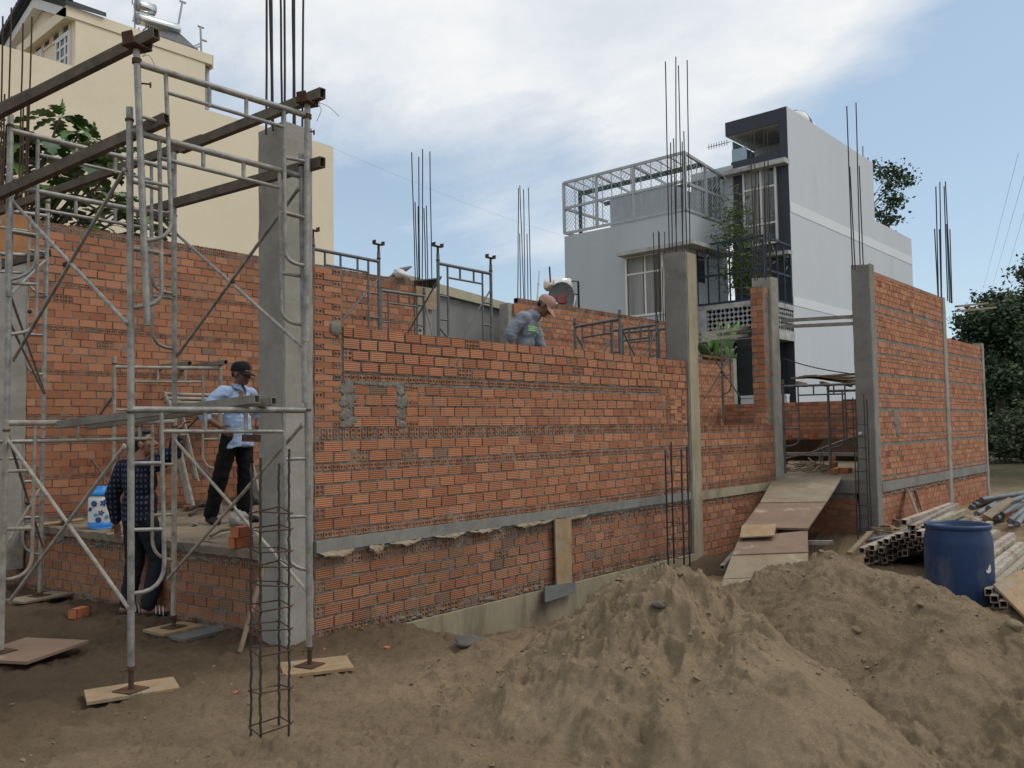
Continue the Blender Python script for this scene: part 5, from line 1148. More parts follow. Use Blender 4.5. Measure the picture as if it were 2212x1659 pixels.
part('charcoal_front', 'house_dark', Hs, lambda m: m.box((XW, YW+.01, zt0), (XW+6, yO, HZ-.01)).box((XW, YW+.01, zled), (XW+.3, wx(1687, 300).y, zt0)).box((XW+.02, YW+.01, 0), (XW+.3, yT, zled-.12)).box((XW+.02, YW+.3, zled-.12), (XW+1.6, yT, zled+.35)))
part('corner_face', 'house_dark', Hs, lambda m: m.box((XW-.012, YW+.003, 0), (XW-.002, YW+.27, zled2-.2)).box((XW-.012, YW+.003, zled2), (XW-.002, YW+.27, zled-.17)).box((XW-.012, YW+.003, zled+.0), (XW-.002, YW+.27, HZ-.01)))
part('balcony_back_wall', 'house_front', Hs, lambda m: m.box((XW+1.9, YW+.3, zled), (XW+2.1, yT, zt0)).box((XW+.3, YW+.25, zled), (XW+1.9, YW+.35, zt0)))
part('balcony_ceiling', 'ledge', Hs, lambda m: m.box((XW+.05, YW+.3, zt0-.02), (XW+1.9, yO-.02, zt0-.003)))
ga, gb = wx(1583, 310), wx(1611, 400)
part('balcony_glass', 'glass_blue', Hs, lambda m: m.box((XW+.06, wx(1612, 350).y, zled+.34), (XW+.08, yT-.02, wx(1600, 318).z)).box((XW+.1, yT-.05, zled+.34), (XW+1.8, yT-.03, zt0-.2)))
part('window_ledge', 'ledge', Hs, lambda m: m.box((XW-.35, YW-.02, zled-.16), (XW+.02, yT+.15, zled)))
part('door_canopy', 'ledge', Hs, lambda m: m.box((XW-.3, YW-.02, zled2-.12), (XW+.02, wx(1665, 545).y, zled2)))
def window(par, X, px, name='window', bars=((.5,), (.3, .72)), cur=True, face=-1):
    """px corner rectangle on plane X; frame with glass or curtain behind"""
    (xa, ya), (xb, yb) = px; a_, b_ = at(xa, ya, X=X), at(xb, yb, X=X); y1, y2 = sorted((a_.y, b_.y)); z1, z2 = sorted((a_.z, b_.z)); f = .07
    fr = MB(); xo = X-.05; 
    for yy in (y1, y2-f): fr.box((xo, yy, z1), (X+.02, yy+f, z2))
    for zz_ in (z1, z2-f): fr.box((xo+.004, y1+f, zz_), (X+.02, y2-f, zz_+f))
    for v in bars[0]: fr.box((xo+.008, y1+(y2-y1)*v-f*.45, z1+f), (X+.015, y1+(y2-y1)*v+f*.45, z2-f))
    for v in bars[1]: fr.box((xo+.012, y1+f, z1+(z2-z1)*v-f*.4), (X+.015, y2-f, z1+(z2-z1)*v+f*.4))
    o = fr.build(name, 'white_trim', par); g_ = MB(); g_.box((X-.012, y1+f, z1+f), (X-.006, y2-f, z2-f)); g_.build('pane', 'glass', o)
    if cur:
        cu = MB(); n = 30
        for (u0, u1) in ((.22, .48), (.53, .97)):
            vs = []
            for i in range(n+1): yy = y1+f+(y2-y1-2*f)*(u0+(u1-u0)*i/n); vs += [(X-.016-.004*(math.sin(i*1.9)+1), yy, z1+f+.01), (X-.016-.004*(math.sin(i*1.9)+1), yy, z2-f-.01)]
            cu.add(vs, [(2*i, 2*i+1, 2*i+3, 2*i+2) for i in range(n)])
        cu.build('curtain', 'curtain', o)
    return o
window(Hs, XW, ((1604, 372), (1682, 524)), bars=((.46,), (.27, .74)))
part('front_block', 'house_front', Hs, lambda m: m.box((xf, y0, -.5), (XW, yF, zf)))
window(Hs, xf, ((1351, 556), (1436, 678)), bars=((.47,), (.70,)))
a_, b_ = at(1335, 546, X=xf-.4), at(1499.5, 518, X=xf-.4)
part('canopy', 'ledge', Hs, lambda m: m.box((xf-.5, y0-.5, b_.z-.12), (xf, a_.y, b_.z)).box((xf, y0-.5, b_.z-.12), (XW-.4, y0, b_.z)))
sw = (at(1505, 552, Y=y0), at(1522, 612, Y=y0))
part('side_window', 'glass', Hs, lambda m: m.box((sw[0].x, y0-.02, sw[1].z), (sw[1].x, y0-.005, sw[0].z)))
part('terrace_room', 'house_front', Hs, lambda m: m.box((xf+1.3, y0+1.3, zf), (XW+3, at(1318, 460, X=xf+1.3).y, at(1400, 408, X=xf+1.3).z)).box((XW-.02, y0-.3, zf), (XW+.28, y0+1.3, at(1568, 360, X=XW).z)))
part('terrace_door', 'glass', Hs, lambda m: m.box((XW-.05, y0+.15, zf+.02), (XW-.03, y0+.9, zf+1.6)))
# cage
ct = at(1478, 328, X=xf).z; cm = (zf+ct)/2+.05; yB_ = yF+.02
def cage_frame(m):
    w_ = .085; zt_ = ct
    ys = [yB_, yB_+(y0-yB_)*.29, yB_+(y0-yB_)*.6, y0+.02]
    for y in ys: m.box((xf+.0, y-w_/2, zf+.12), (xf+w_, y+w_/2, zt_))
    for z in (zf+.12, cm, zt_): m.box((xf+.01, y0, z-w_/2), (xf+w_-.01, yB_, z+w_/2))
    xs = [xf, xf+(XW-xf)*.52, XW-.15]; zs_ = [zt_, zt_-.12, zt_-.22]
    for x, z in zip(xs[1:], zs_[1:]): m.box((x-w_/2, y0+.0, zf+.12), (x+w_/2, y0+w_, z))
    for z in (zf+.12, cm-.05): m.box((xf+w_, y0+.01, z-w_/2), (XW-.1, y0+w_-.01, z+w_/2))
    m.bar((xf+.04, y0+.04, zt_), (XW-.1, y0+.04, zt_-.22), w_, w_)
    for y in np.linspace(y0+.5, yB_-.5, 11): m.box((xf+.03, y-.012, zf+.15), (xf+.05, y+.012, zt_))
    for x in np.linspace(xf+.5, XW-.5, 6): m.box((x-.012, y0+.03, zf+.15), (x+.012, y0+.05, zt_-.1))
    for y in ys[:-1]: m.bar((xf+.04, y, zt_), (XW, y, zt_-.25), w_*.8, w_*.8)
    for y in np.linspace(y0+.6, yB_-.5, 9): m.bar((xf+.04, y, zt_-.02), (xf+1.35, y, zt_-.12), .03, .03)
    for z in (zf+.15, cm): m.bar((xf+.04, yB_, z), (XW, yB_, z), w_, w_)
part('terrace_cage', 'steel_grey', Hs, cage_frame)
part('cage_roof_beam', 'steel_green', Hs, lambda m: m.box((xf+1.1, y0, ct-.22), (xf+1.22, yB_, ct-.08)).box((XW-.2, y0, ct-.34), (XW-.1, yB_, ct-.2)).box((xf+.9, yB_-.1, zf+.1), (xf+1.0, yB_, ct-.1)))
def wiremesh(m):
    def face(o, U, V_, lu, lv, st=.16):
        n = int((lu+lv)/st)
        for i in range(1, n):
            s_ = i*st
            for sg in (0, 1):
                a0_, b0_ = max(0, s_-lv), min(lu, s_)
                p, q = o+U*(a0_ if not sg else lu-a0_)+V_*(s_-a0_), o+U*(b0_ if not sg else lu-b0_)+V_*(s_-b0_)
                if (p-q).length > .02: m.bar(p, q, .007, .007)
    X_, Y_, Z_ = Vector((1, 0, 0)), Vector((0, 1, 0)), Vector((0, 0, 1))
    face(Vector((xf+.045, y0, zf+.12)), Y_, Z_, yB_-y0, ct-zf-.12); face(Vector((xf, y0+.045, zf+.12)), X_, Z_, XW-xf-.1, ct-zf-.3)
    face(Vector((xf, yB_-.02, zf+.12)), X_, Z_, 1.4, ct-zf-.3); face(Vector((xf, y0, ct+.02)), Y_, (X_-Z_*.09).normalized(), yB_-y0, 1.3)
part('cage_mesh', 'steel_grey', Hs, wiremesh)
# lower balcony
xb = at(1650, 600, Y=YW).x; zb1 = at(1712, 660, Y=YW).z; zb0 = at(1712, 717, Y=YW).z; zbt = at(1706, 548, Y=YW).z
part('balcony_slab', 'ledge', Hs, lambda m: m.box((xb, YW-.02, zb1-.16), (XW, y0, zb1)).box((xb, YW-.02, zb0-.3), (XW, y0, zb0)).box((xb, y0-.3, zb0), (xb+.25, y0, zb1-.16)).box((xb, YW-.01, zb0), (xb+.2, YW+.25, zb1-.16)))
def lattice(m):
    for (o, U, L_) in ((Vector((xb+.06, YW+.25, 0)), Vector((0, 1, 0)), y0-.3-YW-.25), (Vector((xb+.2, YW+.05, 0)), Vector((1, 0, 0)), XW-xb-.2)):
        h = zb1-.16-zb0; st = .30; n = int((L_+h)/st)
        for i in range(n+1):
            s_ = i*st
            for sg in (0, 1):
                a0_, b0_ = max(0, s_-h), min(L_, s_); p, q = o+U*(a0_ if not sg else L_-a0_)+Vector((0, 0, zb0+s_-a0_)), o+U*(b0_ if not sg else L_-b0_)+Vector((0, 0, zb0+s_-b0_))
                if (p-q).length > .05: m.bar(p, q, .10, .09)
part('lattice_screen', 'lattice', Hs, lattice)
part('screen_shade_sheet', 'dark', Hs, lambda m: m.box((xb+.4, YW+.3, zb0), (xb+.42, y0, zb1-.16)).box((xb+.2, YW+.3, zb0+.001), (XW, YW+.32, zb1-.16)))  # black sheets behind the lattice, its shade put in as colour
def rail(m):
    for y in np.linspace(YW, y0, 7): m.box((xb+.0, y-.02, zb1), (xb+.045, y+.02, zbt+.3))
    for x in np.linspace(xb, XW-.1, 5): m.box((x-.02, YW-.01, zb1), (x+.02, YW+.035, zbt+.15))
    for z in (zb1+.04, (zb1+zbt)/2+.1, zbt+.28):
        m.box((xb+.01, YW, z-.035), (xb+.05, y0, z+.035)); m.box((xb, YW, z-.035), (XW, YW+.04, z+.03))
part('balcony_railing', 'steel_blue', Hs, rail)
part('ground_floor_shade_sheet', 'dark', Hs, lambda m: m.box((XW-1.2, YW+.3, 0), (XW-1.1, y0, zb0-.3)))  # black sheet painted in for the shade of the ground floor
part('antenna', 'wire', Hs, lambda m: [m.tube([(XW+.4, yO, wx(1570, 299).z), (XW+.4, yO+.9, wx(1570, 299).z+.0)], .012, 5)]+[m.tube([(XW+.4, yO+.15+.1*i, wx(1570, 299).z-.1), (XW+.4, yO+.15+.1*i, wx(1570, 299).z+.1)], .01, 5) for i in range(8)])
part('lightning_rod', 'steel_grey', Hs, lambda m: m.tube([(XR1-.8, YW+.1, wy(1871, 365).z-.1), (XR1-.8, YW+.1, wy(1871, 316).z)], .03, 6))
# tank on its roof
tp = wy(1778, 275); tp.y += .9; A = thing('roof_tank', (tp.x, tp.y, HZ-.4), 'white and navy water tank lying on the roof edge of the pale house', 'water tank')
ax = Vector((.9, .1, -.05)).normalized(); tr_ = .52
part('shell', 'white_plastic', A, lambda m: m.lathe([(0, -.95), (tr_*.5, -.93), (tr_*.9, -.8), (tr_, -.65), (tr_, .75), (tr_*.9, .85), (0, .95)], (tp.x+.2, tp.y, HZ+.25), ax, 28))
part('painted_end', 'navy', A, lambda m: m.lathe([(tr_*1.01, -.66), (tr_*1.015, -.3), (tr_*1.0, -.29)], (tp.x+.2, tp.y, HZ+.25), ax, 28).tube([(tp.x-.2, tp.y, HZ+.7), (tp.x-.2, tp.y, HZ+.9)], .07, 8))
part('cradle', 'iron', A, lambda m: [m.bar((tp.x+x, tp.y+y, HZ-.5), (tp.x+x+.25*(x > 0), tp.y+y, HZ+.0), .06, .06) for x in (-.4, .1, .7, 1.1) for y in (-.45, .45)]+[m.bar((tp.x-.5, tp.y-.46, HZ-.02), (tp.x+1.3, tp.y-.46, HZ-.02), .06, .06)])

# boundary wall and gate before it
A = at(1600, 860, X=17.); B_ = at(1700, 860, X=17.); mb = MB(); mb.box((17., B_.y, -.3), (17.15, A.y, A.z)); mb.box((16.97, B_.y, A.z), (17.18, A.y, A.z+.06)); single(mb, 'boundary_wall', 'house_white', (17, (A.y+B_.y)/2, 0), 'low pale boundary wall below the black iron gate', 'wall')
A = at(1592, 716, X=17.5); B_ = at(1660, 850, X=17.5); G = thing('iron_gate', (17.5, (A.y+B_.y)/2, 1.0), 'black iron gate with spikes behind the crossed braces, below the lattice balcony', 'gate')
def gate(m):
    n = 26
    for i in range(n+1):
        y = B_.y+(A.y-B_.y)*i/n; m.box((17.49, y-.012, 1.2), (17.515, y+.012, A.z-.12*(i % 2))); m.add([(17.48, y-.03, A.z-.12*(i % 2)), (17.52, y+.03, A.z-.12*(i % 2)), (17.5, y, A.z+.16-.12*(i % 2))], [(0, 1, 2)])
part('bars', 'iron', G, gate); part('cross_rail', 'iron', G, lambda m: m.box((17.47, B_.y, 2.3), (17.53, A.y, 2.38)).box((17.47, B_.y, A.z-.5), (17.53, A.y, A.z-.44)).box((17.48, B_.y, 1.2), (17.52, A.y, 1.75)))

# ------------------------------------------------------------------ grey shed behind the back wall
sh = thing('shed', (6.6, 5.1, 0), 'low grey plastered shed with a yellowish sloping roof edge behind the back wall', 'shed')
a_, b_ = at(945, 607, Y=4.95), at(1112, 660, Y=4.95); c_, d_ = at(945, 628, Y=4.95), at(1112, 676, Y=4.95)
part('wall', 'plaster', sh, lambda m: m.slab([(5.3, 5.0, -.1), (8.6, 5.0, -.1), (8.6, 5.0, d_.z-.02), (5.3, 5.0, c_.z-.02)], (0, .2, 0)))
part('roof_edge', 'plaster_cap', sh, lambda m: m.slab([(5.35, 4.92, c_.z+.01), (d_.x, 4.92, d_.z), (b_.x, 4.92, b_.z), (5.35, 4.92, a_.z+.02)], (0, .3, 0)))

# satellite dish and solar water tanks behind the back wall
dp = at(1212, 643, Y=6.2); A = thing('satellite_dish', (dp.x, dp.y, 3.6), 'grey satellite dish with a red K mark, beside the white water tanks', 'satellite dish')
nrm = Vector((-.93, -.36, .12)).normalized(); u_ = nrm.cross(Vector((0, 0, 1))).normalized(); v_ = u_.cross(nrm)*-1
if v_.z < 0: v_ = -v_
dr_ = (at(1228, 650, Y=6.2)-at(1196, 650, Y=6.2)).length*.5
def dish(m):
    vs = []; fs = []; n = 32
    for k in range(7):
        for j in range(n):
            t = 2*math.pi*j/n; q = k/6; vs.append(dp+u_*(math.cos(t)*.31*q)+v_*(math.sin(t)*.36*q)-nrm*(.07*(1-q*q)))
    for k in range(6): fs += [(k*n+j, k*n+(j+1) % n, (k+1)*n+(j+1) % n, (k+1)*n+j) for j in range(n)]
    m.add(vs, fs, 0, None, True); m.tube([dp+u_*(math.cos(2*math.pi*j/n)*.31)+v_*(math.sin(2*math.pi*j/n)*.36) for j in range(n+1)], .012, 6)
part('reflector', 'dish', A, dish)
on = lambda a_, b_, h=.0: dp+u_*a_+v_*b_-nrm*(.05-h)
part('red_mark', 'red', A, lambda m: m.slab([on(-.10, -.12, .02), on(.07, -.12, .02), on(.10, .07, .02), on(-.07, .07, .02)], nrm*.008))
def kmark(m):
    for a_, b_ in (((-.045, -.1), (-.03, .055)), ((-.035, -.02), (.06, .055)), ((-.02, -.015), (.045, -.1))): m.bar(on(-a_[0], a_[1], .031), on(-b_[0], b_[1], .031), .03, .006, 0, None, nrm)
part('letter_mark', 'dish', A, kmark); part('mast', 'iron', A, lambda m: m.tube([dp-nrm*.1, dp-nrm*.2, (dp.x+.2, dp.y+.1, 2.0)], .025, 8)); part('feed_arm', 'steel_grey', A, lambda m: m.tube([dp-v_*.33, dp+nrm*.35-v_*.25], .012, 6).ell(dp+nrm*.36-v_*.25, (.04, .04, .05)))
tk = at(1208, 619, Y=6.9); A = thing('solar_water_heater', (tk.x, tk.y, 3.4), 'pair of white capped water tanks on a dark rack behind the satellite dish', 'water heater')
ax = Vector((-.35, .93, 0)).normalized(); t0 = at(1182, 614, Y=7.5); t1 = at(1228, 617, Y=6.9); tr_ = .175
ax = (t1-t0).normalized()
part('upper_tank', 'stainless', A, lambda m: m.lathe([(0, -.02), (tr_*.9, -.015), (tr_, .02), (tr_, (t1-t0).length), (tr_*.9, (t1-t0).length)], t0, ax, 28))
part('upper_cap', 'white_plastic', A, lambda m: m.lathe([(tr_*1.03, -.03), (tr_*1.03, .01), (tr_*.95, .035), (0, .04)], t1, ax, 28))
t2 = t1+Vector((.06, -.05, -.40)); t3 = t0+Vector((.06, -.05, -.40))
part('lower_tank', 'stainless', A, lambda m: m.lathe([(tr_, .02), (tr_, (t1-t0).length)], t3, ax, 28)); part('lower_cap', 'white_plastic', A, lambda m: m.lathe([(tr_*1.03, -.03), (tr_*1.03, .01), (tr_*.95, .035), (0, .04)], t2, ax, 28))
def rack(m):
    for d in (.12, .16):
        p = t1+ax*.02+Vector((d+.1, -.1, .12)); m.tube([p+Vector((0, 0, 0)), p-Vector((0, 0, .85))], .016, 6)
    q = t1+Vector((.2, -.1, 0))
    for z in (.12, -.2, -.6): m.tube([t1+ax*.03+Vector((0, 0, z)), q+Vector((.08, 0, z))], .014, 6)
part('rack', 'iron', A, rack)
p = at(1160, 655, Y=6.4); q = at(1165, 585, Y=6.4); mb = MB(); mb.tube([p, p.lerp(q, .6)], .022, 8); mb.tube([p.lerp(q, .6), q], .016, 8); mb.tube([p.lerp(q, .58), p.lerp(q, .62)], .03, 8); p.z = 3.; single(mb, 'vent_pipe', 'white_plastic', p, 'thin white vent pipe standing above the bending worker', 'pipe')
p = at(1189, 610, Y=7.2); q = at(1187, 576, Y=7.2); mb = MB(); mb.tube([p, q], .02, 8); single(mb, 'roof_pole', 'iron', p, 'short dark pole above the white water tanks', 'pole')

# ------------------------------------------------------------------ cream house at the left
YY = 14.; yp = pY(YY); Xf = yp(163, 90).x; Xr = yp(143, 9).x; xE = yp(458, 122).x; zE = (yp(143, 9).z+yp(458, 122).z)/2
CH = thing('cream_house', (yp(400, 500).x, YY, 0), 'big cream yellow house with dark tiled gable and solar heater, filling the upper left', 'house')
zp = yp(80, 120).z; zlow = (yp(443, 233).z+yp(720, 320).z)/2; xk = yp(443, 190).x; xEnd = yp(720.5, 400).x
part('side_wall', 'yellow', CH, lambda m: m.slab([(Xf-12, YY, -.5), (xEnd, YY, -.5), (xEnd, YY, zlow), (xk, YY, zlow), (xk, YY, zE-.25), (Xf, YY, zE-.25), (Xf, YY, zp), (Xf-12, YY, zp)], (0, .3, 0)).box((xEnd-.3, YY+.3, 0), (xEnd, YY+8, zlow)).box((xk-.3, YY+.3, zlow), (xk, YY+6, zE-.25)))
part('roof_slab_edge', 'yellow', CH, lambda m: m.box((Xr, YY-.03, zE-.25), (xE, YY+3, zE)).box((xE-.0, YY-.04, zE-.34), (xE+.02, YY+3, zE)))
yl = at(8, 97, X=Xr).y; zl = at(8, 97, X=Xr).z; rg = at(62, 2, X=Xr); yr, zr = (YY+yl)/2, None
for k in range(60):
    zz_ = zE+.1*k; p = np.array([Xr, yr, zz_])-CAM; q = AX.T@p
    if CY+F_*q[1]/q[2] < -3: break
zr = zz_
part('gable_wall', 'yellow', CH, lambda m: m.slab([(Xf, YY+.3, zp-2), (Xf, YY+.3, zE-.05), (Xf, yr, zr-.3), (Xf, yl, zl-.2), (Xf, yl, zp-2)], (.25, 0, 0)))
part('rake_trim', 'white_trim', CH, lambda m: m.slab([(Xr, YY, zE-.28), (Xr, YY, zE-.06), (Xr, yr, zr-.04), (Xr, yl, zl-.02), (Xr, yl, zl-.24), (Xr, yr, zr-.28)], (Xf-Xr, 0, 0)))
def tiles(m):
    m.slab([(Xr-.06, YY-.1, zE), (Xr-.06, yr, zr+.06), (Xr-.06, yr, zr+.16), (Xr-.06, YY-.1, zE+.1)], (.9, 0, 0)); m.slab([(Xr-.06, yl+.15, zl-.08), (Xr-.06, yr, zr+.06), (Xr-.06, yr, zr+.16), (Xr-.06, yl+.15, zl+.03)], (.9, 0, 0))
    for (ya, za, yb, zb_) in ((YY-.1, zE+.06, yr, zr+.12), (yl+.15, zl, yr, zr+.12)):
        n = 13
        for i in range(n): t = i/n; t2_ = (i+1.15)/n; m.bar((Xr-.03, ya+(yb-ya)*t, za+(zb_-za)*t+.02), (Xr-.03, ya+(yb-ya)*t2_, za+(zb_-za)*t2_+.07), .26, .09)
part('tiled_roof', 'roof_tile', CH, tiles)
fz = lambda x, y: at(x/4.571, y/4.571, X=Xf)
def gwin(px0, px1, nm):
    a_, b_ = at(*px0, X=Xf), at(*px1, X=Xf); y1, y2 = sorted((a_.y, b_.y)); z1, z2 = sorted((a_.z, b_.z)); f = MB(); w_ = .09
    f.box((Xf-.06, y1, z1), (Xf, y1+w_, z2)); f.box((Xf-.06, y2-w_, z1), (Xf, y2, z2)); f.box((Xf-.057, y1+w_, z2-w_), (Xf, y2-w_, z2))
    for i in (1, 2): f.box((Xf-.05, y1+(y2-y1)*i/3-.03, z1), (Xf, y1+(y2-y1)*i/3+.03, z2-w_))
    for i in range(1, 6): f.box((Xf-.045, y1+w_, z1+(z2-z1)*i/5.-.03), (Xf, y2-w_, z1+(z2-z1)*i/5.+.03))
    o = f.build(nm, 'white_trim', CH); g_ = MB(); g_.box((Xf-.03, y1+w_, z1), (Xf-.02, y2-w_, z2-w_)); g_.build('pane', 'glass', o)
gwin((124, 90), (154, 190), 'window'); gwin((78, 120), (94, 170), 'window')
for x, y in ((555, 215), (660, 265), (565, 325), (475, 390), (390, 440)):
    c_ = fz(x, y); m = MB(); s_ = .17
    m.box((Xf-.03, c_.y-s_*1.35, c_.z-s_*1.35), (Xf-.0, c_.y+s_*1.35, c_.z-s_)); m.box((Xf-.03, c_.y-s_*1.35, c_.z+s_), (Xf, c_.y+s_*1.35, c_.z+s_*1.35)); m.box((Xf-.03, c_.y-s_*1.35, c_.z-s_), (Xf, c_.y-s_, c_.z+s_)); m.box((Xf-.03, c_.y+s_, c_.z-s_), (Xf, c_.y+s_*1.35, c_.z+s_))
    o = m.build('vent_block', 'yellow', CH); m = MB(); m.box((Xf-.008, c_.y-s_, c_.z-s_), (Xf-.003, c_.y+s_, c_.z+s_)); m.build('vent_opening', 'roof_tile', o)
part('drain_pipe', 'steel_grey', CH, lambda m: m.tube([(xk+.15, YY+.2, zE-.3), (xk+.15, YY+.2, zlow+.1)], .07, 8))
# solar heater on its roof
def hp(x, y): return at(x, y, Y=YY+.9)
A = thing('solar_water_heater', hp(320, 75), 'stainless solar water heater with two tanks and tube panel on the cream house roof', 'water heater')
t0, t1 = hp(296, 40), hp(384, 64); t1.z = max(t1.z, t0.z-.1); ax = (t1-t0).normalized(); r1 = .145
part('lower_tank', 'stainless', A, lambda m: m.lathe([(0, -.03), (r1*.9, -.02), (r1, .02), (r1, (t1-t0).length), (r1*.85, (t1-t0).length+.03), (0, (t1-t0).length+.04)], t0, ax, 28))
part('end_cap', 'chrome_dark', A, lambda m: m.lathe([(0, -.045), (r1*.92, -.04), (r1*1.02, .0), (r1*1.02, .04)], t0, ax, 28))
s0, s1_ = hp(297, 12), hp(333, 21); part('upper_tank', 'stainless', A, lambda m: m.lathe([(0, -.03), (r1*.9, -.02), (r1, .02), (r1, (s1_-s0).length), (0, (s1_-s0).length+.03)], s0, ax, 28))
part('small_cap', 'chrome_dark', A, lambda m: m.lathe([(0, -.045), (r1*.92, -.04), (r1*1.02, .0), (r1*1.02, .03)], s0, ax, 28))
pa, pb, pc, pd = hp(312, 56), hp(388, 72), at(427, 108, Y=YY+.1), at(348, 80, Y=YY+.1)
def panel_(m):
    n = 16
    for i in range(n): m.tube([pa.lerp(pb, (i+.5)/n), pd.lerp(pc, (i+.5)/n)], .022, 6)
    m.bar(pd, pc, .06, .05)
part('tube_panel', 'tubes_dark', A, panel_)
def rk(m):
    for x, y in ((288, -12), (290, 60), (295, 70)): pass
    a0_, b0_ = hp(286, -20), hp(288, 62); m.tube([a0_, hp(286, 8), hp(291, 12), hp(290, 45), hp(286, 45)], .018, 6); m.tube([hp(292, -20), hp(291, 70)], .02, 6); m.tube([hp(300, 60), hp(298, 80)], .02, 6); m.tube([hp(298, 75), hp(318, 58)], .02, 6)
part('rack', 'steel_grey', A, rk)
for a_, b_, lab in (((384, 60), (394, 4), 'leaning vent pipe behind the stainless solar heater on the cream house'), ((435, 112), (433, 58), 'vent pipes at the roof corner of the cream house')):
    mb = MB(); p, q = hp(*a_), hp(*b_); mb.tube([p, q], .028, 8); mb.tube([q-Vector((.07, 0, 0)), q+Vector((.09, 0, 0))], .03, 8)
    if a_[0] > 400: mb.tube([p.lerp(q, .5), p.lerp(q, .5)+Vector((.16, 0, 0))], .03, 8); mb.tube([p, p-Vector((0, 0, .3))], .04, 8); mb.tube([hp(418, 100), hp(432, 94)], .02, 6); mb.tube([hp(418, 105), hp(432, 100)], .02, 6)
    single(mb, 'vent_pipe', 'steel_grey', p, lab, 'pipe')

# ------------------------------------------------------------------ vegetation
def leafcol(lo_=0, hi=1): k = min(1, max(0, random.gauss(.4, .25))); k = lo_+(hi-lo_)*k; return (k, k, k)
def lobed(mb, p, d, up, L_, droop, lobes=5, wid=.36, k=None, seg=26):
    d = d.normalized(); s_ = d.cross(up).normalized(); n = s_.cross(d); c = k or leafcol(); vs = []; 
    for i in range(seg+1):
        t = i/seg; e = math.sin(math.pi*min(1, t*.92+.08))**.75*(1-.25*t); lb = (.45+.55*abs(math.sin(math.pi*lobes*(t**.9))))
        w_ = wid*L_*e*(lb if t < .9 else lb*.6)+.004; o = p+d*(L_*t)-Vector((0, 0, 1))*(droop*L_*t*t)
        sw = d*(w_*.35)
        for q in (-1, -.5, 0, .5, 1): vs.append(o+s_*(w_*q)+n*(abs(q)*w_*.22)+sw*abs(q)-Vector((0, 0, 1))*(abs(q)**2*w_*.25))
    fs = [(i*5+q, i*5+q+1, i*5+6+q, i*5+5+q) for i in range(seg) for q in range(4)]; mb.add(vs, fs, 0, c, True)
A = thing('breadfruit_tree', (-.2, 6.2, 0), 'breadfruit tree with big dark lobed leaves behind the left end of the back wall', 'tree')
cr = MB(); tk = MB(); tb = Vector((-.4, 6.4, 0)); hub = Vector((-.3, 6.3, 3.2)); tk.tube([tb, Vector((-.35, 6.3, 2)), hub], [.12, .1, .08], 10)
tips = [(130, 255), (205, 305), (65, 300), (238, 375), (20, 350), (150, 330), (90, 400), (190, 410), (300, 450), (325, 480), (255, 455), (165, 450), (40, 440), (125, 380), (15, 270), (215, 355), (60, 360), (285, 500), (200, 490), (-30, 330), (-40, 420), (105, 310), (170, 290), (240, 330), (110, 470), (60, 490), (250, 420), (140, 420), (30, 310), (180, 360)]
for i, (px, py) in enumerate(tips):
    p = at(px, py, Y=5.6+random.uniform(0, 1.3)); tk.tube([hub, hub.lerp(p, .5)+Vector((0, 0, .12)), p], [.04, .025, .014], 6, caps=False)
    nl = 7 if i > 1 else 9
    for k in range(nl):
        th = 2*math.pi*k/nl+random.uniform(-.3, .3); el = random.uniform(-.25, .55); d = Vector((math.cos(th)*math.cos(el), math.sin(th)*math.cos(el), math.sin(el)))
        st = p+d*.06; lobed(cr, st, d, Vector((jit(.2), jit(.2), 1)), random.uniform(.30, .44), random.uniform(.15, .7), random.choice((4, 5)), .34, leafcol(.0, .75))
    for k in range(2 if i in (0, 1, 5, 22) else 0): lobed(cr, p+Vector((jit(.03), jit(.03), .03)), Vector((jit(.4), jit(.4), 1)), Vector((1, jit(.5), 0)), .24, .02, 4, .2, leafcol(.5, 1))
cr.build('crown', 'leaf_bread', A); tk.build('trunk', 'bark', A)

bp_ = at(1550, 770, Y=5.4); A = thing('banana_plant', (bp_.x, bp_.y, 0), 'banana plant with broad bright leaves in the gap right of the middle column', 'plant')
cr = MB(); tk = MB()
for k in range(28):
    px = 1512+random.uniform(0, 76); tip = at(px, random.uniform(672, 745), Y=5.4+jit(.4)); root = at(1550+jit(22), 830, Y=5.4+jit(.2)); d = tip-root
    if k > 15: tip = at(px, random.uniform(730, 775), Y=5.1+jit(.3)); d = tip-root
    n = 12; s_ = d.cross(Vector((random.uniform(-1, 1), random.uniform(-1, 1), .2))).normalized(); vs = []; c = leafcol(.1, 1)
    for i in range(n+1):
        t = i/n; w_ = .115*math.sin(math.pi*min(1, max(0, (t-.25)/.75)))**.7+.01; o = root+d*t*1.08-Vector((0, 0, .3*t*t*t))+s_.cross(d).normalized()*.3*t*t*t
        for q in (-1, 0, 1): vs.append(o+s_*w_*q*(1+.2*mnoise.noise((t*9, k, q)))+s_.cross(d).normalized()*(.07*abs(q)))
    cr.add(vs, [(i*3+q, i*3+q+1, i*3+4+q, i*3+3+q) for i in range(n) for q in range(2)], 0, c, True)
tk.tube([(bp_.x, bp_.y, 0), at(1550, 835, Y=5.4)], [.12, .08], 10); cr.build('leaf_crown', 'leaf_banana', A); tk.build('stem', 'bark', A)

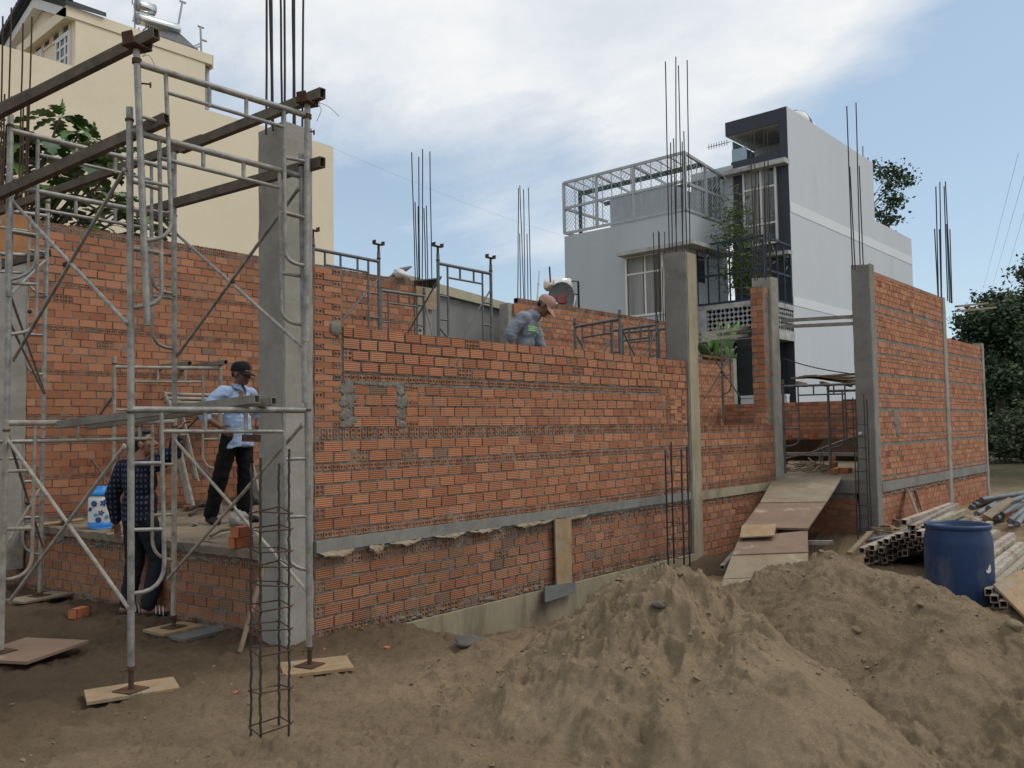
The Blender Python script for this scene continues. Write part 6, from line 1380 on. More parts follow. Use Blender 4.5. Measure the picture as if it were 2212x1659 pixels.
def leafquad(mb, p, s_, c, asp=.5):
    d = Vector((random.gauss(0, 1), random.gauss(0, 1), random.gauss(0, .7))).normalized(); e = d.cross(Vector((random.gauss(0, 1), random.gauss(0, 1), random.gauss(0, 1)))).normalized(); f = d.cross(e)
    mb.add([p-d*s_, p+e*s_*asp+f*s_*.12, p+d*s_, p-e*s_*asp+f*s_*.12], [(0, 1, 2, 3)], 0, c)
def tree(name, base, h, blobs, nleaf, ls, mat, lab, tr=.2, limb=True, asp=.55, clump=None, cat='tree'):
    A = thing(name, base, lab, cat); b_ = Vector(base); tk = MB(); cr = MB(); top = b_+Vector((jit(.2), jit(.2), h*.55))
    tk.tube([b_, b_.lerp(top, .5)+Vector((jit(.15), jit(.15), 0)), top], [tr, tr*.75, tr*.5], 8)
    tot = sum(r[0]*r[2] for _, r in blobs)
    for c, r in blobs:
        c = Vector(c); tk.tube([b_.lerp(top, random.uniform(.5, .95)), b_.lerp(top, .9).lerp(c, .5)+Vector((0, 0, .1*r[2])), c], [tr*.4, tr*.25, tr*.08], 6, caps=False)
        n = int(nleaf*r[0]*r[2]/tot); nc = max(3, n//(clump or 26))
        for q in range(nc):
            v = Vector((random.gauss(0, 1), random.gauss(0, 1), random.gauss(0, 1))).normalized()*random.random()**.42
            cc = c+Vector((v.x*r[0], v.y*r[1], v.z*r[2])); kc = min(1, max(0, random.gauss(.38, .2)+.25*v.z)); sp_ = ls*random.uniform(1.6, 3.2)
            if random.random() < .3: tk.tube([c, cc], [tr*.09, tr*.04], 4, caps=False)
            for w_ in range(max(3, n//nc)):
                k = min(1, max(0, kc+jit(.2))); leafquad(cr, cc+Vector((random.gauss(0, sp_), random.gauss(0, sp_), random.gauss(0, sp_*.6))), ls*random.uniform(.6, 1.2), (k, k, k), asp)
    cr.build('crown', mat, A); tk.build('trunk', 'bark', A); return A
def far(px, py, dep):   # point at a given depth along the pixel ray
    return Vector(CAM+ray(px, py)*dep/F_)
def gb(px, dep): v = far(px, 905, dep); return (v.x, v.y, -.1)
k = 55/F_
def bl(lst, dep): return [(far(x, y, dep+jit(1.5)), (rx*dep/F_, rx*dep/F_, rz*dep/F_)) for x, y, rx, rz in lst]
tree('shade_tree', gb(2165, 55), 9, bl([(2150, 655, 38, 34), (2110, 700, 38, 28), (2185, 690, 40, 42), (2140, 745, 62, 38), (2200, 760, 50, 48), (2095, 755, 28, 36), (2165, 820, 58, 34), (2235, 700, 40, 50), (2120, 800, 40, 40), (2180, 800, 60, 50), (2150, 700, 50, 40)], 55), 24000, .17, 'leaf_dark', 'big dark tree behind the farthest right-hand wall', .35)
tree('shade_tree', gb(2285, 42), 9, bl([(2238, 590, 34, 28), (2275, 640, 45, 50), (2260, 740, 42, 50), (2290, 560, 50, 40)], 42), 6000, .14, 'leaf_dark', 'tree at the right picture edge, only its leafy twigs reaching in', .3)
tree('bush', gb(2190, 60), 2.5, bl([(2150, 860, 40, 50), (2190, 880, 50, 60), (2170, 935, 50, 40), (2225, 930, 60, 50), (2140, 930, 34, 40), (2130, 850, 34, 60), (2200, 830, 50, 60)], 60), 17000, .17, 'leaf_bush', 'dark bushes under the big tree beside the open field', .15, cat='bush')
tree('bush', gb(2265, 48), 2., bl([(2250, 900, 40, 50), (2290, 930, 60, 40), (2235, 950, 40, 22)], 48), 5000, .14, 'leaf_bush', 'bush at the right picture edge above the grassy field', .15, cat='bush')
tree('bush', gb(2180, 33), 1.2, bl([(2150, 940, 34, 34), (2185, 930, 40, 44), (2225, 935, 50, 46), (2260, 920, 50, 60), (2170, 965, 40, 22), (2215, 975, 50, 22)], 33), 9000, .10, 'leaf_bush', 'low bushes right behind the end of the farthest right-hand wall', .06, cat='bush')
rb = wy(1896, 480); rb.y += .5; rb.z = ZL-.1
def rbl(l): return [(Vector((at(x, y, Y=YW+.5).x, YW+.5+jit(.4), at(x, y, Y=YW+.5).z)), (r_*.017, r_*.015, rz*.017)) for x, y, r_, rz in l]
tree('roof_tree', tuple(rb), 1.7, rbl([(1895, 362, 18, 10), (1925, 372, 22, 16), (1942, 392, 14, 12), (1905, 408, 16, 12), (1910, 440, 18, 15), (1900, 462, 12, 12), (1918, 478, 18, 14), (1930, 386, 12, 10)]), 1500, .095, 'leaf_roof', 'small tree growing on the stepped roof of the pale house', .05, asp=.6, clump=14)
tree('bamboo_plant', tuple(at(1590, 640, X=xb+.5)), 1.5, [(at(x, y, X=xb+.6+jit(.3)), (r_*.014, r_*.014, rz*.014)) for x, y, r_, rz in ((1584, 430, 9, 22), (1592, 465, 14, 24), (1580, 515, 22, 22), (1600, 510, 20, 26), (1612, 560, 26, 26), (1592, 590, 22, 30), (1615, 610, 22, 24))], 2000, .13, 'leaf_bamboo', 'tall yellowish bamboo plant on the balcony of the pale house', .035, asp=.16, clump=12, cat='plant')

# overhead lines
for i, (x0, y0_, x1, y1_, lab) in enumerate(((2120, 640, 2200, 330, 'leftmost power line in the sky above the trees'), (2138, 640, 2212, 380, 'second power line in the sky above the trees'), (2160, 640, 2230, 400, 'third power line in the sky above the trees'), (2185, 640, 2250, 430, 'rightmost power line in the sky above the trees'))):
    p, q = far(x0, y0_, 150), far(x1, y1_, 60); mb = MB(); mb.tube([p, q], .012, 5); single(mb, 'power_line', 'steel_grey', p, lab, 'power line', None)
mb = MB(); p, q = at(668, 298, Y=6), at(1560, 565, X=18); mb.tube([p.lerp(q, t/8)-Vector((0, 0, .5*math.sin(math.pi*t/8))) for t in range(9)], .0018, 5); single(mb, 'cable', 'steel_grey', p, 'very thin cable crossing the sky behind the bare bars', 'cable')
mb = MB(); p, q = at(1692, 775, Y=.2), at(1842, 808, X=9.2); mb.tube([p.lerp(q, t/6)-Vector((0, 0, .03*math.sin(math.pi*t/6))) for t in range(7)], .009, 5); single(mb, 'cable', 'wire', p, 'dark cable hanging across the doorway in front of the pale wall', 'cable')

# ------------------------------------------------------------------ people
def remesh(mb, vox, smooth, name, mat, parent, wr=0.):
    me = bpy.data.meshes.new(name); me.from_pydata([tuple(v) for v in mb.v], [], mb.f)
    bm = bmesh.new(); bm.from_mesh(me); bmesh.ops.recalc_face_normals(bm, faces=bm.faces); bm.to_mesh(me); bm.free()
    o = bpy.data.objects.new(name, me); COL.objects.link(o)
    r_ = o.modifiers.new('r', 'REMESH'); r_.mode = 'VOXEL'; r_.voxel_size = vox
    s_ = o.modifiers.new('s', 'SMOOTH'); s_.iterations = smooth; s_.factor = .5
    dg = bpy.context.evaluated_depsgraph_get(); me2 = bpy.data.meshes.new_from_object(o.evaluated_get(dg)); bpy.data.objects.remove(o); bpy.data.meshes.remove(me)
    me2.name = name; b = Vector(parent['_b']); n = len(me2.vertices); nr = [v.normal.copy() for v in me2.vertices]
    for v, q in zip(me2.vertices, nr):
        if wr:
            p = v.co; w_ = mnoise.noise((p.x*9, p.y*9, p.z*16))+.6*mnoise.noise((p.x*22+5, p.y*22, p.z*30)); v.co = p+q*w_*wr
        v.co -= b
    me2.polygons.foreach_set('use_smooth', [True]*len(me2.polygons)); me2.materials.clear(); me2.materials.append(MT[mat])
    o = bpy.data.objects.new(name, me2); COL.objects.link(o); o.parent = parent; o['_b'] = tuple(b); return o
class Body:
    def __init__(s, lab, loc, yaw):
        s.loc = Vector(loc); s.R = Matrix.Rotation(yaw, 3, 'Z'); s.root = thing('person', loc, lab, 'person')
    def T(s, p): return s.loc+s.R@Vector(p)
    def cap(s, mb, pts, rs, n=14):
        pts = [s.T(p) for p in pts]; k = len(pts); P_, Rr = [], []
        d = (pts[1]-pts[0]).normalized()
        for a_ in (0, 30, 60): P_.append(pts[0]-d*rs[0]*math.cos(R(a_))); Rr.append(max(.001, rs[0]*math.sin(R(a_))))
        P_ += pts; Rr += list(rs); d = (pts[-1]-pts[-2]).normalized()
        for a_ in (60, 30, 0): P_.append(pts[-1]+d*rs[-1]*math.cos(R(a_))); Rr.append(max(.001, rs[-1]*math.sin(R(a_))))
        mb.tube(P_, Rr, n)
    def ell(s, mb, c, r, ax=None):
        """ellipsoid; ax = (fwd, up) local directions"""
        if ax:
            f = Vector(ax[0]).normalized(); u = Vector(ax[1]); l = u.cross(f).normalized(); u = f.cross(l); m = s.R@Matrix((f, l, u)).transposed()
        else: m = s.R
        mb.ell(s.T(c), r, 0, None, m, 16, 12)
    def hand(s, mb, w, d, nrm, side, curl=.5, sp=.18, L_=1.):
        d = Vector(d).normalized(); n = Vector(nrm); n = (n-d*n.dot(d)).normalized(); l = n.cross(d)*side; w = Vector(w)
        c = w+d*.045*L_; s.ell(mb, c, (.047*L_, .039*L_, .0145), (d, n)); 
        for i, (o_, ln) in enumerate(((.028, .068), (.010, .077), (-.009, .071), (-.027, .055))):
            b_ = w+d*.082*L_+l*o_; p = [b_-d*.02]; dd = (d+l*o_*sp*10).normalized(); cu = 0
            for q in range(3): cu += curl*(.6+.25*i*.4)*(.7 if q == 0 else 1); v = dd*math.cos(cu)-n*math.sin(cu); p.append(p[-1]+v*ln*L_*(.48, .32, .24)[q]*(1.25 if q == 0 else 1))
            s.cap(mb, p, [.0088, .0084, .0078, .0068], 8)
        t0_ = w+d*.02+l*.03; t1_ = t0_+(d*.6+l*.75-n*.25).normalized()*.035; t2_ = t1_+(d*.9+l*.25-n*.4).normalized()*.032
        s.cap(mb, [t0_, t1_, t2_], [.0115, .0105, .008], 8)
    def head(s, mb, c, f, u):
        f = Vector(f).normalized(); u = Vector(u); l = u.cross(f).normalized(); u = f.cross(l); c = Vector(c); P = lambda a_, b_, e: c+f*a_+l*b_+u*e; ax = (f, u)
        s.ell(mb, P(-.012, 0, .03), (.096, .076, .088), ax); s.ell(mb, P(.025, 0, -.02), (.066, .062, .09), ax); s.ell(mb, P(.05, 0, -.085), (.038, .036, .028), ax); s.ell(mb, P(.018, 0, -.06), (.06, .056, .05), ax)
        s.cap(mb, [P(.086, 0, .012), P(.107, 0, -.03)], [.009, .0145], 10); s.ell(mb, P(.098, .012, -.034), (.011, .009, .008), ax); s.ell(mb, P(.098, -.012, -.034), (.011, .009, .008), ax)
        s.ell(mb, P(.08, 0, .036), (.017, .052, .012), ax); s.ell(mb, P(.086, 0, -.064), (.012, .024, .008), ax)
        for q in (-1, 1): s.ell(mb, P(.058, q*.042, -.018), (.026, .02, .02), ax); s.ell(mb, P(-.008, q*.078, -.008), (.022, .010, .034), ax)
        s.hd = (P, ax)
        return P
    def face(s):
        P, ax = s.hd
        for q in (-1, 1): m = MB(); s.ell(m, P(.083, q*.031, .016), (.009, .014, .007), ax); m.build('eye', 'eye', s.root)
        m = MB(); s.ell(m, P(.096, 0, -.064), (.006, .02, .004), ax); m.build('mouth', 'lip', s.root)
    def shoe(s, mb, a_, yaw, L_=.25, w_=.047, h=.05):
        a_ = Vector(a_); d = Vector((math.cos(yaw), math.sin(yaw), 0)); s.cap(mb, [a_-d*.045+Vector((0, 0, h*.9)), a_+d*.06+Vector((0, 0, h*.75)), a_+d*(L_-.09)+Vector((0, 0, h*.55))], [w_*.85, w_*.95, w_*.75], 12)
RT = Vector(AX@np.array([1., 0, 0])); RT.z = 0; RT.normalize(); TO = Vector((-RT.y, RT.x, 0)); TO = TO if TO.dot(Vector((CAM[0], CAM[1], 0))-Vector((0, 0, 0))) > 0 else -TO
def yawof(a_, b_): v = RT*a_+TO*b_; return math.atan2(v.y, v.x)
UP = (0, 0, 1)

# man in pale blue, hands on hips
fp = at(512, 1130, Z=.68)
B = Body('man in a pale blue shirt and black cap, hands on hips on the floor edge', (fp.x, fp.y, .68), yawof(.90, .44))
sk = MB(); P = B.head(sk, (.055, .0, 1.535), (.97, .12, -.12), UP)
B.cap(sk, [(.0, 0, 1.36), (.03, 0, 1.45)], [.058, .052]); B.cap(sk, [(0, 0, .95), (-.01, 0, 1.28)], [.10, .12])
shR, elR, wrR = (-.02, -.185, 1.335), (-.14, -.36, 1.12), (-.0, -.225, .985); shL, elL, wrL = (.0, .185, 1.335), (-.06, .40, 1.12), (.06, .225, .985)
for sh_, el_, wr_, q in ((shR, elR, wrR, 1), (shL, elL, wrL, -1)):
    B.cap(sk, [sh_, el_], [.05, .04]); B.cap(sk, [el_, wr_], [.04, .027]); B.hand(sk, wr_, (.75, .18*q, -.62), (0, -1*q, .1), q, .3)
hipR, knR, anR = (0, -.09, .88), (-.10, -.13, .48), (-.22, -.14, .09); hipL, knL, anL = (0, .09, .88), (.02, .10, .48), (-.03, .12, .09)
for h_, k_, n_ in ((hipR, knR, anR), (hipL, knL, anL)): B.cap(sk, [h_, k_], [.075, .052]); B.cap(sk, [k_, n_], [.05, .034])
remesh(sk, .0065, 3, 'body', 'skin_dark', B.root); B.face()
c = MB()
def torso(c, ex=0): B.ell(c, (-.005, 0, 1.22), (.115+ex, .17+ex, .19)); B.ell(c, (.0, 0, 1.03), (.118+ex, .155+ex, .2)); B.cap(c, [(-.01, -.14, 1.345), (-.01, .14, 1.345)], [.066, .066]); B.ell(c, (.0, 0, 1.375), (.072, .085, .045))
torso(c); vs = []; fs = []
for j, (zz_, ex) in enumerate(((1.1, 0), (1.0, .0), (.92, .01), (.86, .018), (.80, .022))):
    for i in range(28):
        t = 2*math.pi*i/28; dip = (.03*math.cos(t)-.035*math.cos(2*t))*(j == 4)+.012*math.sin(5*t)*(j > 2); vs.append(B.T(((.115+ex)*math.cos(t)+.004, (.158+ex)*math.sin(t), zz_-dip)))
for j in range(4): fs += [(j*28+i, j*28+(i+1) % 28, j*28+28+(i+1) % 28, j*28+28+i) for i in range(28)]
c.add(vs, fs+[tuple(range(27, -1, -1)), tuple(range(112, 140))], 0, None, True)
for sh_, el_, q in ((shR, elR, 1), (shL, elL, -1)):
    e2 = Vector(el_).lerp(Vector(wrR if q > 0 else wrL), .22); B.cap(c, [sh_, el_, e2], [.078, .07, .064])
remesh(c, .009, 3, 'shirt', 'shirt_blue', B.root, .008)
c = MB()
for q in (-1, 1): m_ = B.T
c.slab([B.T(p) for p in ((.065, -.012, 1.42), (.10, -.03, 1.36), (.06, -.10, 1.385), (.0, -.085, 1.435))], B.R@Vector((.006, -.006, .004))); c.slab([B.T(p) for p in ((.065, .012, 1.42), (.10, .03, 1.36), (.06, .10, 1.385), (.0, .085, 1.435))], B.R@Vector((.006, .006, .004))); c.build('collar', 'shirt_blue', B.root)
c = MB(); c.slab([B.T(p) for p in ((.124, -.012, 1.30), (.124, .012, 1.30), (.135, .014, .84), (.135, -.014, .84))], B.R@Vector((.005, 0, 0))); c.slab([B.T(p) for p in ((.118, -.11, 1.24), (.126, -.04, 1.24), (.126, -.04, 1.15), (.118, -.11, 1.15))], B.R@Vector((.006, 0, 0))); c.build('shirt_placket', 'shirt_blue', B.root)
c = MB(); B.ell(c, (-.005, 0, .88), (.125, .165, .13))
for h_, k_, n_ in ((hipR, knR, anR), (hipL, knL, anL)): B.cap(c, [h_, k_, (n_[0], n_[1], .10)], [.098, .082, .072])
remesh(c, .009, 2, 'trousers', 'black_cloth', B.root, .008)
for a_, y_ in ((anR, -.35), (anL, .25)): c = MB(); B.shoe(c, (a_[0], a_[1], .0), y_); remesh(c, .007, 2, 'shoe', 'leather', B.root)
def capfun(B, name, mat, brim=.085, back=True, tilt=0):
    P, ax = B.hd; c = MB(); n = 22; prof = [(1.0, .022), (1.02, .05), (.97, .085), (.8, .112), (.5, .128), (0, .134)]
    f, u = Vector(ax[0]).normalized(), None; vs = []; fs = []
    for r_, h_ in prof:
        for j in range(n): t = 2*math.pi*j/n; vs.append(B.T(P(-.012+.104*r_*math.cos(t), .084*r_*math.sin(t), h_+.006*math.cos(t))))
    for k_ in range(len(prof)-1): fs += [(k_*n+j, k_*n+(j+1) % n, (k_+1)*n+(j+1) % n, (k_+1)*n+j) for j in range(n)]
    c.add(vs, fs, 0, None, True); vs = []
    for i in range(13):
        t = R(-72+12*i); q = .06+.03*math.cos(t)
        vs += [B.T(P(-.012+.104*math.cos(t), .084*math.sin(t), .03)), B.T(P(-.012+.104*math.cos(t)+brim*max(0, math.cos(t))**.6, .080*math.sin(t), .022-.018*abs(math.sin(t))-tilt*math.cos(t)))]
    c.add(vs, [(2*i, 2*i+1, 2*i+3, 2*i+2) for i in range(12)], 0, None, True); c.add([v+Vector((0, 0, -.004)) for v in vs], [(2*i, 2*i+2, 2*i+3, 2*i+1) for i in range(12)], 0, None, True); c.build(name, mat, B.root)
def hairfun(B, low=-.03, full=True):
    P, ax = B.hd; c = MB(); B.ell(c, P(-.024, 0, .036), (.096, .082, .092), ax)
    if full: B.ell(c, P(.03, 0, .095), (.05, .06, .028), ax)
    B.ell(c, P(-.06, 0, -.02), (.045, .068, .06), ax); remesh(c, .007, 1, 'hair', 'hair', B.root, .004)
capfun(B, 'cap', 'cap_black', .075, tilt=.02)
P, ax = B.hd; c = MB(); B.ell(c, P(-.055, 0, -.005), (.045, .072, .045), ax); remesh(c, .007, 1, 'hair', 'hair', B.root, .003)

# man in checked shirt on the ground, reaching up
fp = at(300, 1332, Z=-.0); gz = zs(fp.x, fp.y)
B = Body('man in a dark checked shirt on the ground, one arm raised to the scaffold bar', (fp.x, fp.y, gz), yawof(.55, -.84))
sk = MB(); P = B.head(sk, (.03, -.02, 1.50), (.55, -.80, .22), (-.1, .12, 1))
B.cap(sk, [(-.01, 0, 1.32), (.01, -.01, 1.43)], [.06, .052]); B.cap(sk, [(0, 0, .92), (0, 0, 1.25)], [.10, .12])
shL, elL, wrL = (-.03, .19, 1.29), (-.09, .275, 1.03), (-.05, .27, .80); shR, elR, wrR = (.04, -.18, 1.33), (.12, -.33, 1.42), (.13, -.36, 1.62)
B.cap(sk, [shL, elL], [.05, .042]); B.cap(sk, [elL, wrL], [.041, .027]); B.hand(sk, wrL, (.12, .02, -1), (0, 1, 0), 1, .35)
B.cap(sk, [shR, elR], [.05, .042]); B.cap(sk, [elR, wrR], [.041, .027]); B.hand(sk, wrR, (.45, -.45, .75), (-.4, .3, .8), -1, .55)
hipL, knL, anL = (0, .09, .84), (.02, .09, .46), (-.06, .08, .08); hipR, knR, anR = (0, -.09, .84), (.12, -.11, .47), (.0, -.14, .09)
for h_, k_, n_ in ((hipR, knR, anR), (hipL, knL, anL)): B.cap(sk, [h_, k_], [.075, .052]); B.cap(sk, [k_, n_], [.05, .034])
for a_, y_ in ((anR, -.5), (anL, -.3)):
    d = Vector((math.cos(y_), math.sin(y_), 0)); s0_ = Vector((a_[0], a_[1], .0)); B.cap(sk, [s0_-d*.03+Vector((0, 0, .05)), s0_+d*.08+Vector((0, 0, .042)), s0_+d*.15+Vector((0, 0, .032))], [.036, .038, .03])
    l = Vector((-d.y, d.x, 0))
    for i in range(5): t = s0_+d*(.165-.008*abs(i-1))+l*(-.032+.016*i)+Vector((0, 0, .03)); B.cap(sk, [t-d*.02, t+d*.018], [.0095, .008], 8)
remesh(sk, .0065, 3, 'body', 'skin', B.root); B.face(); hairfun(B)
c = MB(); B.ell(c, (-.005, 0, 1.17), (.13, .19, .2)); B.ell(c, (.0, 0, .96), (.135, .18, .2)); B.cap(c, [(-.01, -.14, 1.30), (-.02, .15, 1.28)], [.072, .072]); B.ell(c, (0, 0, .84), (.14, .185, .1)); B.ell(c, (-.0, 0, 1.335), (.07, .085, .04))
B.cap(c, [shL, elL, Vector(elL).lerp(Vector(wrL), .85)], [.082, .068, .05]); B.cap(c, [shR, elR, Vector(elR).lerp(Vector(wrR), .55)], [.085, .068, .054])
remesh(c, .009, 3, 'shirt', 'checked', B.root, .008)
c = MB(); B.ell(c, (-.005, 0, .84), (.125, .16, .12))
for h_, k_, n_ in ((hipR, knR, anR), (hipL, knL, anL)): B.cap(c, [h_, k_, (n_[0], n_[1], .10)], [.098, .082, .066])
remesh(c, .009, 2, 'trousers', 'jeans_black', B.root, .008)
for a_, y_ in ((anR, -.5), (anL, -.3)):
    d = Vector((math.cos(y_), math.sin(y_), 0)); l = Vector((-d.y, d.x, 0)); s0_ = Vector((a_[0], a_[1], .006)); c = MB()
    c.slab([B.T(s0_+d*p[0]+l*p[1]) for p in ((-.07, -.03), (-.07, .03), (.0, .04), (.12, .048), (.18, .03), (.19, 0), (.18, -.03), (.12, -.045), (.0, -.038))], (0, 0, .018)); o = c.build('sandal', 'sole', B.root)
    for k_ in range(3):
        c = MB(); x = .055+.03*k_; rw = .05; pts = [B.T(s0_+d*x+l*(rw*math.cos(R(v)))+Vector((0, 0, .016+.062*math.sin(R(v))-.010*k_))) for v in range(0, 181, 20)]
        for i in range(len(pts)-1): c.bar(pts[i], pts[i+1], .016, .006, 0, None, tuple(B.R@d))
        c.build('strap_stripe', 'white_plastic', o)

# worker bending over the top of the front wall
wp = at(1128, 757, Y=.75); wz = wp.z-.93
B = Body('worker in grey shirt with lime tape and pink cap bending behind the front wall', (wp.x, wp.y, wz), yawof(.97, .22))
sk = MB(); P = B.head(sk, (.275, .0, 1.435), (.72, .05, -.69), (.62, 0, .72))
B.cap(sk, [(.13, 0, 1.34), (.22, 0, 1.40)], [.062, .055]); B.cap(sk, [(0, 0, .93), (.07, 0, 1.22)], [.08, .085])
shR, elR, wrR = (.055, -.185, 1.285), (-.08, -.25, 1.11), (-.045, -.24, .86); shL, elL, wrL = (.10, .185, 1.27), (.16, .24, 1.0), (.30, .20, .86)
for sh_, el_, wr_, q in ((shR, elR, wrR, -1), (shL, elL, wrL, 1)):
    B.cap(sk, [sh_, el_], [.052, .043]); B.cap(sk, [el_, wr_], [.044, .029]); B.hand(sk, wr_, (.25, 0, -1), (0, q, 0), q, .5)
hips = (((0, -.09, .88), (.03, -.11, .47), (-.02, -.12, .08)), ((0, .09, .88), (.06, .11, .47), (.04, .12, .08)))
for h_, k_, n_ in hips: B.cap(sk, [h_, k_], [.075, .052]); B.cap(sk, [k_, n_], [.05, .034])
remesh(sk, .0065, 3, 'body', 'skin_dark', B.root); B.face(); capfun(B, 'cap', 'cap_pink', .09, tilt=.035)
P, ax = B.hd; c = MB(); B.ell(c, P(-.055, 0, -.015), (.042, .07, .04), ax); remesh(c, .007, 1, 'hair', 'hair', B.root, .003)
c = MB(); tx = ((1, 0, -.28), (.28, 0, 1)); B.ell(c, (.06, 0, 1.16), (.115, .17, .2), tx); B.ell(c, (.02, 0, 1.0), (.12, .16, .18), tx); B.cap(c, [(.07, -.15, 1.285), (.09, .15, 1.28)], [.075, .075]); B.ell(c, (.0, 0, .86), (.14, .18, .12)); B.ell(c, (.14, 0, 1.325), (.095, .10, .075), tx); B.ell(c, (.02, 0, 1.24), (.10, .16, .10), tx)
for sh_, el_, wr_ in ((shR, elR, wrR), (shL, elL, wrL)): B.cap(c, [sh_, el_, Vector(el_).lerp(Vector(wr_), .1)], [.078, .068, .066])
remesh(c, .009, 3, 'shirt', 'grey_shirt', B.root, .010)
c = MB(); B.cap(c, [Vector(elR).lerp(Vector(wrR), .08), Vector(elR).lerp(Vector(wrR), .2)], [.062, .06]); B.cap(c, [Vector(elR).lerp(Vector(wrR), .0), Vector(elR).lerp(Vector(wrR), .1)], [.067, .066]); remesh(c, .008, 2, 'rolled_cuff', 'grey_shirt', B.root, .006)
def tapeline(zc, nm, mat, ya, yb, h=.012):
    sh_ = [o for o in B.root.children if o.name.startswith('shirt')][0]; c = MB(); pts = []
    inv = Vector(sh_['_b'])
    from mathutils.bvhtree import BVHTree
    bt_ = BVHTree.FromPolygons([v.co+inv for v in sh_.data.vertices], [tuple(p.vertices) for p in sh_.data.polygons])
    for i in range(25):
        t = ya+(yb-ya)*i/24; o_ = B.T((.06, 0, zc)); d = B.R@Vector((math.cos(t), math.sin(t), 0)); hit = bt_.ray_cast(o_+d*.6, -d, .7)
        if hit[0] is not None: pts.append(hit[0]+d*.004)
    for i in range(len(pts)-1): c.add([pts[i]-Vector((0, 0, h/2)), pts[i+1]-Vector((0, 0, h/2)), pts[i+1]+Vector((0, 0, h/2)), pts[i]+Vector((0, 0, h/2))], [(0, 1, 2, 3)])
    c.build(nm, mat, B.root)
for k_, (z_, m_) in enumerate(((1.185, 'lime'), (1.165, 'silver'), (1.145, 'lime'))): tapeline(z_, 'reflective_tape', m_, R(-72), R(70), .015 if m_ == 'lime' else .012)
for z_ in (1.30, 1.27): tapeline(z_, 'reflective_tape', 'lime', R(175), R(215), .014)
c = MB(); B.ell(c, (-.005, 0, .86), (.125, .165, .12))
for h_, k_, n_ in hips: B.cap(c, [h_, k_, (n_[0], n_[1], .10)], [.098, .082, .068])
remesh(c, .009, 2, 'trousers', 'black_cloth', B.root, .008)
for h_, k_, n_ in hips: c = MB(); B.shoe(c, (n_[0], n_[1], .0), .1); remesh(c, .007, 2, 'shoe', 'leather', B.root)
A = thing('work_trestle', (wp.x, wp.y, .68), 'low timber trestle under the bending worker, behind the front wall', 'trestle')
m = MB(); m.box((wp.x-.7, wp.y-.35, wz-.04), (wp.x+.7, wp.y+.35, wz-.004)); m.build('deck', 'wood', A)
for x in (-.6, .6):
    for y in (-.28, .28): m = MB(); m.box((wp.x+x-.03, wp.y+y-.03, .66), (wp.x+x+.03, wp.y+y+.03, wz-.04)); m.build('leg', 'wood', A)

CLX, CLY, SKY_ST, SUN_ST = 1.3, .4, .12, 1.4

# ------------------------------------------------------------------ sky and light
w = bpy.data.worlds.new('World'); SC.world = w; w.use_nodes = True
T = w.node_tree; N = T.nodes; L = T.links; bg = N['Background']
SUN_EL, SUN_AZ = 52, -48      # azimuth measured from +X towards +Y
sky = N.new('ShaderNodeTexSky'); sky.sky_type = 'NISHITA'; sky.sun_disc = False
sky.sun_elevation = R(SUN_EL); sky.sun_rotation = R(90-SUN_AZ); sky.air_density = 1.0; sky.dust_density = .6; sky.ozone_density = 1.0
tc = N.new('ShaderNodeTexCoord'); sp = N.new('ShaderNodeSeparateXYZ'); L.new(tc.outputs['Generated'], sp.inputs[0])
def mth(op, a, b=None, clamp=False):
    x = N.new('ShaderNodeMath'); x.operation = op; x.use_clamp = clamp
    for i, v in enumerate((a, b)):
        if v is None: continue
        if hasattr(v, 'is_linked'): L.new(v, x.inputs[i])
        else: x.inputs[i].default_value = v
    return x.outputs[0]
zz = mth('ADD', mth('MAXIMUM', sp.outputs[2], 0.0), .22)
cv = N.new('ShaderNodeCombineXYZ'); L.new(mth('DIVIDE', sp.outputs[0], zz), cv.inputs[0]); L.new(mth('DIVIDE', sp.outputs[1], zz), cv.inputs[1])
mp = N.new('ShaderNodeMapping'); mp.inputs['Location'].default_value = (CLX, CLY, 0); mp.inputs['Rotation'].default_value = (0, 0, R(-42)); mp.inputs['Scale'].default_value = (1, .75, 1)
L.new(cv.outputs[0], mp.inputs[0])
n1 = noi(N, L, .8, 9, .56, mp.outputs[0], .35); n2 = noi(N, L, 2.6, 7, .6, mp.outputs[0], .2)
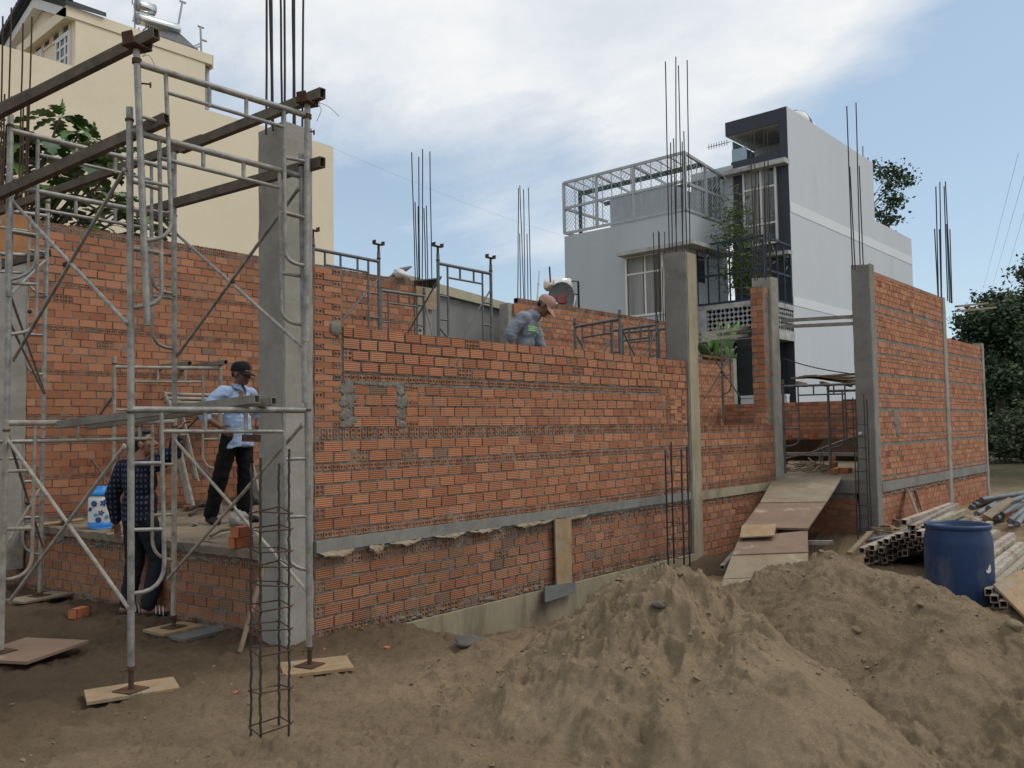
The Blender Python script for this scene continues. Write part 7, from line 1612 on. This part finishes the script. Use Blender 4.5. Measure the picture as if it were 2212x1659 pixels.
def toward(px, py, w0):
    d = _n(ray(px, py)); v = N.new('ShaderNodeVectorMath'); v.operation = 'DOT_PRODUCT'; v.inputs[1].default_value = tuple(d); L.new(tc.outputs['Generated'], v.inputs[0])
    x = N.new('ShaderNodeMapRange'); x.interpolation_type = 'SMOOTHSTEP'; x.inputs['From Min'].default_value = math.cos(R(w0)); x.inputs['From Max'].default_value = 1; L.new(v.outputs['Value'], x.inputs[0]); return x.outputs[0]
bias = mth('SUBTRACT', mth('ADD', mth('MULTIPLY', toward(1350, 180, 22), .30), mth('MULTIPLY', toward(700, 60, 18), .12)), mth('ADD', mth('MULTIPLY', toward(2130, 320, 16), .34), mth('MULTIPLY', toward(1000, 520, 16), .32)))
cover = mth('ADD', bias, mth('ADD', mth('ADD', n1, mth('MULTIPLY', sp.outputs[2], .55)), mth('MULTIPLY', mth('SUBTRACT', n2, .5), .42)))
fac = ramp(N, L, cover, .50, .82)
ccol = mixc(N, L, (5.9, 6.35, 6.9), (7.7, 7.75, 7.8), ramp(N, L, n2, .36, .62))
hz_ = mixc(N, L, sky.outputs[0], (5.3, 6.7, 7.8), .42)
skyc = mixc(N, L, hz_, ccol, fac)
L.new(skyc, bg.inputs['Color']); bg.inputs['Strength'].default_value = SKY_ST
sun = bpy.data.lights.new('sun', 'SUN'); sun.energy = SUN_ST; sun.angle = R(22); sun.color = (1, .95, .87)
so = bpy.data.objects.new('sun', sun); COL.objects.link(so)
dv = Vector((math.cos(R(SUN_EL))*math.cos(R(SUN_AZ)), math.cos(R(SUN_EL))*math.sin(R(SUN_AZ)), math.sin(R(SUN_EL))))
so.rotation_euler = dv.to_track_quat('Z', 'Y').to_euler()
SC.view_settings.view_transform = 'Standard'; SC.view_settings.look = 'None'; SC.view_settings.exposure = 0; SC.view_settings.gamma = 1
SC.render.film_transparent = False
SC.cycles.max_bounces = 6; SC.cycles.diffuse_bounces = 3; SC.cycles.glossy_bounces = 3; SC.cycles.use_denoising = True
for o in bpy.data.objects:
    if '_b' in o: del o['_b']
